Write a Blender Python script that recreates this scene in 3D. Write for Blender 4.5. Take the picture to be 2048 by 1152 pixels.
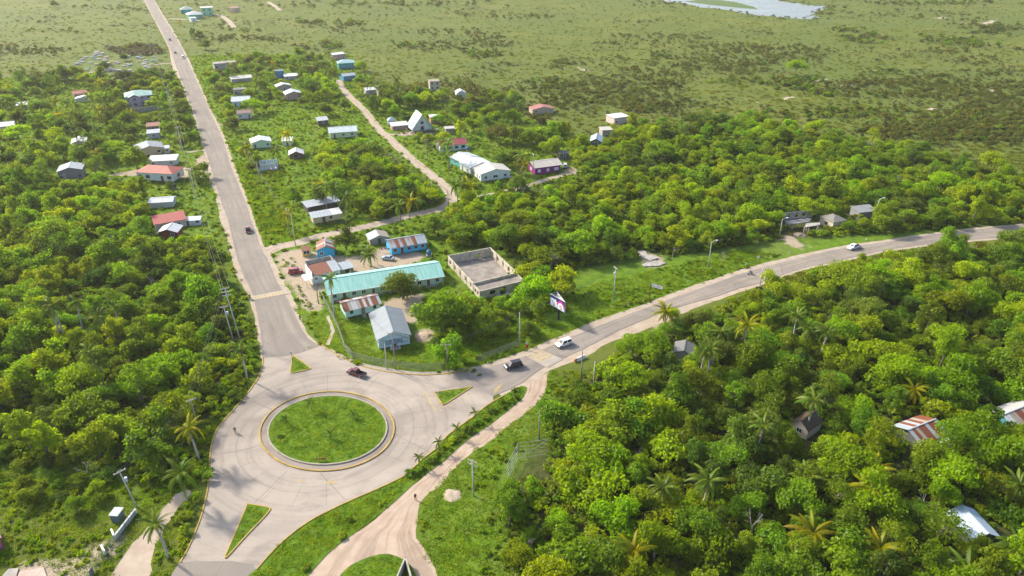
import bpy, bmesh, math, random
import numpy as np
from mathutils import Vector, Matrix, noise as mnoise
from mathutils.geometry import tessellate_polygon

for _o in list(bpy.data.objects):
    bpy.data.objects.remove(_o, do_unlink=True)
SC = bpy.context.scene
COL = SC.collection
R = math.radians

# ------------------------------------------------------------------ camera, sky, sun, exposure
CAM_H, PITCH, FOC = 105.0, R(27.6), 1470.0          # drone height (m), tilt below the horizon, focal length in 2048-px units
cam_data = bpy.data.cameras.new('camera')
cam_data.sensor_width = 36.0
cam_data.lens = 36.0 * FOC / 2048.0
cam_data.clip_start, cam_data.clip_end = 1.0, 12000.0
cam = bpy.data.objects.new('camera', cam_data)
cam.location = (0, 0, CAM_H)
cam.rotation_euler = (R(90) - PITCH, 0, 0)
COL.objects.link(cam)
SC.camera = cam

SUN_EL, SUN_AZ = R(34), math.atan2(-0.84, 0.54)      # low afternoon sun ahead of the camera and to its left (azimuth from +Y, clockwise)
world = bpy.data.worlds.new('World')
SC.world = world
world.use_nodes = True
wn, wl = world.node_tree.nodes, world.node_tree.links
wn.clear()
w_out = wn.new('ShaderNodeOutputWorld'); w_bg = wn.new('ShaderNodeBackground'); w_sky = wn.new('ShaderNodeTexSky')
w_sky.sky_type = 'NISHITA'; w_sky.sun_disc = False
w_sky.sun_elevation = SUN_EL; w_sky.sun_rotation = SUN_AZ
w_sky.air_density = 1.0; w_sky.dust_density = 2.5; w_sky.ozone_density = 0.8
w_bg.inputs['Strength'].default_value = 0.15
wl.new(w_sky.outputs[0], w_bg.inputs['Color']); wl.new(w_bg.outputs[0], w_out.inputs['Surface'])

sun_data = bpy.data.lights.new('sun', 'SUN')
sun_data.energy = 3.3; sun_data.angle = R(4.5); sun_data.color = (1.0, 0.93, 0.80)
sun = bpy.data.objects.new('sun', sun_data)
_sd = Vector((math.sin(SUN_AZ) * math.cos(SUN_EL), math.cos(SUN_AZ) * math.cos(SUN_EL), math.sin(SUN_EL)))
sun.rotation_euler = _sd.to_track_quat('Z', 'Y').to_euler()
sun.location = _sd * 400
COL.objects.link(sun)

SC.view_settings.view_transform = 'Standard'
SC.view_settings.look = 'None'
SC.view_settings.gamma = 1.0
SC.view_settings.use_curve_mapping = False
SC.view_settings.exposure = 1.25
SC.render.engine = 'CYCLES'
SC.cycles.use_denoising = True
SC.cycles.max_bounces = 6
SC.cycles.diffuse_bounces = 3
SC.cycles.volume_bounces = 0
SC.cycles.transmission_bounces = 4
SC.cycles.transparent_max_bounces = 8
SC.cycles.caustics_reflective = False
SC.cycles.caustics_refractive = False

# ------------------------------------------------------------------ helpers
_s, _c = math.sin(PITCH), math.cos(PITCH)
def at(px, py, z=0.0):
    """The point of the place at height z that the survey of the photograph puts at (px, py)."""
    x, y = (px - 1024) / FOC, (py - 576) / FOC
    t = (CAM_H - z) / (_s + y * _c)
    return Vector((x * t, (_c - y * _s) * t, z))
def ats(pts, z=0.0):
    return [at(p[0], p[1], z) for p in pts]
def to_px(v):
    d = v[1] * _c + (CAM_H - v[2]) * _s
    u = v[1] * _s - (CAM_H - v[2]) * _c
    return 1024 + FOC * v[0] / d, 576 - FOC * u / d

def tag(o, label=None, cat=None, group=None, kind=None):
    if label: o['label'] = label
    if cat: o['category'] = cat
    if group: o['group'] = group
    if kind: o['kind'] = kind
    return o
def empty(name, loc=(0, 0, 0), rz=0.0, parent=None):
    o = bpy.data.objects.new(name, None)
    o.empty_display_size = 0.3
    o.location = loc; o.rotation_euler = (0, 0, rz); o.parent = parent
    COL.objects.link(o)
    return o
def link(name, mesh, parent=None, loc=(0, 0, 0), rot=(0, 0, 0), sc=None):
    o = bpy.data.objects.new(name, mesh)
    o.location = loc; o.rotation_euler = rot; o.parent = parent
    if sc is not None: o.scale = sc if hasattr(sc, '__len__') else (sc, sc, sc)
    COL.objects.link(o)
    return o

class MB:
    """Collects faces; build() links them as ONE mesh object."""
    def __init__(s):
        s.v, s.f, s.m, s.mats, s.uv = [], [], [], [], {}
        s.smooth = False
    def mi(s, mat):
        if mat not in s.mats: s.mats.append(mat)
        return s.mats.index(mat)
    def face(s, pts, mat, uv=None):
        b = len(s.v); s.v.extend([tuple(p) for p in pts])
        s.f.append(tuple(range(b, b + len(pts)))); s.m.append(s.mi(mat))
        if uv: s.uv[len(s.f) - 1] = uv
    def box(s, x0, y0, z0, x1, y1, z1, mat, M=None):
        P = [(x0, y0, z0), (x1, y0, z0), (x1, y1, z0), (x0, y1, z0), (x0, y0, z1), (x1, y0, z1), (x1, y1, z1), (x0, y1, z1)]
        if M is not None: P = [tuple(M @ Vector(p)) for p in P]
        b = len(s.v); s.v.extend(P); k = s.mi(mat)
        for q in ((0, 3, 2, 1), (4, 5, 6, 7), (0, 1, 5, 4), (1, 2, 6, 5), (2, 3, 7, 6), (3, 0, 4, 7)):
            s.f.append(tuple(b + i for i in q)); s.m.append(k)
    def slab(s, quad, t, mat, M=None):
        """A flat piece with thickness t below the given corner loop."""
        q = [Vector(p) for p in quad]
        n = (q[1] - q[0]).cross(q[2] - q[0]).normalized()
        lo = [p - n * t for p in q]
        if M is not None: q = [M @ p for p in q]; lo = [M @ p for p in lo]
        s.face(q, mat); s.face(lo[::-1], mat)
        k = len(q)
        for i in range(k):
            s.face([q[(i + 1) % k], q[i], lo[i], lo[(i + 1) % k]], mat)
    def tube(s, pts, rads, mat, n=6, cap=True):
        pts = [Vector(p) for p in pts]; b0 = len(s.v); k = s.mi(mat)
        if not hasattr(rads, '__len__'): rads = [rads] * len(pts)
        up = Vector((0, 0, 1))
        for i, p in enumerate(pts):
            d = (pts[min(i + 1, len(pts) - 1)] - pts[max(i - 1, 0)]).normalized()
            a = d.cross(Vector((1, 0, 0)) if abs(d.z) > .8 else up).normalized(); c = d.cross(a)
            for j in range(n):
                t = 2 * math.pi * j / n
                s.v.append(tuple(p + (a * math.cos(t) + c * math.sin(t)) * rads[i]))
        for i in range(len(pts) - 1):
            for j in range(n):
                s.f.append((b0 + i * n + j, b0 + i * n + (j + 1) % n, b0 + (i + 1) * n + (j + 1) % n, b0 + (i + 1) * n + j)); s.m.append(k)
        if cap:
            e = b0 + (len(pts) - 1) * n
            s.f.append(tuple(e + j for j in range(n))); s.m.append(k)
            s.f.append(tuple(b0 + j for j in reversed(range(n)))); s.m.append(k)
    def mesh(s, name):
        me = bpy.data.meshes.new(name)
        me.from_pydata(s.v, [], s.f)
        for m in s.mats: me.materials.append(m)
        me.polygons.foreach_set('material_index', s.m)
        if s.smooth: me.polygons.foreach_set('use_smooth', [True] * len(s.f))
        if s.uv:
            ul = me.uv_layers.new(name='UVMap')
            for fi, u in s.uv.items():
                p = me.polygons[fi]
                for li, c in zip(p.loop_indices, u): ul.data[li].uv = c
        me.update()
        return me
    def build(s, name, parent=None, loc=(0, 0, 0), rot=(0, 0, 0)):
        return link(name, s.mesh(name), parent, loc, rot)

# ------------------------------------------------------------------ materials
_MATS = {}
class NT:
    def __init__(s, name):
        s.mat = bpy.data.materials.new(name); s.mat.use_nodes = True
        s.n = s.mat.node_tree.nodes; s.l = s.mat.node_tree.links
        s.n.clear()
        s.out = s.n.new('ShaderNodeOutputMaterial')
    def node(s, t, **kw):
        x = s.n.new(t)
        for k, v in kw.items(): setattr(x, k, v)
        return x
    def noise(s, vec, scale, detail=3, rough=.55, dist=0.0):
        x = s.n.new('ShaderNodeTexNoise'); x.inputs['Scale'].default_value = scale
        x.inputs['Detail'].default_value = detail; x.inputs['Roughness'].default_value = rough
        x.inputs['Distortion'].default_value = dist
        s.l.new(vec, x.inputs['Vector']); return x.outputs['Fac']
    def ramp(s, fac, stops):
        x = s.n.new('ShaderNodeValToRGB'); e = x.color_ramp.elements
        while len(e) < len(stops): e.new(0.5)
        for i, (p, c) in enumerate(stops):
            e[i].position = p; e[i].color = (c[0], c[1], c[2], 1) if hasattr(c, '__len__') else (c, c, c, 1)
        s.l.new(fac, x.inputs['Fac']); return x.outputs['Color']
    def mix(s, fac, a, b, mode='MIX'):
        x = s.n.new('ShaderNodeMix'); x.data_type = 'RGBA'; x.blend_type = mode
        for sock, v in ((x.inputs[0], fac), (x.inputs[6], a), (x.inputs[7], b)):
            if hasattr(v, 'is_linked'): s.l.new(v, sock)
            elif hasattr(v, '__len__'): sock.default_value = (v[0], v[1], v[2], 1)
            else: sock.default_value = v
        return x.outputs[2]
    def math(s, op, a, b=None, clamp=False):
        x = s.n.new('ShaderNodeMath'); x.operation = op; x.use_clamp = clamp
        for i, v in enumerate((a, b)):
            if v is None: continue
            if hasattr(v, 'is_linked'): s.l.new(v, x.inputs[i])
            else: x.inputs[i].default_value = v
        return x.outputs[0]
    def scaled(s, vec, sc):
        x = s.n.new('ShaderNodeMapping'); x.inputs['Scale'].default_value = sc
        s.l.new(vec, x.inputs['Vector']); return x.outputs['Vector']
    def pos(s): return s.n.new('ShaderNodeNewGeometry').outputs['Position']
    def obj(s): return s.n.new('ShaderNodeTexCoord').outputs['Object']
    def uvs(s): return s.n.new('ShaderNodeTexCoord').outputs['UV']
    def bump(s, h, strength=.3, dist=.05):
        x = s.n.new('ShaderNodeBump'); x.inputs['Strength'].default_value = strength; x.inputs['Distance'].default_value = dist
        s.l.new(h, x.inputs['Height']); return x.outputs['Normal']
    def principled(s, col, rough=.8, metal=0.0, normal=None, spec=.3):
        x = s.n.new('ShaderNodeBsdfPrincipled')
        if hasattr(col, 'is_linked'): s.l.new(col, x.inputs['Base Color'])
        else: x.inputs['Base Color'].default_value = (col[0], col[1], col[2], 1)
        if hasattr(rough, 'is_linked'): s.l.new(rough, x.inputs['Roughness'])
        else: x.inputs['Roughness'].default_value = rough
        x.inputs['Metallic'].default_value = metal
        x.inputs['Specular IOR Level'].default_value = spec
        if normal is not None: s.l.new(normal, x.inputs['Normal'])
        s.l.new(x.outputs[0], s.out.inputs['Surface'])
        return x

def paint(name, col, rough=.7, var=.25, dirt=(.25, .21, .16), scale=1.2, metal=0.0, spec=.3, bump=.0):
    """Plain painted / plastered / timber surface with blotches and a little grime."""
    if name in _MATS: return _MATS[name]
    t = NT(name); P = t.obj()
    a = t.noise(P, scale, 5); b = t.noise(P, scale * 6, 3)
    c = t.mix(t.ramp(a, [(.35, 0), (.75, 1)]), col, [x * (1 - var) for x in col])
    g = t.ramp(b, [(.55, 0), (.85, 1)])
    c = t.mix(t.math('MULTIPLY', g, var * 1.2), c, dirt)
    t.principled(c, rough, metal, t.bump(b, bump, .02) if bump else None, spec)
    _MATS[name] = t.mat
    return t.mat
def metal_roof(name, col, streak=.3, rust=0.0, rib=.0, rough=.62, col2=None, metal=.0):
    """Corrugated sheet roofing: ribs as relief, streaks down the slope, optional rust."""
    if name in _MATS: return _MATS[name]
    t = NT(name); U = t.uvs()                     # u along the eaves in m, v up the slope in m
    st = t.noise(t.scaled(U, (1.6, .12, 1)), 1.0, 5, .6)
    bl = t.noise(t.scaled(U, (.5, .4, 1)), 1.0, 4)
    c = t.mix(t.ramp(st, [(.3, 0), (.75, 1)]), col, col2 or [x * (1 - streak) for x in col])
    c = t.mix(t.math('MULTIPLY', t.ramp(bl, [(.4, 0), (.8, 1)]), .35), c, [x * .62 for x in col])
    if rust:
        rr = t.noise(t.scaled(U, (1.1, .25, 1)), 1.0, 6, .7)
        c = t.mix(t.ramp(rr, [(.62 - rust * .35, 0), (.72 - rust * .25, 1)]), c, (.20, .062, .03))
    w = t.node('ShaderNodeTexWave', wave_type='BANDS', bands_direction='X')
    w.inputs['Scale'].default_value = 1.3
    t.l.new(U, w.inputs['Vector'])
    t.principled(c, rough, metal, t.bump(w.outputs['Fac'], .5, .05), .22)
    _MATS[name] = t.mat
    return t.mat
def leafmat(name, cols, trans=.35, rough=.6, scale=.35, hue=.10):
    """Foliage: leaf colour varies between plants and between sprays; light comes through the blades."""
    if name in _MATS: return _MATS[name]
    t = NT(name)
    oi = t.node('ShaderNodeObjectInfo')
    P = t.pos()
    n1 = t.noise(P, scale, 3, .6)
    n2 = t.noise(P, 4.0, 2, .5)
    c = t.ramp(n1, [(.30, cols[0]), (.52, cols[1]), (.74, cols[2])])
    c = t.mix(t.math('MULTIPLY', t.ramp(n2, [(.35, 0), (.7, 1)]), .35), c, cols[2])
    hs = t.node('ShaderNodeHueSaturation')
    t.l.new(c, hs.inputs['Color'])
    t.l.new(t.math('ADD', t.math('MULTIPLY', oi.outputs['Random'], hue * .5), .5 - hue * .36), hs.inputs['Hue'])
    w = t.node('ShaderNodeTexWhiteNoise', noise_dimensions='1D')
    t.l.new(oi.outputs['Random'], w.inputs['W'])
    t.l.new(t.math('ADD', t.math('MULTIPLY', w.outputs['Value'], .62), .72), hs.inputs['Value'])
    hs.inputs['Saturation'].default_value = 1.06
    d = t.node('ShaderNodeBsdfDiffuse'); tr = t.node('ShaderNodeBsdfTranslucent'); g = t.node('ShaderNodeBsdfGlossy')
    g.inputs['Roughness'].default_value = .45; g.inputs['Color'].default_value = (1, 1, 1, 1)
    t.l.new(hs.outputs[0], d.inputs['Color'])
    tc = t.mix(.55, hs.outputs[0], (.95, 1.0, .25), 'MULTIPLY')
    tc = t.mix(1.0, tc, (1.9, 1.9, 1.9), 'MULTIPLY')
    t.l.new(tc, tr.inputs['Color'])
    m = t.node('ShaderNodeMixShader'); m.inputs[0].default_value = trans
    t.l.new(d.outputs[0], m.inputs[1]); t.l.new(tr.outputs[0], m.inputs[2])
    m2 = t.node('ShaderNodeMixShader'); m2.inputs[0].default_value = .008
    t.l.new(m.outputs[0], m2.inputs[1]); t.l.new(g.outputs[0], m2.inputs[2])
    t.l.new(m2.outputs[0], t.out.inputs['Surface'])
    _MATS[name] = t.mat
    return t.mat
def glassmat(name='window_glass', col=(.025, .032, .04)):
    if name in _MATS: return _MATS[name]
    t = NT(name); t.principled(col, .12, 0, None, .6); _MATS[name] = t.mat; return t.mat

# ------------------------------------------------------------------ plan geometry (world polygons) and point tests
def inside(P, poly):
    """P: (n,2) array; poly: list of (x,y)."""
    q = np.array([(p[0], p[1]) for p in poly]); x, y = P[:, 0], P[:, 1]
    r = np.zeros(len(P), bool); j = len(q) - 1
    for i in range(len(q)):
        (xi, yi), (xj, yj) = q[i], q[j]
        if yi != yj:
            r ^= ((yi > y) != (yj > y)) & (x < (xj - xi) * (y - yi) / (yj - yi) + xi)
        j = i
    return r
def edge_dist(P, poly, closed=True):
    q = np.array([(p[0], p[1]) for p in poly]); d = np.full(len(P), 1e9)
    for i in range(len(q) if closed else len(q) - 1):
        a, b = q[i], q[(i + 1) % len(q)]; ab = b - a; L = (ab ** 2).sum()
        if L < 1e-9: continue
        t = np.clip(((P - a) @ ab) / L, 0, 1)
        d = np.minimum(d, np.hypot(*(P - a - t[:, None] * ab).T))
    return d
def densify(pts, step):
    out = []
    for a, b in zip(pts[:-1], pts[1:]):
        a, b = Vector(a), Vector(b); n = max(1, int((b - a).length / step))
        out += [a.lerp(b, i / n) for i in range(n)]
    return out + [Vector(pts[-1])]
def smooth_line(pts, n=4):
    """Catmull-Rom through the points."""
    p = [Vector(q) for q in pts]; out = []
    for i in range(len(p) - 1):
        a, b, c, d = p[max(i - 1, 0)], p[i], p[i + 1], p[min(i + 2, len(p) - 1)]
        for k in range(n):
            t = k / n
            out.append(.5 * ((2 * b) + (c - a) * t + (2 * a - 5 * b + 4 * c - d) * t * t + (3 * b - a - 3 * c + d) * t ** 3))
    return out + [p[-1]]
def jitter(pts, amt, freq=.35, seed=0):
    out = []
    for p in pts:
        n = mnoise.noise_vector(Vector((p[0] * freq, p[1] * freq, seed * 7.3)))
        out.append(Vector((p[0] + n.x * amt, p[1] + n.y * amt, p[2])))
    return out
def sheet(name, poly, z, mat, kind='structure', parent=None):
    """A flat ground sheet over a closed outline."""
    q = [Vector((p[0], p[1], z)) for p in poly]
    me = bpy.data.meshes.new(name)
    tris = tessellate_polygon([q])
    tris = [t if (q[t[1]] - q[t[0]]).cross(q[t[2]] - q[t[0]]).z > 0 else t[::-1] for t in tris]
    me.from_pydata([tuple(p) for p in q], [], [tuple(t) for t in tris])
    me.materials.append(mat); me.update()
    o = link(name, me, parent)
    if kind: o['kind'] = kind
    return o
def resample(pts, n):
    pts = [Vector(p) for p in pts]; L = [0]
    for a, b in zip(pts[:-1], pts[1:]): L.append(L[-1] + (b - a).length)
    out = []; j = 0
    for i in range(n):
        t = L[-1] * i / (n - 1)
        while j < len(L) - 2 and L[j + 1] < t: j += 1
        f = (t - L[j]) / max(L[j + 1] - L[j], 1e-9); out.append(pts[j].lerp(pts[j + 1], f))
    return out
def ribbon(name, left, right, z, mat, n=None, jit=0.0, cols=4, kind='structure', seed=0, crown=0.0):
    """A road sheet between two edge lines, UV = metres across / along."""
    Ln = sum((Vector(b) - Vector(a)).length for a, b in zip(left[:-1], left[1:]))
    n = n or max(8, int(Ln / 2.0))
    l, r = resample(left, n), resample(right, n)
    if jit: l, r = jitter(l, jit, .45, seed), jitter(r, jit, .45, seed + 3)
    m = MB(); s = 0.0
    V = []; S = []
    for i in range(n):
        if i: s += ((l[i] + r[i]) / 2 - (l[i - 1] + r[i - 1]) / 2).length
        S.append(s); V.append([l[i].lerp(r[i], k / cols) for k in range(cols + 1)])
    W = (l[n // 2] - r[n // 2]).length
    for i in range(n - 1):
        for k in range(cols):
            q = [V[i][k], V[i][k + 1], V[i + 1][k + 1], V[i + 1][k]]
            u = [(W * k / cols, S[i]), (W * (k + 1) / cols, S[i]), (W * (k + 1) / cols, S[i + 1]), (W * k / cols, S[i + 1])]
            q = [Vector((p[0], p[1], z)) for p in q]
            if (q[1] - q[0]).cross(q[2] - q[0]).z < 0: q, u = q[::-1], u[::-1]
            m.face(q, mat, u)
    o = m.build(name)
    if kind: o['kind'] = kind
    return o, [*l, *r[::-1]]
def px_ribbon(C, w):
    L, Rr = [], []
    for i, q in enumerate(C):
        a, b = C[max(i - 1, 0)], C[min(i + 1, len(C) - 1)]; d = Vector((b[0] - a[0], b[1] - a[1])).normalized(); L.append((q[0] - d.y * w, q[1] + d.x * w)); Rr.append((q[0] + d.y * w, q[1] - d.x * w))
    return L + Rr[::-1]
def kerb(name, line, w, h, mat, z0=0.0, parent=None, kind=None, closed=False, label=None, cat=None):
    """A raised kerb of width w (to the left of the line) and height h, with a slightly rounded top edge."""
    p = [Vector((q[0], q[1], 0)) for q in line]; m = MB(); prof = [(0, z0), (.02, z0 + h - .02), (.05, z0 + h), (w - .05, z0 + h), (w - .02, z0 + h - .02), (w, z0)]
    ring = []; n = len(p)
    for i in range(n):
        a = p[(i - 1) % n] if (closed or i) else p[i]; b = p[(i + 1) % n] if (closed or i < n - 1) else p[i]
        d = (b - a).normalized(); nn = Vector((-d.y, d.x, 0))
        ring.append([p[i] + nn * u + Vector((0, 0, zz)) for u, zz in prof])
    for i in range(n if closed else n - 1):
        A, B = ring[i], ring[(i + 1) % n]
        for k in range(len(prof) - 1):
            m.face([A[k], B[k], B[k + 1], A[k + 1]], mat)
    if not closed:
        m.face(ring[0], mat); m.face(ring[-1][::-1], mat)
    o = m.build(name, parent)
    return tag(o, label, cat, None, kind)

random.seed(11); RNG = np.random.default_rng(11)
# ------------------------------------------------------------------ the roads in plan (surveyed outlines)
ROAD_W_L = [(289, 0), (310, 40), (322, 60), (341, 100), (351, 130), (378, 200), (387, 220), (404, 280), (420, 330), (441, 400), (452, 430), (461, 461), (469, 495), (480, 535), (494, 566), (506, 592), (512, 620), (519, 650), (524, 690), (526, 717), (528, 738)]
ROAD_W_R = [(306.5, 0), (330, 40), (343, 60), (365, 100), (379, 130), (410, 200), (418, 220), (446, 280), (461, 330), (489, 400), (499, 430), (510, 461), (523, 497), (537, 522), (550, 556), (566, 582), (586, 620), (600, 652), (616, 676), (640, 694), (655, 712)]
SHO_W_L = [(287, 0), (308, 40), (319, 60), (337, 96), (341, 118), (347, 140), (362, 165), (374, 200), (384, 220), (401, 282), (412, 318), (416, 345), (433, 400), (441, 440), (452, 470), (462, 510), (471, 548), (484, 570), (498, 592), (505, 620), (511, 650), (518, 690), (523, 717)]
SHO_W_R = [(308.5, 0), (333, 40), (346, 60), (368, 100), (383, 130), (414, 200), (423, 220), (452, 280), (468, 330), (496, 400), (506, 430), (516, 460), (527, 486), (541, 506), (559, 545), (574, 575), (594, 612), (606, 648), (622, 676), (644, 692)]
ROAD_E_N = [(896, 752), (931, 743), (990, 731), (1064, 708), (1135, 677), (1190, 655), (1240, 636), (1290, 617), (1362, 590), (1435, 565), (1475, 550), (1530, 534), (1605, 515), (1687, 496), (1762, 486), (1812, 478), (1890, 466), (1965, 458), (2048, 450), (2250, 432)]
ROAD_E_S = [(950, 812), (986, 793), (1040, 768), (1086, 735), (1150, 706), (1210, 676), (1262, 650), (1330, 624), (1385, 606), (1434, 593), (1475, 578), (1520, 566), (1602, 537), (1662, 525), (1757, 503), (1812, 494), (1875, 487), (1960, 478), (2048, 472), (2250, 452)]
SHO_E_N = [(934, 737), (985, 724), (1060, 697), (1135, 665), (1185, 644), (1235, 626), (1285, 609), (1360, 580), (1435, 555), (1475, 541), (1530, 526), (1605, 508), (1687, 491), (1762, 481), (1812, 473), (1887, 463), (1965, 454), (2048, 447), (2250, 429)]
SHO_E_S = [(1010, 800), (1060, 778), (1096, 742), (1170, 715), (1210, 689), (1297, 657), (1350, 635), (1397, 613), (1434, 602), (1475, 586), (1520, 572), (1602, 542), (1662, 529), (1757, 507), (1812, 498), (1875, 491), (1960, 482), (2048, 476), (2250, 456)]
# concrete of the roundabout
KERB_W = [(525, 714), (523, 735), (516, 755), (503, 775), (487, 795), (468, 818), (447, 841), (434, 858), (425, 878), (420, 900), (418, 925), (416.5, 950), (414, 978), (409, 1003), (402, 1030), (393, 1055), (383, 1080), (371, 1104), (358, 1126)]
KERB_N = [(643, 691), (660, 702), (687, 717.5), (715, 730), (750, 740), (787, 746.5), (837, 751), (875, 750), (910, 746), (931, 742)]
KERB_SE = [(1007, 791), (987, 802), (965, 817), (945, 834), (915, 855), (892, 873), (875, 894), (842, 920), (815, 946), (798, 957), (775, 968), (740, 984), (700, 1001), (660, 1020), (620, 1041), (590, 1062), (562, 1085), (540, 1107), (512, 1139)]
CONC = ats(smooth_line([Vector((*p, 0)) for p in KERB_N])) + ats([(940, 765), (986, 793)]) + ats(smooth_line([Vector((*p, 0)) for p in KERB_SE[1:]])) + ats([(505, 1129), (460, 1122), (420, 1125), (358, 1127)]) + ats(smooth_line([Vector((*p, 0)) for p in KERB_W])[::-1]) + ats([(548, 714), (580, 711), (605, 705)])
ISLAND_N = [(584, 710), (582, 730), (581, 747), (600, 744), (616, 740.5), (621.5, 738.5), (619, 734), (603, 722)]
ISLAND_E = [(867, 785), (875, 797), (882, 808), (887, 811), (900, 804), (920, 791), (945, 774), (925, 777), (895, 781)]
ISLAND_S = [(494, 1008), (512, 1010), (538, 1015), (542, 1018), (538, 1026), (520, 1046), (495, 1072), (470, 1100), (455, 1116), (450, 1118), (450, 1112), (460, 1088), (474, 1056)]
def ellipse(cx, cy, rx, ry, tilt, n=72):
    out = []
    for i in range(n):
        t = 2 * math.pi * i / n
        x, y = rx * math.cos(t), ry * math.sin(t); c, s = math.cos(tilt), math.sin(tilt)
        out.append((cx + x * c - y * s, cy + x * s + y * c))
    return out
ROT_OUT = ellipse(654, 863.5, 136.5, 80, R(-4))
ROT_IN = ellipse(655, 862, 121, 69.5, R(-4))
VERGE = [(1042, 772), (1054, 775), (1050, 788), (1040, 801), (1017, 821), (997, 836), (975, 853), (945, 873), (920, 893), (887, 923), (852, 948), (820, 975), (782, 1010), (757, 1030), (730, 1052), (670, 1095), (640, 1125), (610, 1158), (580, 1190), (460, 1190), (490, 1158), (512, 1139)] + KERB_SE[::-1][1:] + [(1027, 776)]
DIRT_SE_R = [(1097, 742), (1092, 772), (1080, 801), (1050, 826), (1017, 851), (980, 881), (950, 901), (920, 926), (900, 947), (882, 970), (850, 992), (836, 1012), (831, 1040), (834, 1076), (850, 1099), (865, 1118), (874, 1152), (885, 1200), (890, 1260)]
DIRT_SE_L = [(1052, 773), (1050, 788), (1040, 801), (1017, 821), (997, 836), (975, 853), (945, 873), (920, 893), (887, 923), (852, 948), (820, 975), (782, 1010), (757, 1030), (730, 1052), (670, 1095), (640, 1125), (610, 1158), (570, 1200), (520, 1260)]
ISLAND_DIRT = [(682, 1149), (695, 1136), (710, 1126), (745, 1112), (777, 1108), (807, 1119), (822, 1132), (836, 1160), (850, 1215), (640, 1215)]
DIRT_SW = [(215, 1160), (222, 1152), (250, 1104), (282, 1069), (320, 1024), (350, 989), (372, 979), (386, 988), (357, 1014), (332, 1054), (312, 1089), (305, 1126), (297, 1160)]
LANE_C = [(535, 503), (560, 492), (590, 487), (625, 477), (675, 465), (737, 452), (800, 436), (850, 424), (887, 416), (904, 400), (896, 380), (880, 364), (857, 345), (825, 320), (790, 287), (760, 260), (740, 235), (720, 212), (700, 194), (684, 174), (676, 160)]
SPUR_C = [(905, 402), (950, 396), (1000, 385), (1042, 375), (1092, 360), (1125, 350), (1160, 340)]

# ------------------------------------------------------------------ ground sheet
def axis(lo, hi, c0, c1, step, grow=1.22):
    a = list(np.arange(c0, c1 + .1, step)); s = step; x = c0
    while x > lo: s *= grow; x -= s; a.insert(0, x)
    s = step; x = a[-1]
    while x < hi: s *= grow; x += s; a.append(x)
    return np.array(a)
GX = axis(-5200, 5200, -330, 330, 2.4); GY = axis(-900, 7500, 60, 560, 2.4)
XX, YY = np.meshgrid(GX, GY); GP = np.c_[XX.ravel(), YY.ravel()]
def field(polys, blur=1):
    m = np.zeros(len(GP))
    for p in polys: m = np.maximum(m, inside(GP, p).astype(float))
    m = m.reshape(XX.shape)
    for _ in range(blur):
        q = np.pad(m, 1, mode='edge')
        m = (q[:-2, 1:-1] + q[2:, 1:-1] + q[1:-1, :-2] + q[1:-1, 2:] + 2 * m) / 6
    return m.ravel()
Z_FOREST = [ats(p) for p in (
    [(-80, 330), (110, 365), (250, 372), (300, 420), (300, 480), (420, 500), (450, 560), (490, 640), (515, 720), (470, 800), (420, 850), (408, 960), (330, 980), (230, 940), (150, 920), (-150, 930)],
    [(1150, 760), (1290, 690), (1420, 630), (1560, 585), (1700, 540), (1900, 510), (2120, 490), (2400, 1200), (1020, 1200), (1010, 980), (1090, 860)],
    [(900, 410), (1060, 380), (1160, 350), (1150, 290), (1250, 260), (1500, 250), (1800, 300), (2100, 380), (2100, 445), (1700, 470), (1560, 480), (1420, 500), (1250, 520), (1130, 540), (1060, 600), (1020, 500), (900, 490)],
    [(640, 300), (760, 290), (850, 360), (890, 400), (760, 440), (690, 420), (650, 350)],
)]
Z_LUSH = [ats(p) for p in (
    [(-200, 160), (350, 150), (380, 200), (440, 420), (480, 560), (520, 700), (380, 1000), (-200, 1010)],
    [(385, 110), (700, 110), (760, 190), (980, 210), (1120, 260), (1200, 330), (1130, 560), (1000, 760), (620, 720), (480, 440), (400, 200)],
    [(1050, 720), (1560, 540), (2100, 440), (2100, 400), (1400, 440), (1100, 560)],
    [(1090, 740), (1130, 800), (1110, 900), (1030, 1000), (1080, 1230), (880, 1230), (830, 1010)],
)]
Z_DIRT = [ats(p) for p in (
    [(548, 505), (600, 498), (700, 515), (770, 492), (850, 505), (840, 525), (760, 545), (700, 560), (640, 580), (648, 620), (610, 625), (585, 580), (560, 545)],
    [(770, 600), (842, 585), (850, 615), (830, 650), (790, 640), (765, 620)], [(826, 655), (866, 657), (862, 683), (832, 684)],
    [(208, 352), (290, 334), (400, 340), (412, 346), (395, 360), (300, 352)], [(395, 318), (412, 300), (420, 330), (380, 345)],
    [(1040, 915), (1070, 905), (1062, 925), (1040, 935)], [(940, 990), (980, 990), (985, 1004), (955, 1006)], [(918, 1035), (940, 1038), (938, 1062), (922, 1060)],
    [(1560, 480), (1600, 500), (1615, 492), (1580, 462)], [(1270, 500), (1320, 510), (1330, 532), (1290, 535)],
    [(1300, 655), (1350, 636), (1355, 648), (1310, 665)],
    [(385, 38), (430, 36), (440, 46), (400, 48)], [(430, 28), (445, 32), (468, 50), (455, 50)], [(536, 5), (556, 16), (560, 21), (545, 14)],
    [(1135, 334), (1160, 336), (1155, 348), (1120, 352)],
    [(790, 262), (830, 262), (900, 268), (890, 275), (800, 272)],
    [(20, 1130), (140, 1120), (240, 1060), (250, 1080), (150, 1190), (20, 1190)],
)]
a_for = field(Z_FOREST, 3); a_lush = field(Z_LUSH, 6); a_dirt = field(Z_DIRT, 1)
nx, ny = len(GX), len(GY)
me = bpy.data.meshes.new('ground')
idx = np.arange(nx * ny).reshape(ny, nx)
F4 = np.stack([idx[:-1, :-1], idx[:-1, 1:], idx[1:, 1:], idx[1:, :-1]], -1).reshape(-1, 4)
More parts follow.
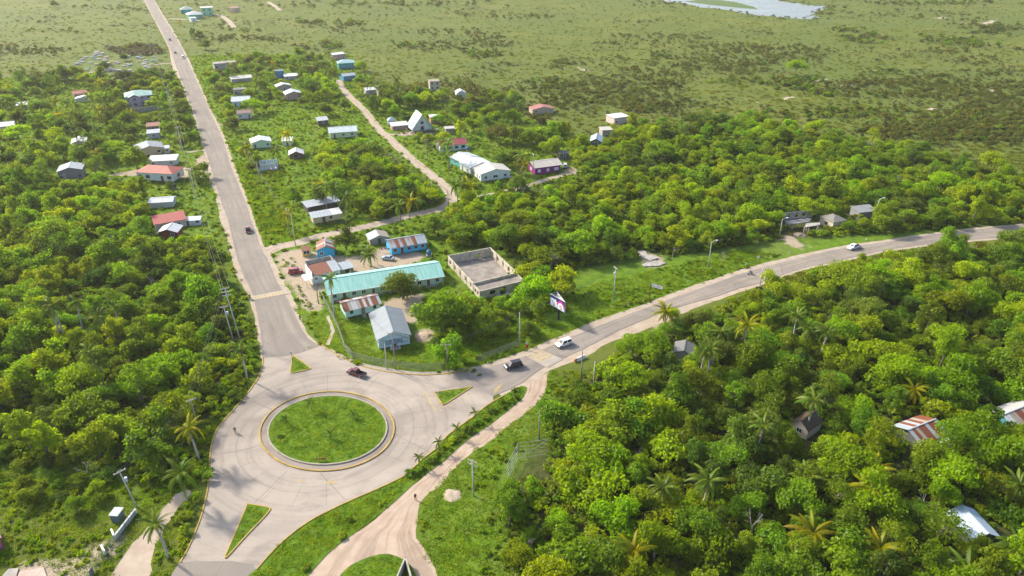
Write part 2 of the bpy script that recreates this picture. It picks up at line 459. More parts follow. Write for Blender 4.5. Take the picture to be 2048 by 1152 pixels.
me.from_pydata(np.c_[GP, np.zeros(len(GP))].tolist(), [], F4.tolist())
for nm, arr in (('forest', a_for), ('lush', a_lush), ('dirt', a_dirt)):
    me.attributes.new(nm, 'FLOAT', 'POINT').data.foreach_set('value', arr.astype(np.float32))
t = NT('ground_soil_and_grass'); P = t.pos()
def attr(t, n):
    x = t.node('ShaderNodeAttribute'); x.attribute_name = n; return x.outputs['Fac']
big = t.noise(P, .006, 5, .6, .6); mid = t.noise(P, .035, 5, .62, .4); sml = t.noise(P, .4, 4, .6); fine = t.noise(P, 2.2, 3, .6)
fld = t.ramp(mid, [(.30, (.056, .076, .009)), (.45, (.086, .110, .012)), (.6, (.112, .130, .017)), (.75, (.145, .132, .032))])
fld = t.mix(t.math('MULTIPLY', t.ramp(big, [(.42, 0), (.60, 1)]), .75), fld, (.078, .112, .016))
fld = t.mix(t.math('MULTIPLY', t.ramp(sml, [(.45, 0), (.7, 1)]), .55), fld, (.060, .068, .020))
lush = t.ramp(sml, [(.3, (.052, .105, .006)), (.5, (.092, .165, .008)), (.72, (.140, .205, .014))])
lush = t.mix(t.math('MULTIPLY', t.ramp(fine, [(.45, 0), (.7, 1)]), .6), lush, (.040, .070, .010))
lush = t.mix(t.math('MULTIPLY', t.ramp(mid, [(.5, 0), (.75, 1)]), .5), lush, (.15, .15, .045))
c = t.mix(attr(t, 'lush'), fld, lush)
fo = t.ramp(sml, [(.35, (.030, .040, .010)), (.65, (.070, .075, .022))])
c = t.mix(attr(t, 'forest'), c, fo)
sand = t.ramp(fine, [(.3, (.24, .185, .125)), (.7, (.38, .31, .23))])
dm = t.ramp(t.math('ADD', attr(t, 'dirt'), t.math('MULTIPLY', t.math('SUBTRACT', sml, .5), 1.3)), [(.34, 0), (.72, 1)])
c = t.mix(dm, c, sand)
t.principled(c, .95, 0, t.bump(t.math('ADD', sml, fine), .6, .25), .1)
me.materials.append(t.mat); me.update()
ground = link('ground', me); ground['kind'] = 'structure'

# ------------------------------------------------------------------ road materials
def asphalt(name, base, dark, patchy=.5):
    t = NT(name); P = t.pos(); U = t.uvs()
    st = t.noise(t.scaled(U, (.75, .03, 1)), 1.0, 4, .6); bl = t.noise(P, .09, 4, .6); f = t.noise(P, 3.0, 4, .7); big = t.noise(t.scaled(U, (.18, .035, 1)), 1.0, 3, .5)
    c = t.mix(t.ramp(st, [(.35, 0), (.68, 1)]), base, [x * .72 for x in base])
    c = t.mix(t.math('MULTIPLY', t.ramp(bl, [(.42, 0), (.66, 1)]), patchy), c, dark)
    c = t.mix(t.math('MULTIPLY', t.ramp(big, [(.55, 0), (.62, 1)]), patchy * .5), c, dark)
    c = t.mix(t.math('MULTIPLY', t.ramp(f, [(.5, 0), (.8, 1)]), .25), c, (.34, .30, .25))
    v = t.node('ShaderNodeTexVoronoi', feature='DISTANCE_TO_EDGE'); v.inputs['Scale'].default_value = .11
    t.l.new(t.mix(.25, P, t.node('ShaderNodeTexNoise').outputs['Color'], 'ADD'), v.inputs['Vector'])
    c = t.mix(t.math('MULTIPLY', t.ramp(v.outputs['Distance'], [(.0, 1), (.012, 0)]), .35), c, (.07, .065, .06))
    t.principled(c, .95, 0, t.bump(f, .25, .03), .08)
    return t.mat
def concrete(name, base, stain=.5, worn=False):
    t = NT(name); P = t.pos()
    a = t.noise(P, .045, 4, .55, .5); b = t.noise(P, .22, 5, .6); f = t.noise(P, 2.5, 4, .65); s2 = t.noise(t.scaled(P, (.05, .3, 1)), 1.0, 4, .6)
    c = t.mix(t.ramp(b, [(.3, 0), (.75, 1)]), base, [x * .84 for x in base])
    c = t.mix(t.math('MULTIPLY', t.ramp(a, [(.50, 0), (.68, 1)]), stain), c, [x * .48 for x in base])
    c = t.mix(t.math('MULTIPLY', t.ramp(s2, [(.52, 0), (.72, 1)]), stain * .5), c, [x * .62 for x in base])
    c = t.mix(t.math('MULTIPLY', t.ramp(f, [(.5, 0), (.78, 1)]), .18), c, [x * .6 for x in base])
    if worn:                                              # tyre-dark lanes that run round the central bed
        cen = at(654, 863.5); v = t.node('ShaderNodeVectorMath', operation='DISTANCE'); v.inputs[1].default_value = (cen.x, cen.y, .08); t.l.new(P, v.inputs[0])
        cb = t.node('ShaderNodeCombineXYZ'); t.l.new(t.math('MULTIPLY', v.outputs['Value'], .55), cb.inputs[0]); t.l.new(t.math('MULTIPLY', a, 5.5), cb.inputs[1]); t.l.new(t.math('MULTIPLY', b, 1.2), cb.inputs[2])
        lane = t.noise(cb.outputs[0], 1.0, 4, .6)
        c = t.mix(t.math('MULTIPLY', t.ramp(lane, [(.47, 0), (.68, 1)]), .55), c, [x * .52 for x in base])
    t.principled(c, .92, 0, t.bump(f, .15, .02), .1)
    return t.mat
M_ASPH_W = asphalt('worn_asphalt', (.248, .214, .180), (.165, .146, .128), .5)
M_ASPH_E = asphalt('dark_worn_asphalt', (.262, .224, .188), (.150, .134, .118), .6)
M_CONC = concrete('roundabout_concrete', (.332, .284, .236), .75, True)
M_CONC2 = concrete('old_concrete', (.36, .315, .26), .5)
def soil(name, a, b, ruts=False):
    t = NT(name); P = t.pos(); n = t.noise(P, .3, 5, .65); f = t.noise(P, 3.5, 4, .7)
    c = t.ramp(n, [(.3, a), (.7, b)]); c = t.mix(t.math('MULTIPLY', t.ramp(f, [(.5, 0), (.8, 1)]), .3), c, (.22, .17, .12))
    if ruts:
        U = t.uvs(); r_ = t.noise(t.scaled(U, (.9, .035, 1)), 1.0, 5, .65, .6); c = t.mix(t.math('MULTIPLY', t.ramp(r_, [(.48, 0), (.62, 1)]), .55), c, [x * .55 for x in a]); n3 = t.noise(P, .09, 4, .6); c = t.mix(t.math('MULTIPLY', t.ramp(n3, [(.5, 0), (.7, 1)]), .5), c, [x * .75 for x in b])
    t.principled(c, .95, 0, t.bump(f, .4, .05), .1); return t.mat
M_SAND = soil('sandy_shoulder', (.28, .22, .16), (.38, .315, .245))
M_MARL = soil('marl_road', (.29, .225, .165), (.40, .33, .26), True)
M_PINK = soil('pink_marl', (.31, .225, .16), (.42, .33, .25), True)
M_YEL = paint('yellow_kerb_paint', (.40, .265, .06), .8, .5, (.30, .25, .19), .45)
M_YMARK = paint('yellow_road_paint', (.42, .31, .13), .85, .55, (.36, .31, .25), .9)
M_KSTONE = paint('kerb_stone', (.30, .26, .21), .9, .35)
M_GRASS_SOIL = NT('island_turf'); _t = M_GRASS_SOIL; _P = _t.pos(); _n = _t.noise(_P, .5, 4, .6); _f = _t.noise(_P, 3, 3, .6)
_cc = _t.ramp(_n, [(.3, (.048, .100, .006)), (.55, (.085, .150, .008)), (.75, (.125, .180, .016))]); _cc = _t.mix(_t.math('MULTIPLY', _t.ramp(_f, [(.45, 0), (.7, 1)]), .5), _cc, (.035, .065, .010))
_t.principled(_cc, .95, 0, _t.bump(_f, .5, .15), .1); M_TURF = M_GRASS_SOIL.mat

# ------------------------------------------------------------------ roads, lowest sheet first
sl = lambda pts, n=3: ats([(v.x, v.y) for v in smooth_line([Vector((p[0], p[1], 0)) for p in pts], n)])
ROADS = []
o, p = ribbon('roadside_shoulder', sl(SHO_W_L), sl(SHO_W_R), .008, M_SAND, jit=.7, seed=1); ROADS.append(p)
o, p = ribbon('roadside_shoulder', sl(SHO_E_N), sl(SHO_E_S), .008, M_SAND, jit=.5, seed=2); ROADS.append(p)
o, p = ribbon('dirt_road', sl(DIRT_SE_L), sl(DIRT_SE_R), .014, M_PINK, jit=.8, cols=8, seed=3); ROADS.append(p)
SW = sl(DIRT_SW, 2); sheet('dirt_path', jitter(densify(SW + SW[:1], 1.5)[:-1], .9, .5), .014, M_MARL); ROADS.append(SW)
def centre_road(name, C, w0, w1, z, mat, jit=.35, seed=0):
    c = sl(C); L, Rr = [], []
    for i, q in enumerate(c):
        d = (c[min(i + 1, len(c) - 1)] - c[max(i - 1, 0)]).normalized(); n = Vector((-d.y, d.x, 0)); w = w0 + (w1 - w0) * i / len(c)
        L.append(q + n * w / 2); Rr.append(q - n * w / 2)
    o, p = ribbon(name, L, Rr, z, mat, jit=jit, seed=seed); ROADS.append(p); return o
centre_road('village_lane', LANE_C, 5.4, 4.2, .018, M_MARL, .5, 5)
centre_road('village_lane', SPUR_C, 3.2, 3.0, .022, M_MARL, .5, 6)
for k, (C, w) in enumerate((([(395, 345), (412, 343), (432, 346)], 3.0), ([(340, 335), (380, 338), (420, 330)], 3.0), ([(365, 268), (385, 265), (400, 263)], 2.2), ([(375, 305), (395, 302), (410, 300)], 2.4), ([(420, 244), (440, 250), (450, 247)], 2.2),
                            ([(285, 131), (320, 128), (345, 126)], 2.5), ([(330, 38), (352, 38), (400, 41)], 4.5), ([(432, 29), (447, 34), (462, 47), (468, 55)], 5.0), ([(536, 4), (552, 14), (560, 21)], 5.0), ([(770, 268), (800, 270), (830, 268)], 2.6), ([(655, 690), (665, 664), (661, 645), (655, 632)], 1.0))):
    centre_road('footpath' if w < 1.5 else 'driveway', C, w, w * .9, .026 + .004 * k, M_MARL, .3, 20 + k)
o, p = ribbon('main_road', sl(ROAD_W_L), sl(ROAD_W_R), .072, M_ASPH_W, jit=.28, seed=7, cols=6)
o, p = ribbon('highway', sl(ROAD_E_N), sl(ROAD_E_S), .076, M_ASPH_E, jit=.2, seed=8, cols=6)
BOT = ats([(358, 1127), (420, 1125), (460, 1122), (505, 1129), (512, 1139), (490, 1160), (455, 1200), (400, 1280), (250, 1280), (330, 1170)])
sheet('main_road', BOT, .072, M_ASPH_W); ROADS.append(BOT)
sheet('roundabout_pavement', CONC, .08, M_CONC); ROADS.append(CONC)
# concrete raised crossings
XW = ats([(503, 597), (508, 590), (576, 578), (572, 588), (575, 592), (509, 603)])
HUMP_W = ats([(505, 602), (503, 593), (572, 580), (580, 588)])
def hump(name, q, mat, h=.09):
    """Raised crossing: long ramps up to a flat top. q: corner loop."""
    c = sum(q, Vector()) / 4; m = MB()
    top = [Vector((*(c + (p - c) * .82).xy, .085 + h)) for p in q]; lo = [Vector((*p.xy, .084)) for p in q]
    if (top[1] - top[0]).cross(top[2] - top[0]).z < 0: top.reverse(); lo.reverse()
    m.face(top, mat)
    for i in range(4): m.face([lo[i], lo[(i + 1) % 4], top[(i + 1) % 4], top[i]], mat)
    o = m.build(name); o['kind'] = 'structure'; return top, o
TOPW, hw = hump('raised_crossing', HUMP_W, M_CONC2)
HUMP_E = ats([(1049, 711), (1083, 698), (1126, 719), (1095, 736)])
TOPE, he = hump('raised_crossing', HUMP_E, M_CONC2)
def stripes(parent, q, n, across, z, w=.5, cut=(0, 1)):
    """Painted bars on a quad q (a,b,c,d): bars run from ab to dc, spread along ab."""
    a, b, c, d = q
    for i in range(n):
        f = (i + .5) / n
        if not (cut[0] <= f <= cut[1]): continue
        e = w / n / 2
        P0, P1 = a.lerp(b, f - e), a.lerp(b, f + e); P3, P2 = d.lerp(c, f - e), d.lerp(c, f + e)
        if across: pass
        m = MB(); qq = [Vector((*p.xy, z)) for p in (P0, P1, P2, P3)]
        if (qq[1] - qq[0]).cross(qq[2] - qq[0]).z < 0: qq.reverse()
        m.face(qq, M_YMARK); m.build('painted_bar', parent)
# bars along the travel direction
A_, B_, C_, D_ = ats([(509, 600.5), (572, 589), (568, 582.5), (506, 594.5)])
stripes(hw, (A_, B_, C_, D_), 9, True, .085 + .094, .55)
A_, B_, C_, D_ = ats([(1052, 712), (1096, 733), (1123, 718.5), (1083, 699.5)])
stripes(he, (A_, B_, C_, D_), 6, True, .085 + .094, .5, (0, .6))
def mark(name, line, w, z=.088, mat=M_YMARK):
    l = [Vector(p) for p in line]; L, Rr = [], []
    for i, q in enumerate(l):
        d = (l[min(i + 1, len(l) - 1)] - l[max(i - 1, 0)]).normalized(); n = Vector((-d.y, d.x, 0)); L.append(q + n * w / 2); Rr.append(q - n * w / 2)
    return ribbon(name, L, Rr, z, mat, n=max(2, len(l)), cols=1)[0]
mark('lane_marking', ats([(846, 783), (860, 806), (873, 823)]), .3)
for a, b in (((852, 787), (866, 789)), ((858, 797), (874, 797)), ((866, 806), (880, 806)), ((873, 814), (893, 814)), ((880, 821), (888, 822)), ((890, 812), (910, 813)), ((903, 804), (925, 806)), ((918, 795), (937, 797)), ((930, 787), (945, 789))):
    mark('lane_marking', ats([a, b]), .22)
for a, b in (((990, 781), (1003, 770)), ((987, 786), (998, 779)), ((650, 966), (672, 965)), ((596, 962), (604, 962))):
    mark('lane_marking', ats([a, b]), .6)
# centre line of the highway, worn
cl = [(a + b) / 2 for a, b in zip(resample(sl(ROAD_E_N), 260), resample(sl(ROAD_E_S), 260))]
for i in range(70, 250, 4): mark('lane_marking', cl[i:i + 4], .13, .081)
# joints in the concrete
M_JOINT = paint('joint_tar', (.12, .105, .09), .9, .2)
for ln in ([(526, 716), (580, 711), (637, 694)], [(932, 744), (941, 765), (986, 793)], [(358, 1126), (404, 1124), (440, 1124)], [(575, 941), (540, 976), (508, 1008)], [(694, 783), (720, 764), (760, 745)], [(788, 868), (830, 890), (860, 905)], [(640, 946), (690, 1000)], [(522, 890), (470, 905), (420, 908)], [(545, 820), (500, 800)]):
    mark('joint_line', ats(ln), .09, .0835, M_JOINT)

_rc = at(654, 863.5)
for k in range(22):                                       # slab joints: radial round the ring, concentric between the lanes
    an = k * 2 * math.pi / 22 + .07; q = [Vector((_rc.x + rr_ * math.cos(an), _rc.y + rr_ * math.sin(an), 0)) for rr_ in (15.6, 19, 23.5)]
    if inside(np.array([q[-1][:2], q[1][:2]]), CONC).all(): mark('joint_line', q, .05, .0832, M_JOINT)
arc_ = [Vector((_rc.x + 19.4 * math.cos(t_), _rc.y + 19.4 * math.sin(t_), 0)) for t_ in np.linspace(-.5, 5.0, 60)]
mark('joint_line', [p for p in arc_ if inside(np.array([p[:2]]), CONC)[0]], .045, .0829, M_JOINT)

# kerbs round the pavement
kerb('kerb', sl(KERB_W, 4), .32, .22, M_YEL, .0, None, 'structure')
kerb('kerb', sl(KERB_N, 4), .32, .22, M_YEL, .0, None, 'structure')
kerb('kerb', [*sl(KERB_SE, 4)], .32, .22, M_YEL, .0, None, 'structure')
PAVN = [(640, 689), (656, 685), (660, 697), (687, 711.5), (725, 727), (775, 737), (825, 744), (875, 743.5), (912, 740), (932, 736)]
_a, _b = sl(PAVN[2:], 3), sl(KERB_N[1:], 3)
o, p = ribbon('roadside_pavement', _a, [q + Vector((0, .35, 0)) for q in _b], .15, M_KSTONE, cols=2)
# the green strip, islands and the round bed
def bed(name, px, mat_kerb, kw=.3, kh=.2, zt=.2, smoothn=3, label=None):
    line = sl([*px, px[0]], smoothn)[:-1]
    ar = sum(a.x * b.y - b.x * a.y for a, b in zip(line, line[1:] + line[:1]))
    if ar < 0: line.reverse()
    kerb('kerb', line, kw, kh, mat_kerb, .06, None, 'structure', True)
    c = sum(line, Vector()) / len(line)
    inner = []
    n = len(line)
    for i in range(n):
        d = (line[(i + 1) % n] - line[i - 1]).normalized(); inner.append(line[i] + Vector((-d.y, d.x, 0)) * (kw - .02))
    sheet(name, inner, zt, M_TURF); return inner
BED_N = bed('traffic_island_turf', ISLAND_N, M_YEL); BED_E = bed('traffic_island_turf', ISLAND_E, M_YEL); BED_S = bed('traffic_island_turf', ISLAND_S, M_YEL)
ring_o = ats(ROT_OUT)[::-1]; ring_i = ats(ROT_IN)[::-1]
kerb('kerb', ring_o, .4, .24, M_YEL, .06, None, 'structure', True)
kerb('kerb', ring_i, .4, .30, M_KSTONE, .06, None, 'structure', True)
ringm = MB(); _o = ring_o + [ring_o[0]]; _i = ring_i + [ring_i[0]]
M_APRON = concrete('apron_concrete', (.25, .212, .175), .8)
for k in range(len(ring_o)):
    q = [Vector((*p.xy, .12)) for p in (_o[k], _o[k + 1], _i[k + 1], _i[k])]
    if (q[1] - q[0]).cross(q[2] - q[0]).z < 0: q.reverse()
    ringm.face(q, M_APRON)
ro = ringm.build('roundabout_apron'); ro['kind'] = 'structure'
inner = [p + (sum(ring_i, Vector()) / len(ring_i) - p).normalized() * .35 for p in ring_i]
sheet('roundabout_turf', inner, .3, M_TURF); BED_R = inner
VERGE_W = ats([(v.x, v.y) for v in smooth_line([Vector((*p, 0)) for p in VERGE[:22]], 2)]) + ats(smooth_line([Vector((*p, 0)) for p in KERB_SE[::-1]], 3))
sheet('grass_verge', VERGE_W, .09, M_TURF)
ISD = sl(ISLAND_DIRT, 2); sheet('grass_verge', ISD, .06, M_TURF)
# lake and far water
t = NT('lake_water'); P = t.pos(); n = t.noise(t.scaled(P, (.02, .05, 1)), 1.0, 4, .6)
t.principled(t.ramp(n, [(.38, (.085, .095, .075)), (.55, (.14, .155, .14)), (.68, (.19, .20, .18))]), t.ramp(n, [(.35, .18), (.65, .42)]), 0, t.bump(t.noise(P, .5, 3), .12, .15), .8)
LAKE = ats([(1318, -1), (1400, 13), (1480, 26), (1545, 35), (1620, 40), (1634, 38), (1640, 26), (1660, 14), (1622, 10), (1590, 4), (1560, -3), (1440, -8), (1330, -7)])
LAKE = [Vector(p) for p in jitter(jitter(densify(LAKE + LAKE[:1], 5)[:-1], 13, .022), 5, .09, 3)]
sheet('lake_water', LAKE, .05, t.mat)
ISL = ats([(1368, 3), (1420, 10), (1470, 15), (1516, 19), (1508, 14), (1470, 4), (1440, 0), (1400, -1)])
t = NT('marsh_reeds_bed'); t.principled((.06, .10, .018), .95); sheet('marsh_islet', ISL, .09, t.mat)

for k, q in enumerate(([(1566, 196), (1578, 193), (1590, 195), (1580, 199), (1568, 200)], [(1738, 141), (1765, 138), (1796, 137), (1770, 142)], [(1846, 217), (1862, 215), (1880, 218), (1864, 221)], [(1958, 46), (1975, 43), (1997, 38), (1985, 45), (1970, 49)], [(1868, 36), (1885, 34), (1898, 36), (1880, 38)], [(1962, 192), (1972, 189), (1978, 192), (1970, 196)], [(1660, 174), (1690, 169), (1725, 165), (1700, 171)],
                       [(1792, 169), (1806, 167), (1814, 170)], [(1974, 179), (1986, 177), (1995, 180), (1982, 183)], [(1482, 196), (1510, 203), (1524, 208), (1500, 203)], [(1860, 180), (1872, 178), (1878, 181)], [(1916, 46), (1930, 44), (1935, 47)], [(1150, 134), (1165, 137), (1188, 144), (1168, 141)], [(1620, 160), (1650, 158), (1660, 161), (1635, 163)])):
    w_ = ats(q + q[:1]); sheet('sand_patch', jitter(densify(w_, 2.5)[:-1], 2.4, .16, k), .03 + .003 * k, M_SAND)
# ------------------------------------------------------------------ plants: prototypes
L_LIME = leafmat('leaf_lime', ((.090, .148, .008), (.155, .232, .012), (.220, .298, .022)), .55)
L_MID = leafmat('leaf_mid', ((.064, .120, .009), (.112, .186, .014), (.165, .242, .024)), .53)
L_DARK = leafmat('leaf_dark', ((.044, .082, .010), (.078, .130, .017), (.122, .178, .030)), .48)
L_OLIVE = leafmat('leaf_olive', ((.055, .068, .014), (.095, .115, .022), (.135, .150, .035)), .36)
L_SCRUB = leafmat('leaf_scrub', ((.066, .082, .014), (.100, .120, .020), (.138, .150, .030)), .42, hue=.14)
L_BROWN = leafmat('leaf_dry', ((.095, .080, .048), (.140, .120, .072), (.185, .160, .095)), .3)
L_PALM = leafmat('palm_frond_green', ((.050, .092, .010), (.090, .148, .016), (.140, .195, .030)), .42)
L_PALMY = leafmat('palm_frond_yellow', ((.12, .155, .006), (.19, .21, .008), (.27, .25, .010)), .42)
L_GRASS = leafmat('grass_blade', ((.070, .125, .005), (.115, .185, .007), (.175, .235, .014)), .45, scale=.25)
L_GRASSO = leafmat('field_grass_blade', ((.070, .090, .010), (.104, .130, .014), (.140, .154, .024)), .42, scale=.1, hue=.12)
M_BARK = paint('bark', (.17, .145, .12), .95, .4, (.09, .08, .06), 1.5)
M_BARKP = paint('palm_bark_pale', (.42, .39, .35), .9, .35, (.25, .22, .19), 1.2)
M_BARKC = paint('palm_bark_brown', (.24, .21, .17), .9, .35)
M_DEAD = paint('dead_wood', (.34, .31, .28), .95, .3)
M_SHAFT = paint('palm_crownshaft', (.10, .17, .035), .6, .2)

def quads_mesh(name, V, mat):
    """V: (n,4,3) array of separate leaf blades."""
    n = len(V); me = bpy.data.meshes.new(name)
    me.vertices.add(n * 4); me.vertices.foreach_set('co', V.astype(np.float32).ravel())
    me.loops.add(n * 4); me.loops.foreach_set('vertex_index', np.arange(n * 4, dtype=np.int32))
    me.polygons.add(n); me.polygons.foreach_set('loop_start', np.arange(0, n * 4, 4, dtype=np.int32))
    me.materials.append(mat); me.update(calc_edges=True); me.validate()
    return me
def leaf_quads(C, N, size, rng, asp=.62):
    """Pointed blades at centres C facing N."""
    n = len(C); N = N / (np.linalg.norm(N, axis=1, keepdims=True) + 1e-9)
    r = rng.normal(size=(n, 3)); U = np.cross(N, r); U /= np.linalg.norm(U, axis=1, keepdims=True) + 1e-9; W = np.cross(N, U)
    s = (size * rng.uniform(.6, 1.35, n))[:, None]
    return np.stack([C - U * s * .5, C + W * s * asp * .5 - N * s * .06, C + U * s * .5, C - W * s * asp * .5 - N * s * .06], 1)
def crown_quads(seed, R0, Hc, z0, puffs, per, leaf, flat=1.0, ragged=.25, up=.35, jit=.75, lobes=None):
    """Foliage sprays gathered in puffs through a lumpy crown; returns blades and puff centres."""
    rng = np.random.default_rng(seed); Q = []; cen = []
    for k in range(puffs):
        a = rng.uniform(0, 2 * math.pi); h = rng.uniform(0, 1) ** .8
        prof = math.sin(math.pi * (0.18 + .72 * h)) ** .8
        rr = R0 * prof * math.sqrt(rng.uniform(.08, 1.0)) * rng.uniform(1 - ragged, 1 + ragged) * .92
        c = np.array([rr * math.cos(a), rr * math.sin(a), z0 + Hc * h * rng.uniform(.9, 1.05)])
        if lobes:
            lx, ly, lz, ls = lobes[k % len(lobes)]; c = np.array([c[0] * ls + lx * R0, c[1] * ls + ly * R0, z0 + (c[2] - z0) * ls + lz * Hc])
        pr = R0 * rng.uniform(.17, .36)
        n = int(per * (pr / (R0 * .30)) ** 2)
        d = rng.normal(size=(n, 3)); d[:, 2] = d[:, 2] * .8 + .22
        d /= np.linalg.norm(d, axis=1, keepdims=True)
        rad = pr * rng.uniform(.45, 1.0, n) ** .5 * (1 + .22 * np.sin(3 * d[:, 0] * 3 + k) * np.cos(4 * d[:, 1] + k))
        C = c + d * rad[:, None] * np.array([1.15, 1.15, .78 * flat])
        N = d * 1.0 + np.array([0, 0, up]) + rng.normal(size=(n, 3)) * jit
        Q.append(leaf_quads(C, N, leaf, rng)); cen.append(c)
    return np.concatenate(Q), cen
def trunk_mesh(name, cen, H, r0, mat, seed, lean=.06, limbs=6):
    rng = random.Random(seed); m = MB(); m.smooth = True
    top = Vector((rng.uniform(-1, 1) * lean * H, rng.uniform(-1, 1) * lean * H, H * .55))
    fork = top * .62; fork.z = H * .34
    m.tube([(0, 0, -.2), (fork.x * .3, fork.y * .3, H * .12), fork, top], [r0 * 1.25, r0, r0 * .8, r0 * .5], mat, 7)
    cs = sorted(cen, key=lambda c: -np.hypot(c[0], c[1]))[:limbs]
    for c in cs:
        c = Vector(c); mid = fork.lerp(c, .5) + Vector((0, 0, .35)); m.tube([fork.lerp(top, rng.random()), mid, c], [r0 * .42, r0 * .26, r0 * .07], mat, 5)
    return m.mesh(name)

# broadleaf kinds: (crown radius, crown depth, crown base height, puffs, leaves per puff, leaf size)
LB3 = [(-.45, .1, 0, .62), (.4, .3, .22, .6), (.15, -.45, -.05, .55)]; LB2 = [(-.38, -.1, .0, .66), (.42, .15, .3, .6)]; LB4 = [(-.5, .3, .0, .5), (.5, .25, .12, .52), (0, -.5, .05, .5), (.05, .1, .4, .5)]
KINDS = [
    ('a', 3.6, 4.6, 2.2, 44, 100, .44, 1.0, LB3), ('b', 4.0, 4.0, 2.0, 48, 105, .42, .9, LB4), ('c', 2.5, 5.8, 1.8, 34, 105, .40, 1.1, None),
    ('d', 4.8, 3.2, 3.2, 50, 95, .46, .65, LB4), ('e', 3.4, 3.8, 1.6, 36, 110, .38, 1.0, LB2), ('f', 3.9, 5.2, 2.0, 36, 62, .58, 1.0, LB3),
    ('g', 3.2, 5.0, 2.4, 26, 70, .36, 1.0, LB2), ('h', 3.8, 3.4, 1.4, 40, 90, .50, .8, LB3)]
CROWN, TRUNK = {}, {}
for i, (k, R0, Hc, z0, pf, per, lf, fl, lob) in enumerate(KINDS):
    Q, cen = crown_quads(100 + i, R0, Hc, z0, pf, per, lf, fl, lobes=lob)
    for nm, mt in (('lime', L_LIME), ('mid', L_MID), ('dark', L_DARK), ('olive', L_OLIVE)):
        CROWN[k, nm] = quads_mesh('crown', Q, mt)
    TRUNK[k] = trunk_mesh('trunk', cen, z0 + Hc, .2, M_BARK, i)
TREE_H = {k[0]: k[3] + k[2] * 1.1 for k in KINDS}; TREE_R = {k[0]: k[1] for k in KINDS}
# sparse grey half-dead tree, and bare one
def bare_mesh(seed, H=5.5):
    rng = random.Random(seed); m = MB(); m.smooth = False
    def grow(p, d, L, r, lev):
        q = p + d * L; m.tube([p, p.lerp(q, .5) + Vector((rng.uniform(-.1, .1), rng.uniform(-.1, .1), 0)) * L, q], [r, r * .8, r * .55], M_DEAD, 5, False)
        if lev == 0: return
        for _ in range(rng.choice((2, 3, 3))):
            e = (d + Vector((rng.uniform(-.9, .9), rng.uniform(-.9, .9), rng.uniform(-.15, .6)))).normalized(); grow(q, e, L * rng.uniform(.55, .8), r * .6, lev - 1)
    grow(Vector((0, 0, -.1)), Vector((rng.uniform(-.2, .2), rng.uniform(-.2, .2), 1)).normalized(), H * .36, .15, 4)
    return m.mesh('branches')
BARE = [bare_mesh(5), bare_mesh(9), bare_mesh(14)]

# palms
def frond_mesh(name, L, mat, pairs=26, droop=1.0, leaf=.75, w=.13, seed=0):
    """One feather leaf growing along +X from the origin, arching down."""
    rng = np.random.default_rng(seed); ts = np.linspace(.06, 1, pairs); Q = []
    def pt(t): return np.array([L * (t - .10 * droop * t ** 3), 0, L * (.42 * t - (.42 + .50 * droop) * t ** 2.1)])
    for i, t in enumerate(ts):
        p = pt(t); d = pt(min(t + .02, 1.02)) - pt(t - .02); d /= np.linalg.norm(d)
        ll = leaf * math.sin(math.pi * (.14 + .8 * t)) ** .7 * rng.uniform(.85, 1.1)
        for sgn in (-1, 1):
            v = np.array([0, sgn, 0]) * .82 + d * .55 + np.array([0, 0, -.38 - .25 * rng.random()]); v /= np.linalg.norm(v)
            e = p + v * ll; s = np.cross(v, [0, 0, 1]); s /= np.linalg.norm(s) + 1e-9
            s = s * .35 + d * .8; s /= np.linalg.norm(s)
            Q.append([p - s * w * .5, p + s * w * .5, p + v * ll * .6 + s * w * .42, e]); 
    Q = np.array(Q)
    rach = []
    for i in range(8):
        a, b = pt(i / 8), pt((i + 1) / 8); n = np.array([0, .055 * (1 - i / 10), 0]); rach.append([a - n, b - n * .9, b + n * .9, a + n])
    return quads_mesh(name, np.concatenate([Q, np.array(rach)]), mat)
FROND = {}
for nm, mt in (('green', L_PALM), ('yellow', L_PALMY)):
    FROND['royal', nm] = [frond_mesh('frond', 3.9, mt, 34, d, .85, .15, s) for s, d in enumerate((.55, .85, 1.15))]
    FROND['coco', nm] = [frond_mesh('frond', 4.3, mt, 36, d, .95, .14, s + 5) for s, d in enumerate((.35, .7, 1.05))]
    FROND['royal', 'dry'] = [frond_mesh('frond', 3.4, L_BROWN, 26, 1.6, .6, .13, 31)] * 3; FROND['coco', 'dry'] = [frond_mesh('frond', 3.7, L_BROWN, 28, 1.5, .7, .13, 32)] * 3
    FROND['cocofar', nm] = [frond_mesh('frond', 4.3, mt, 22, d, 1.05, .24, s + 15) for s, d in enumerate((.35, .7, 1.05))]
    FROND['young', nm] = [frond_mesh('frond', 1.5, mt, 14, d, .42, .13, s + 9) for s, d in enumerate((.5, .9, 1.2))]
def palm_trunk(kind, H, seed, lean):
    rng = random.Random(seed); m = MB(); m.smooth = True
    n = 7; pts = []; rad = []
    for i in range(n):
        t = i / (n - 1); pts.append((lean * H * t ** 1.7, .03 * H * math.sin(t * 3 + seed), H * t - (.15 if i == 0 else 0)))
        rad.append({'royal': .21 + .05 * math.sin(math.pi * t) - .06 * t, 'coco': .19 - .07 * t + (.1 if i == 0 else 0), 'young': .09 - .03 * t}[kind])
    m.tube(pts, rad, M_BARKP if kind == 'royal' else M_BARKC, 8)
    if kind == 'royal':
        e = Vector(pts[-1]); m.tube([e, e + Vector((0, 0, .9))], [.16, .10], M_SHAFT, 7)
    return m.mesh('trunk'), Vector(pts[-1]) + Vector((0, 0, .8 if kind == 'royal' else 0))
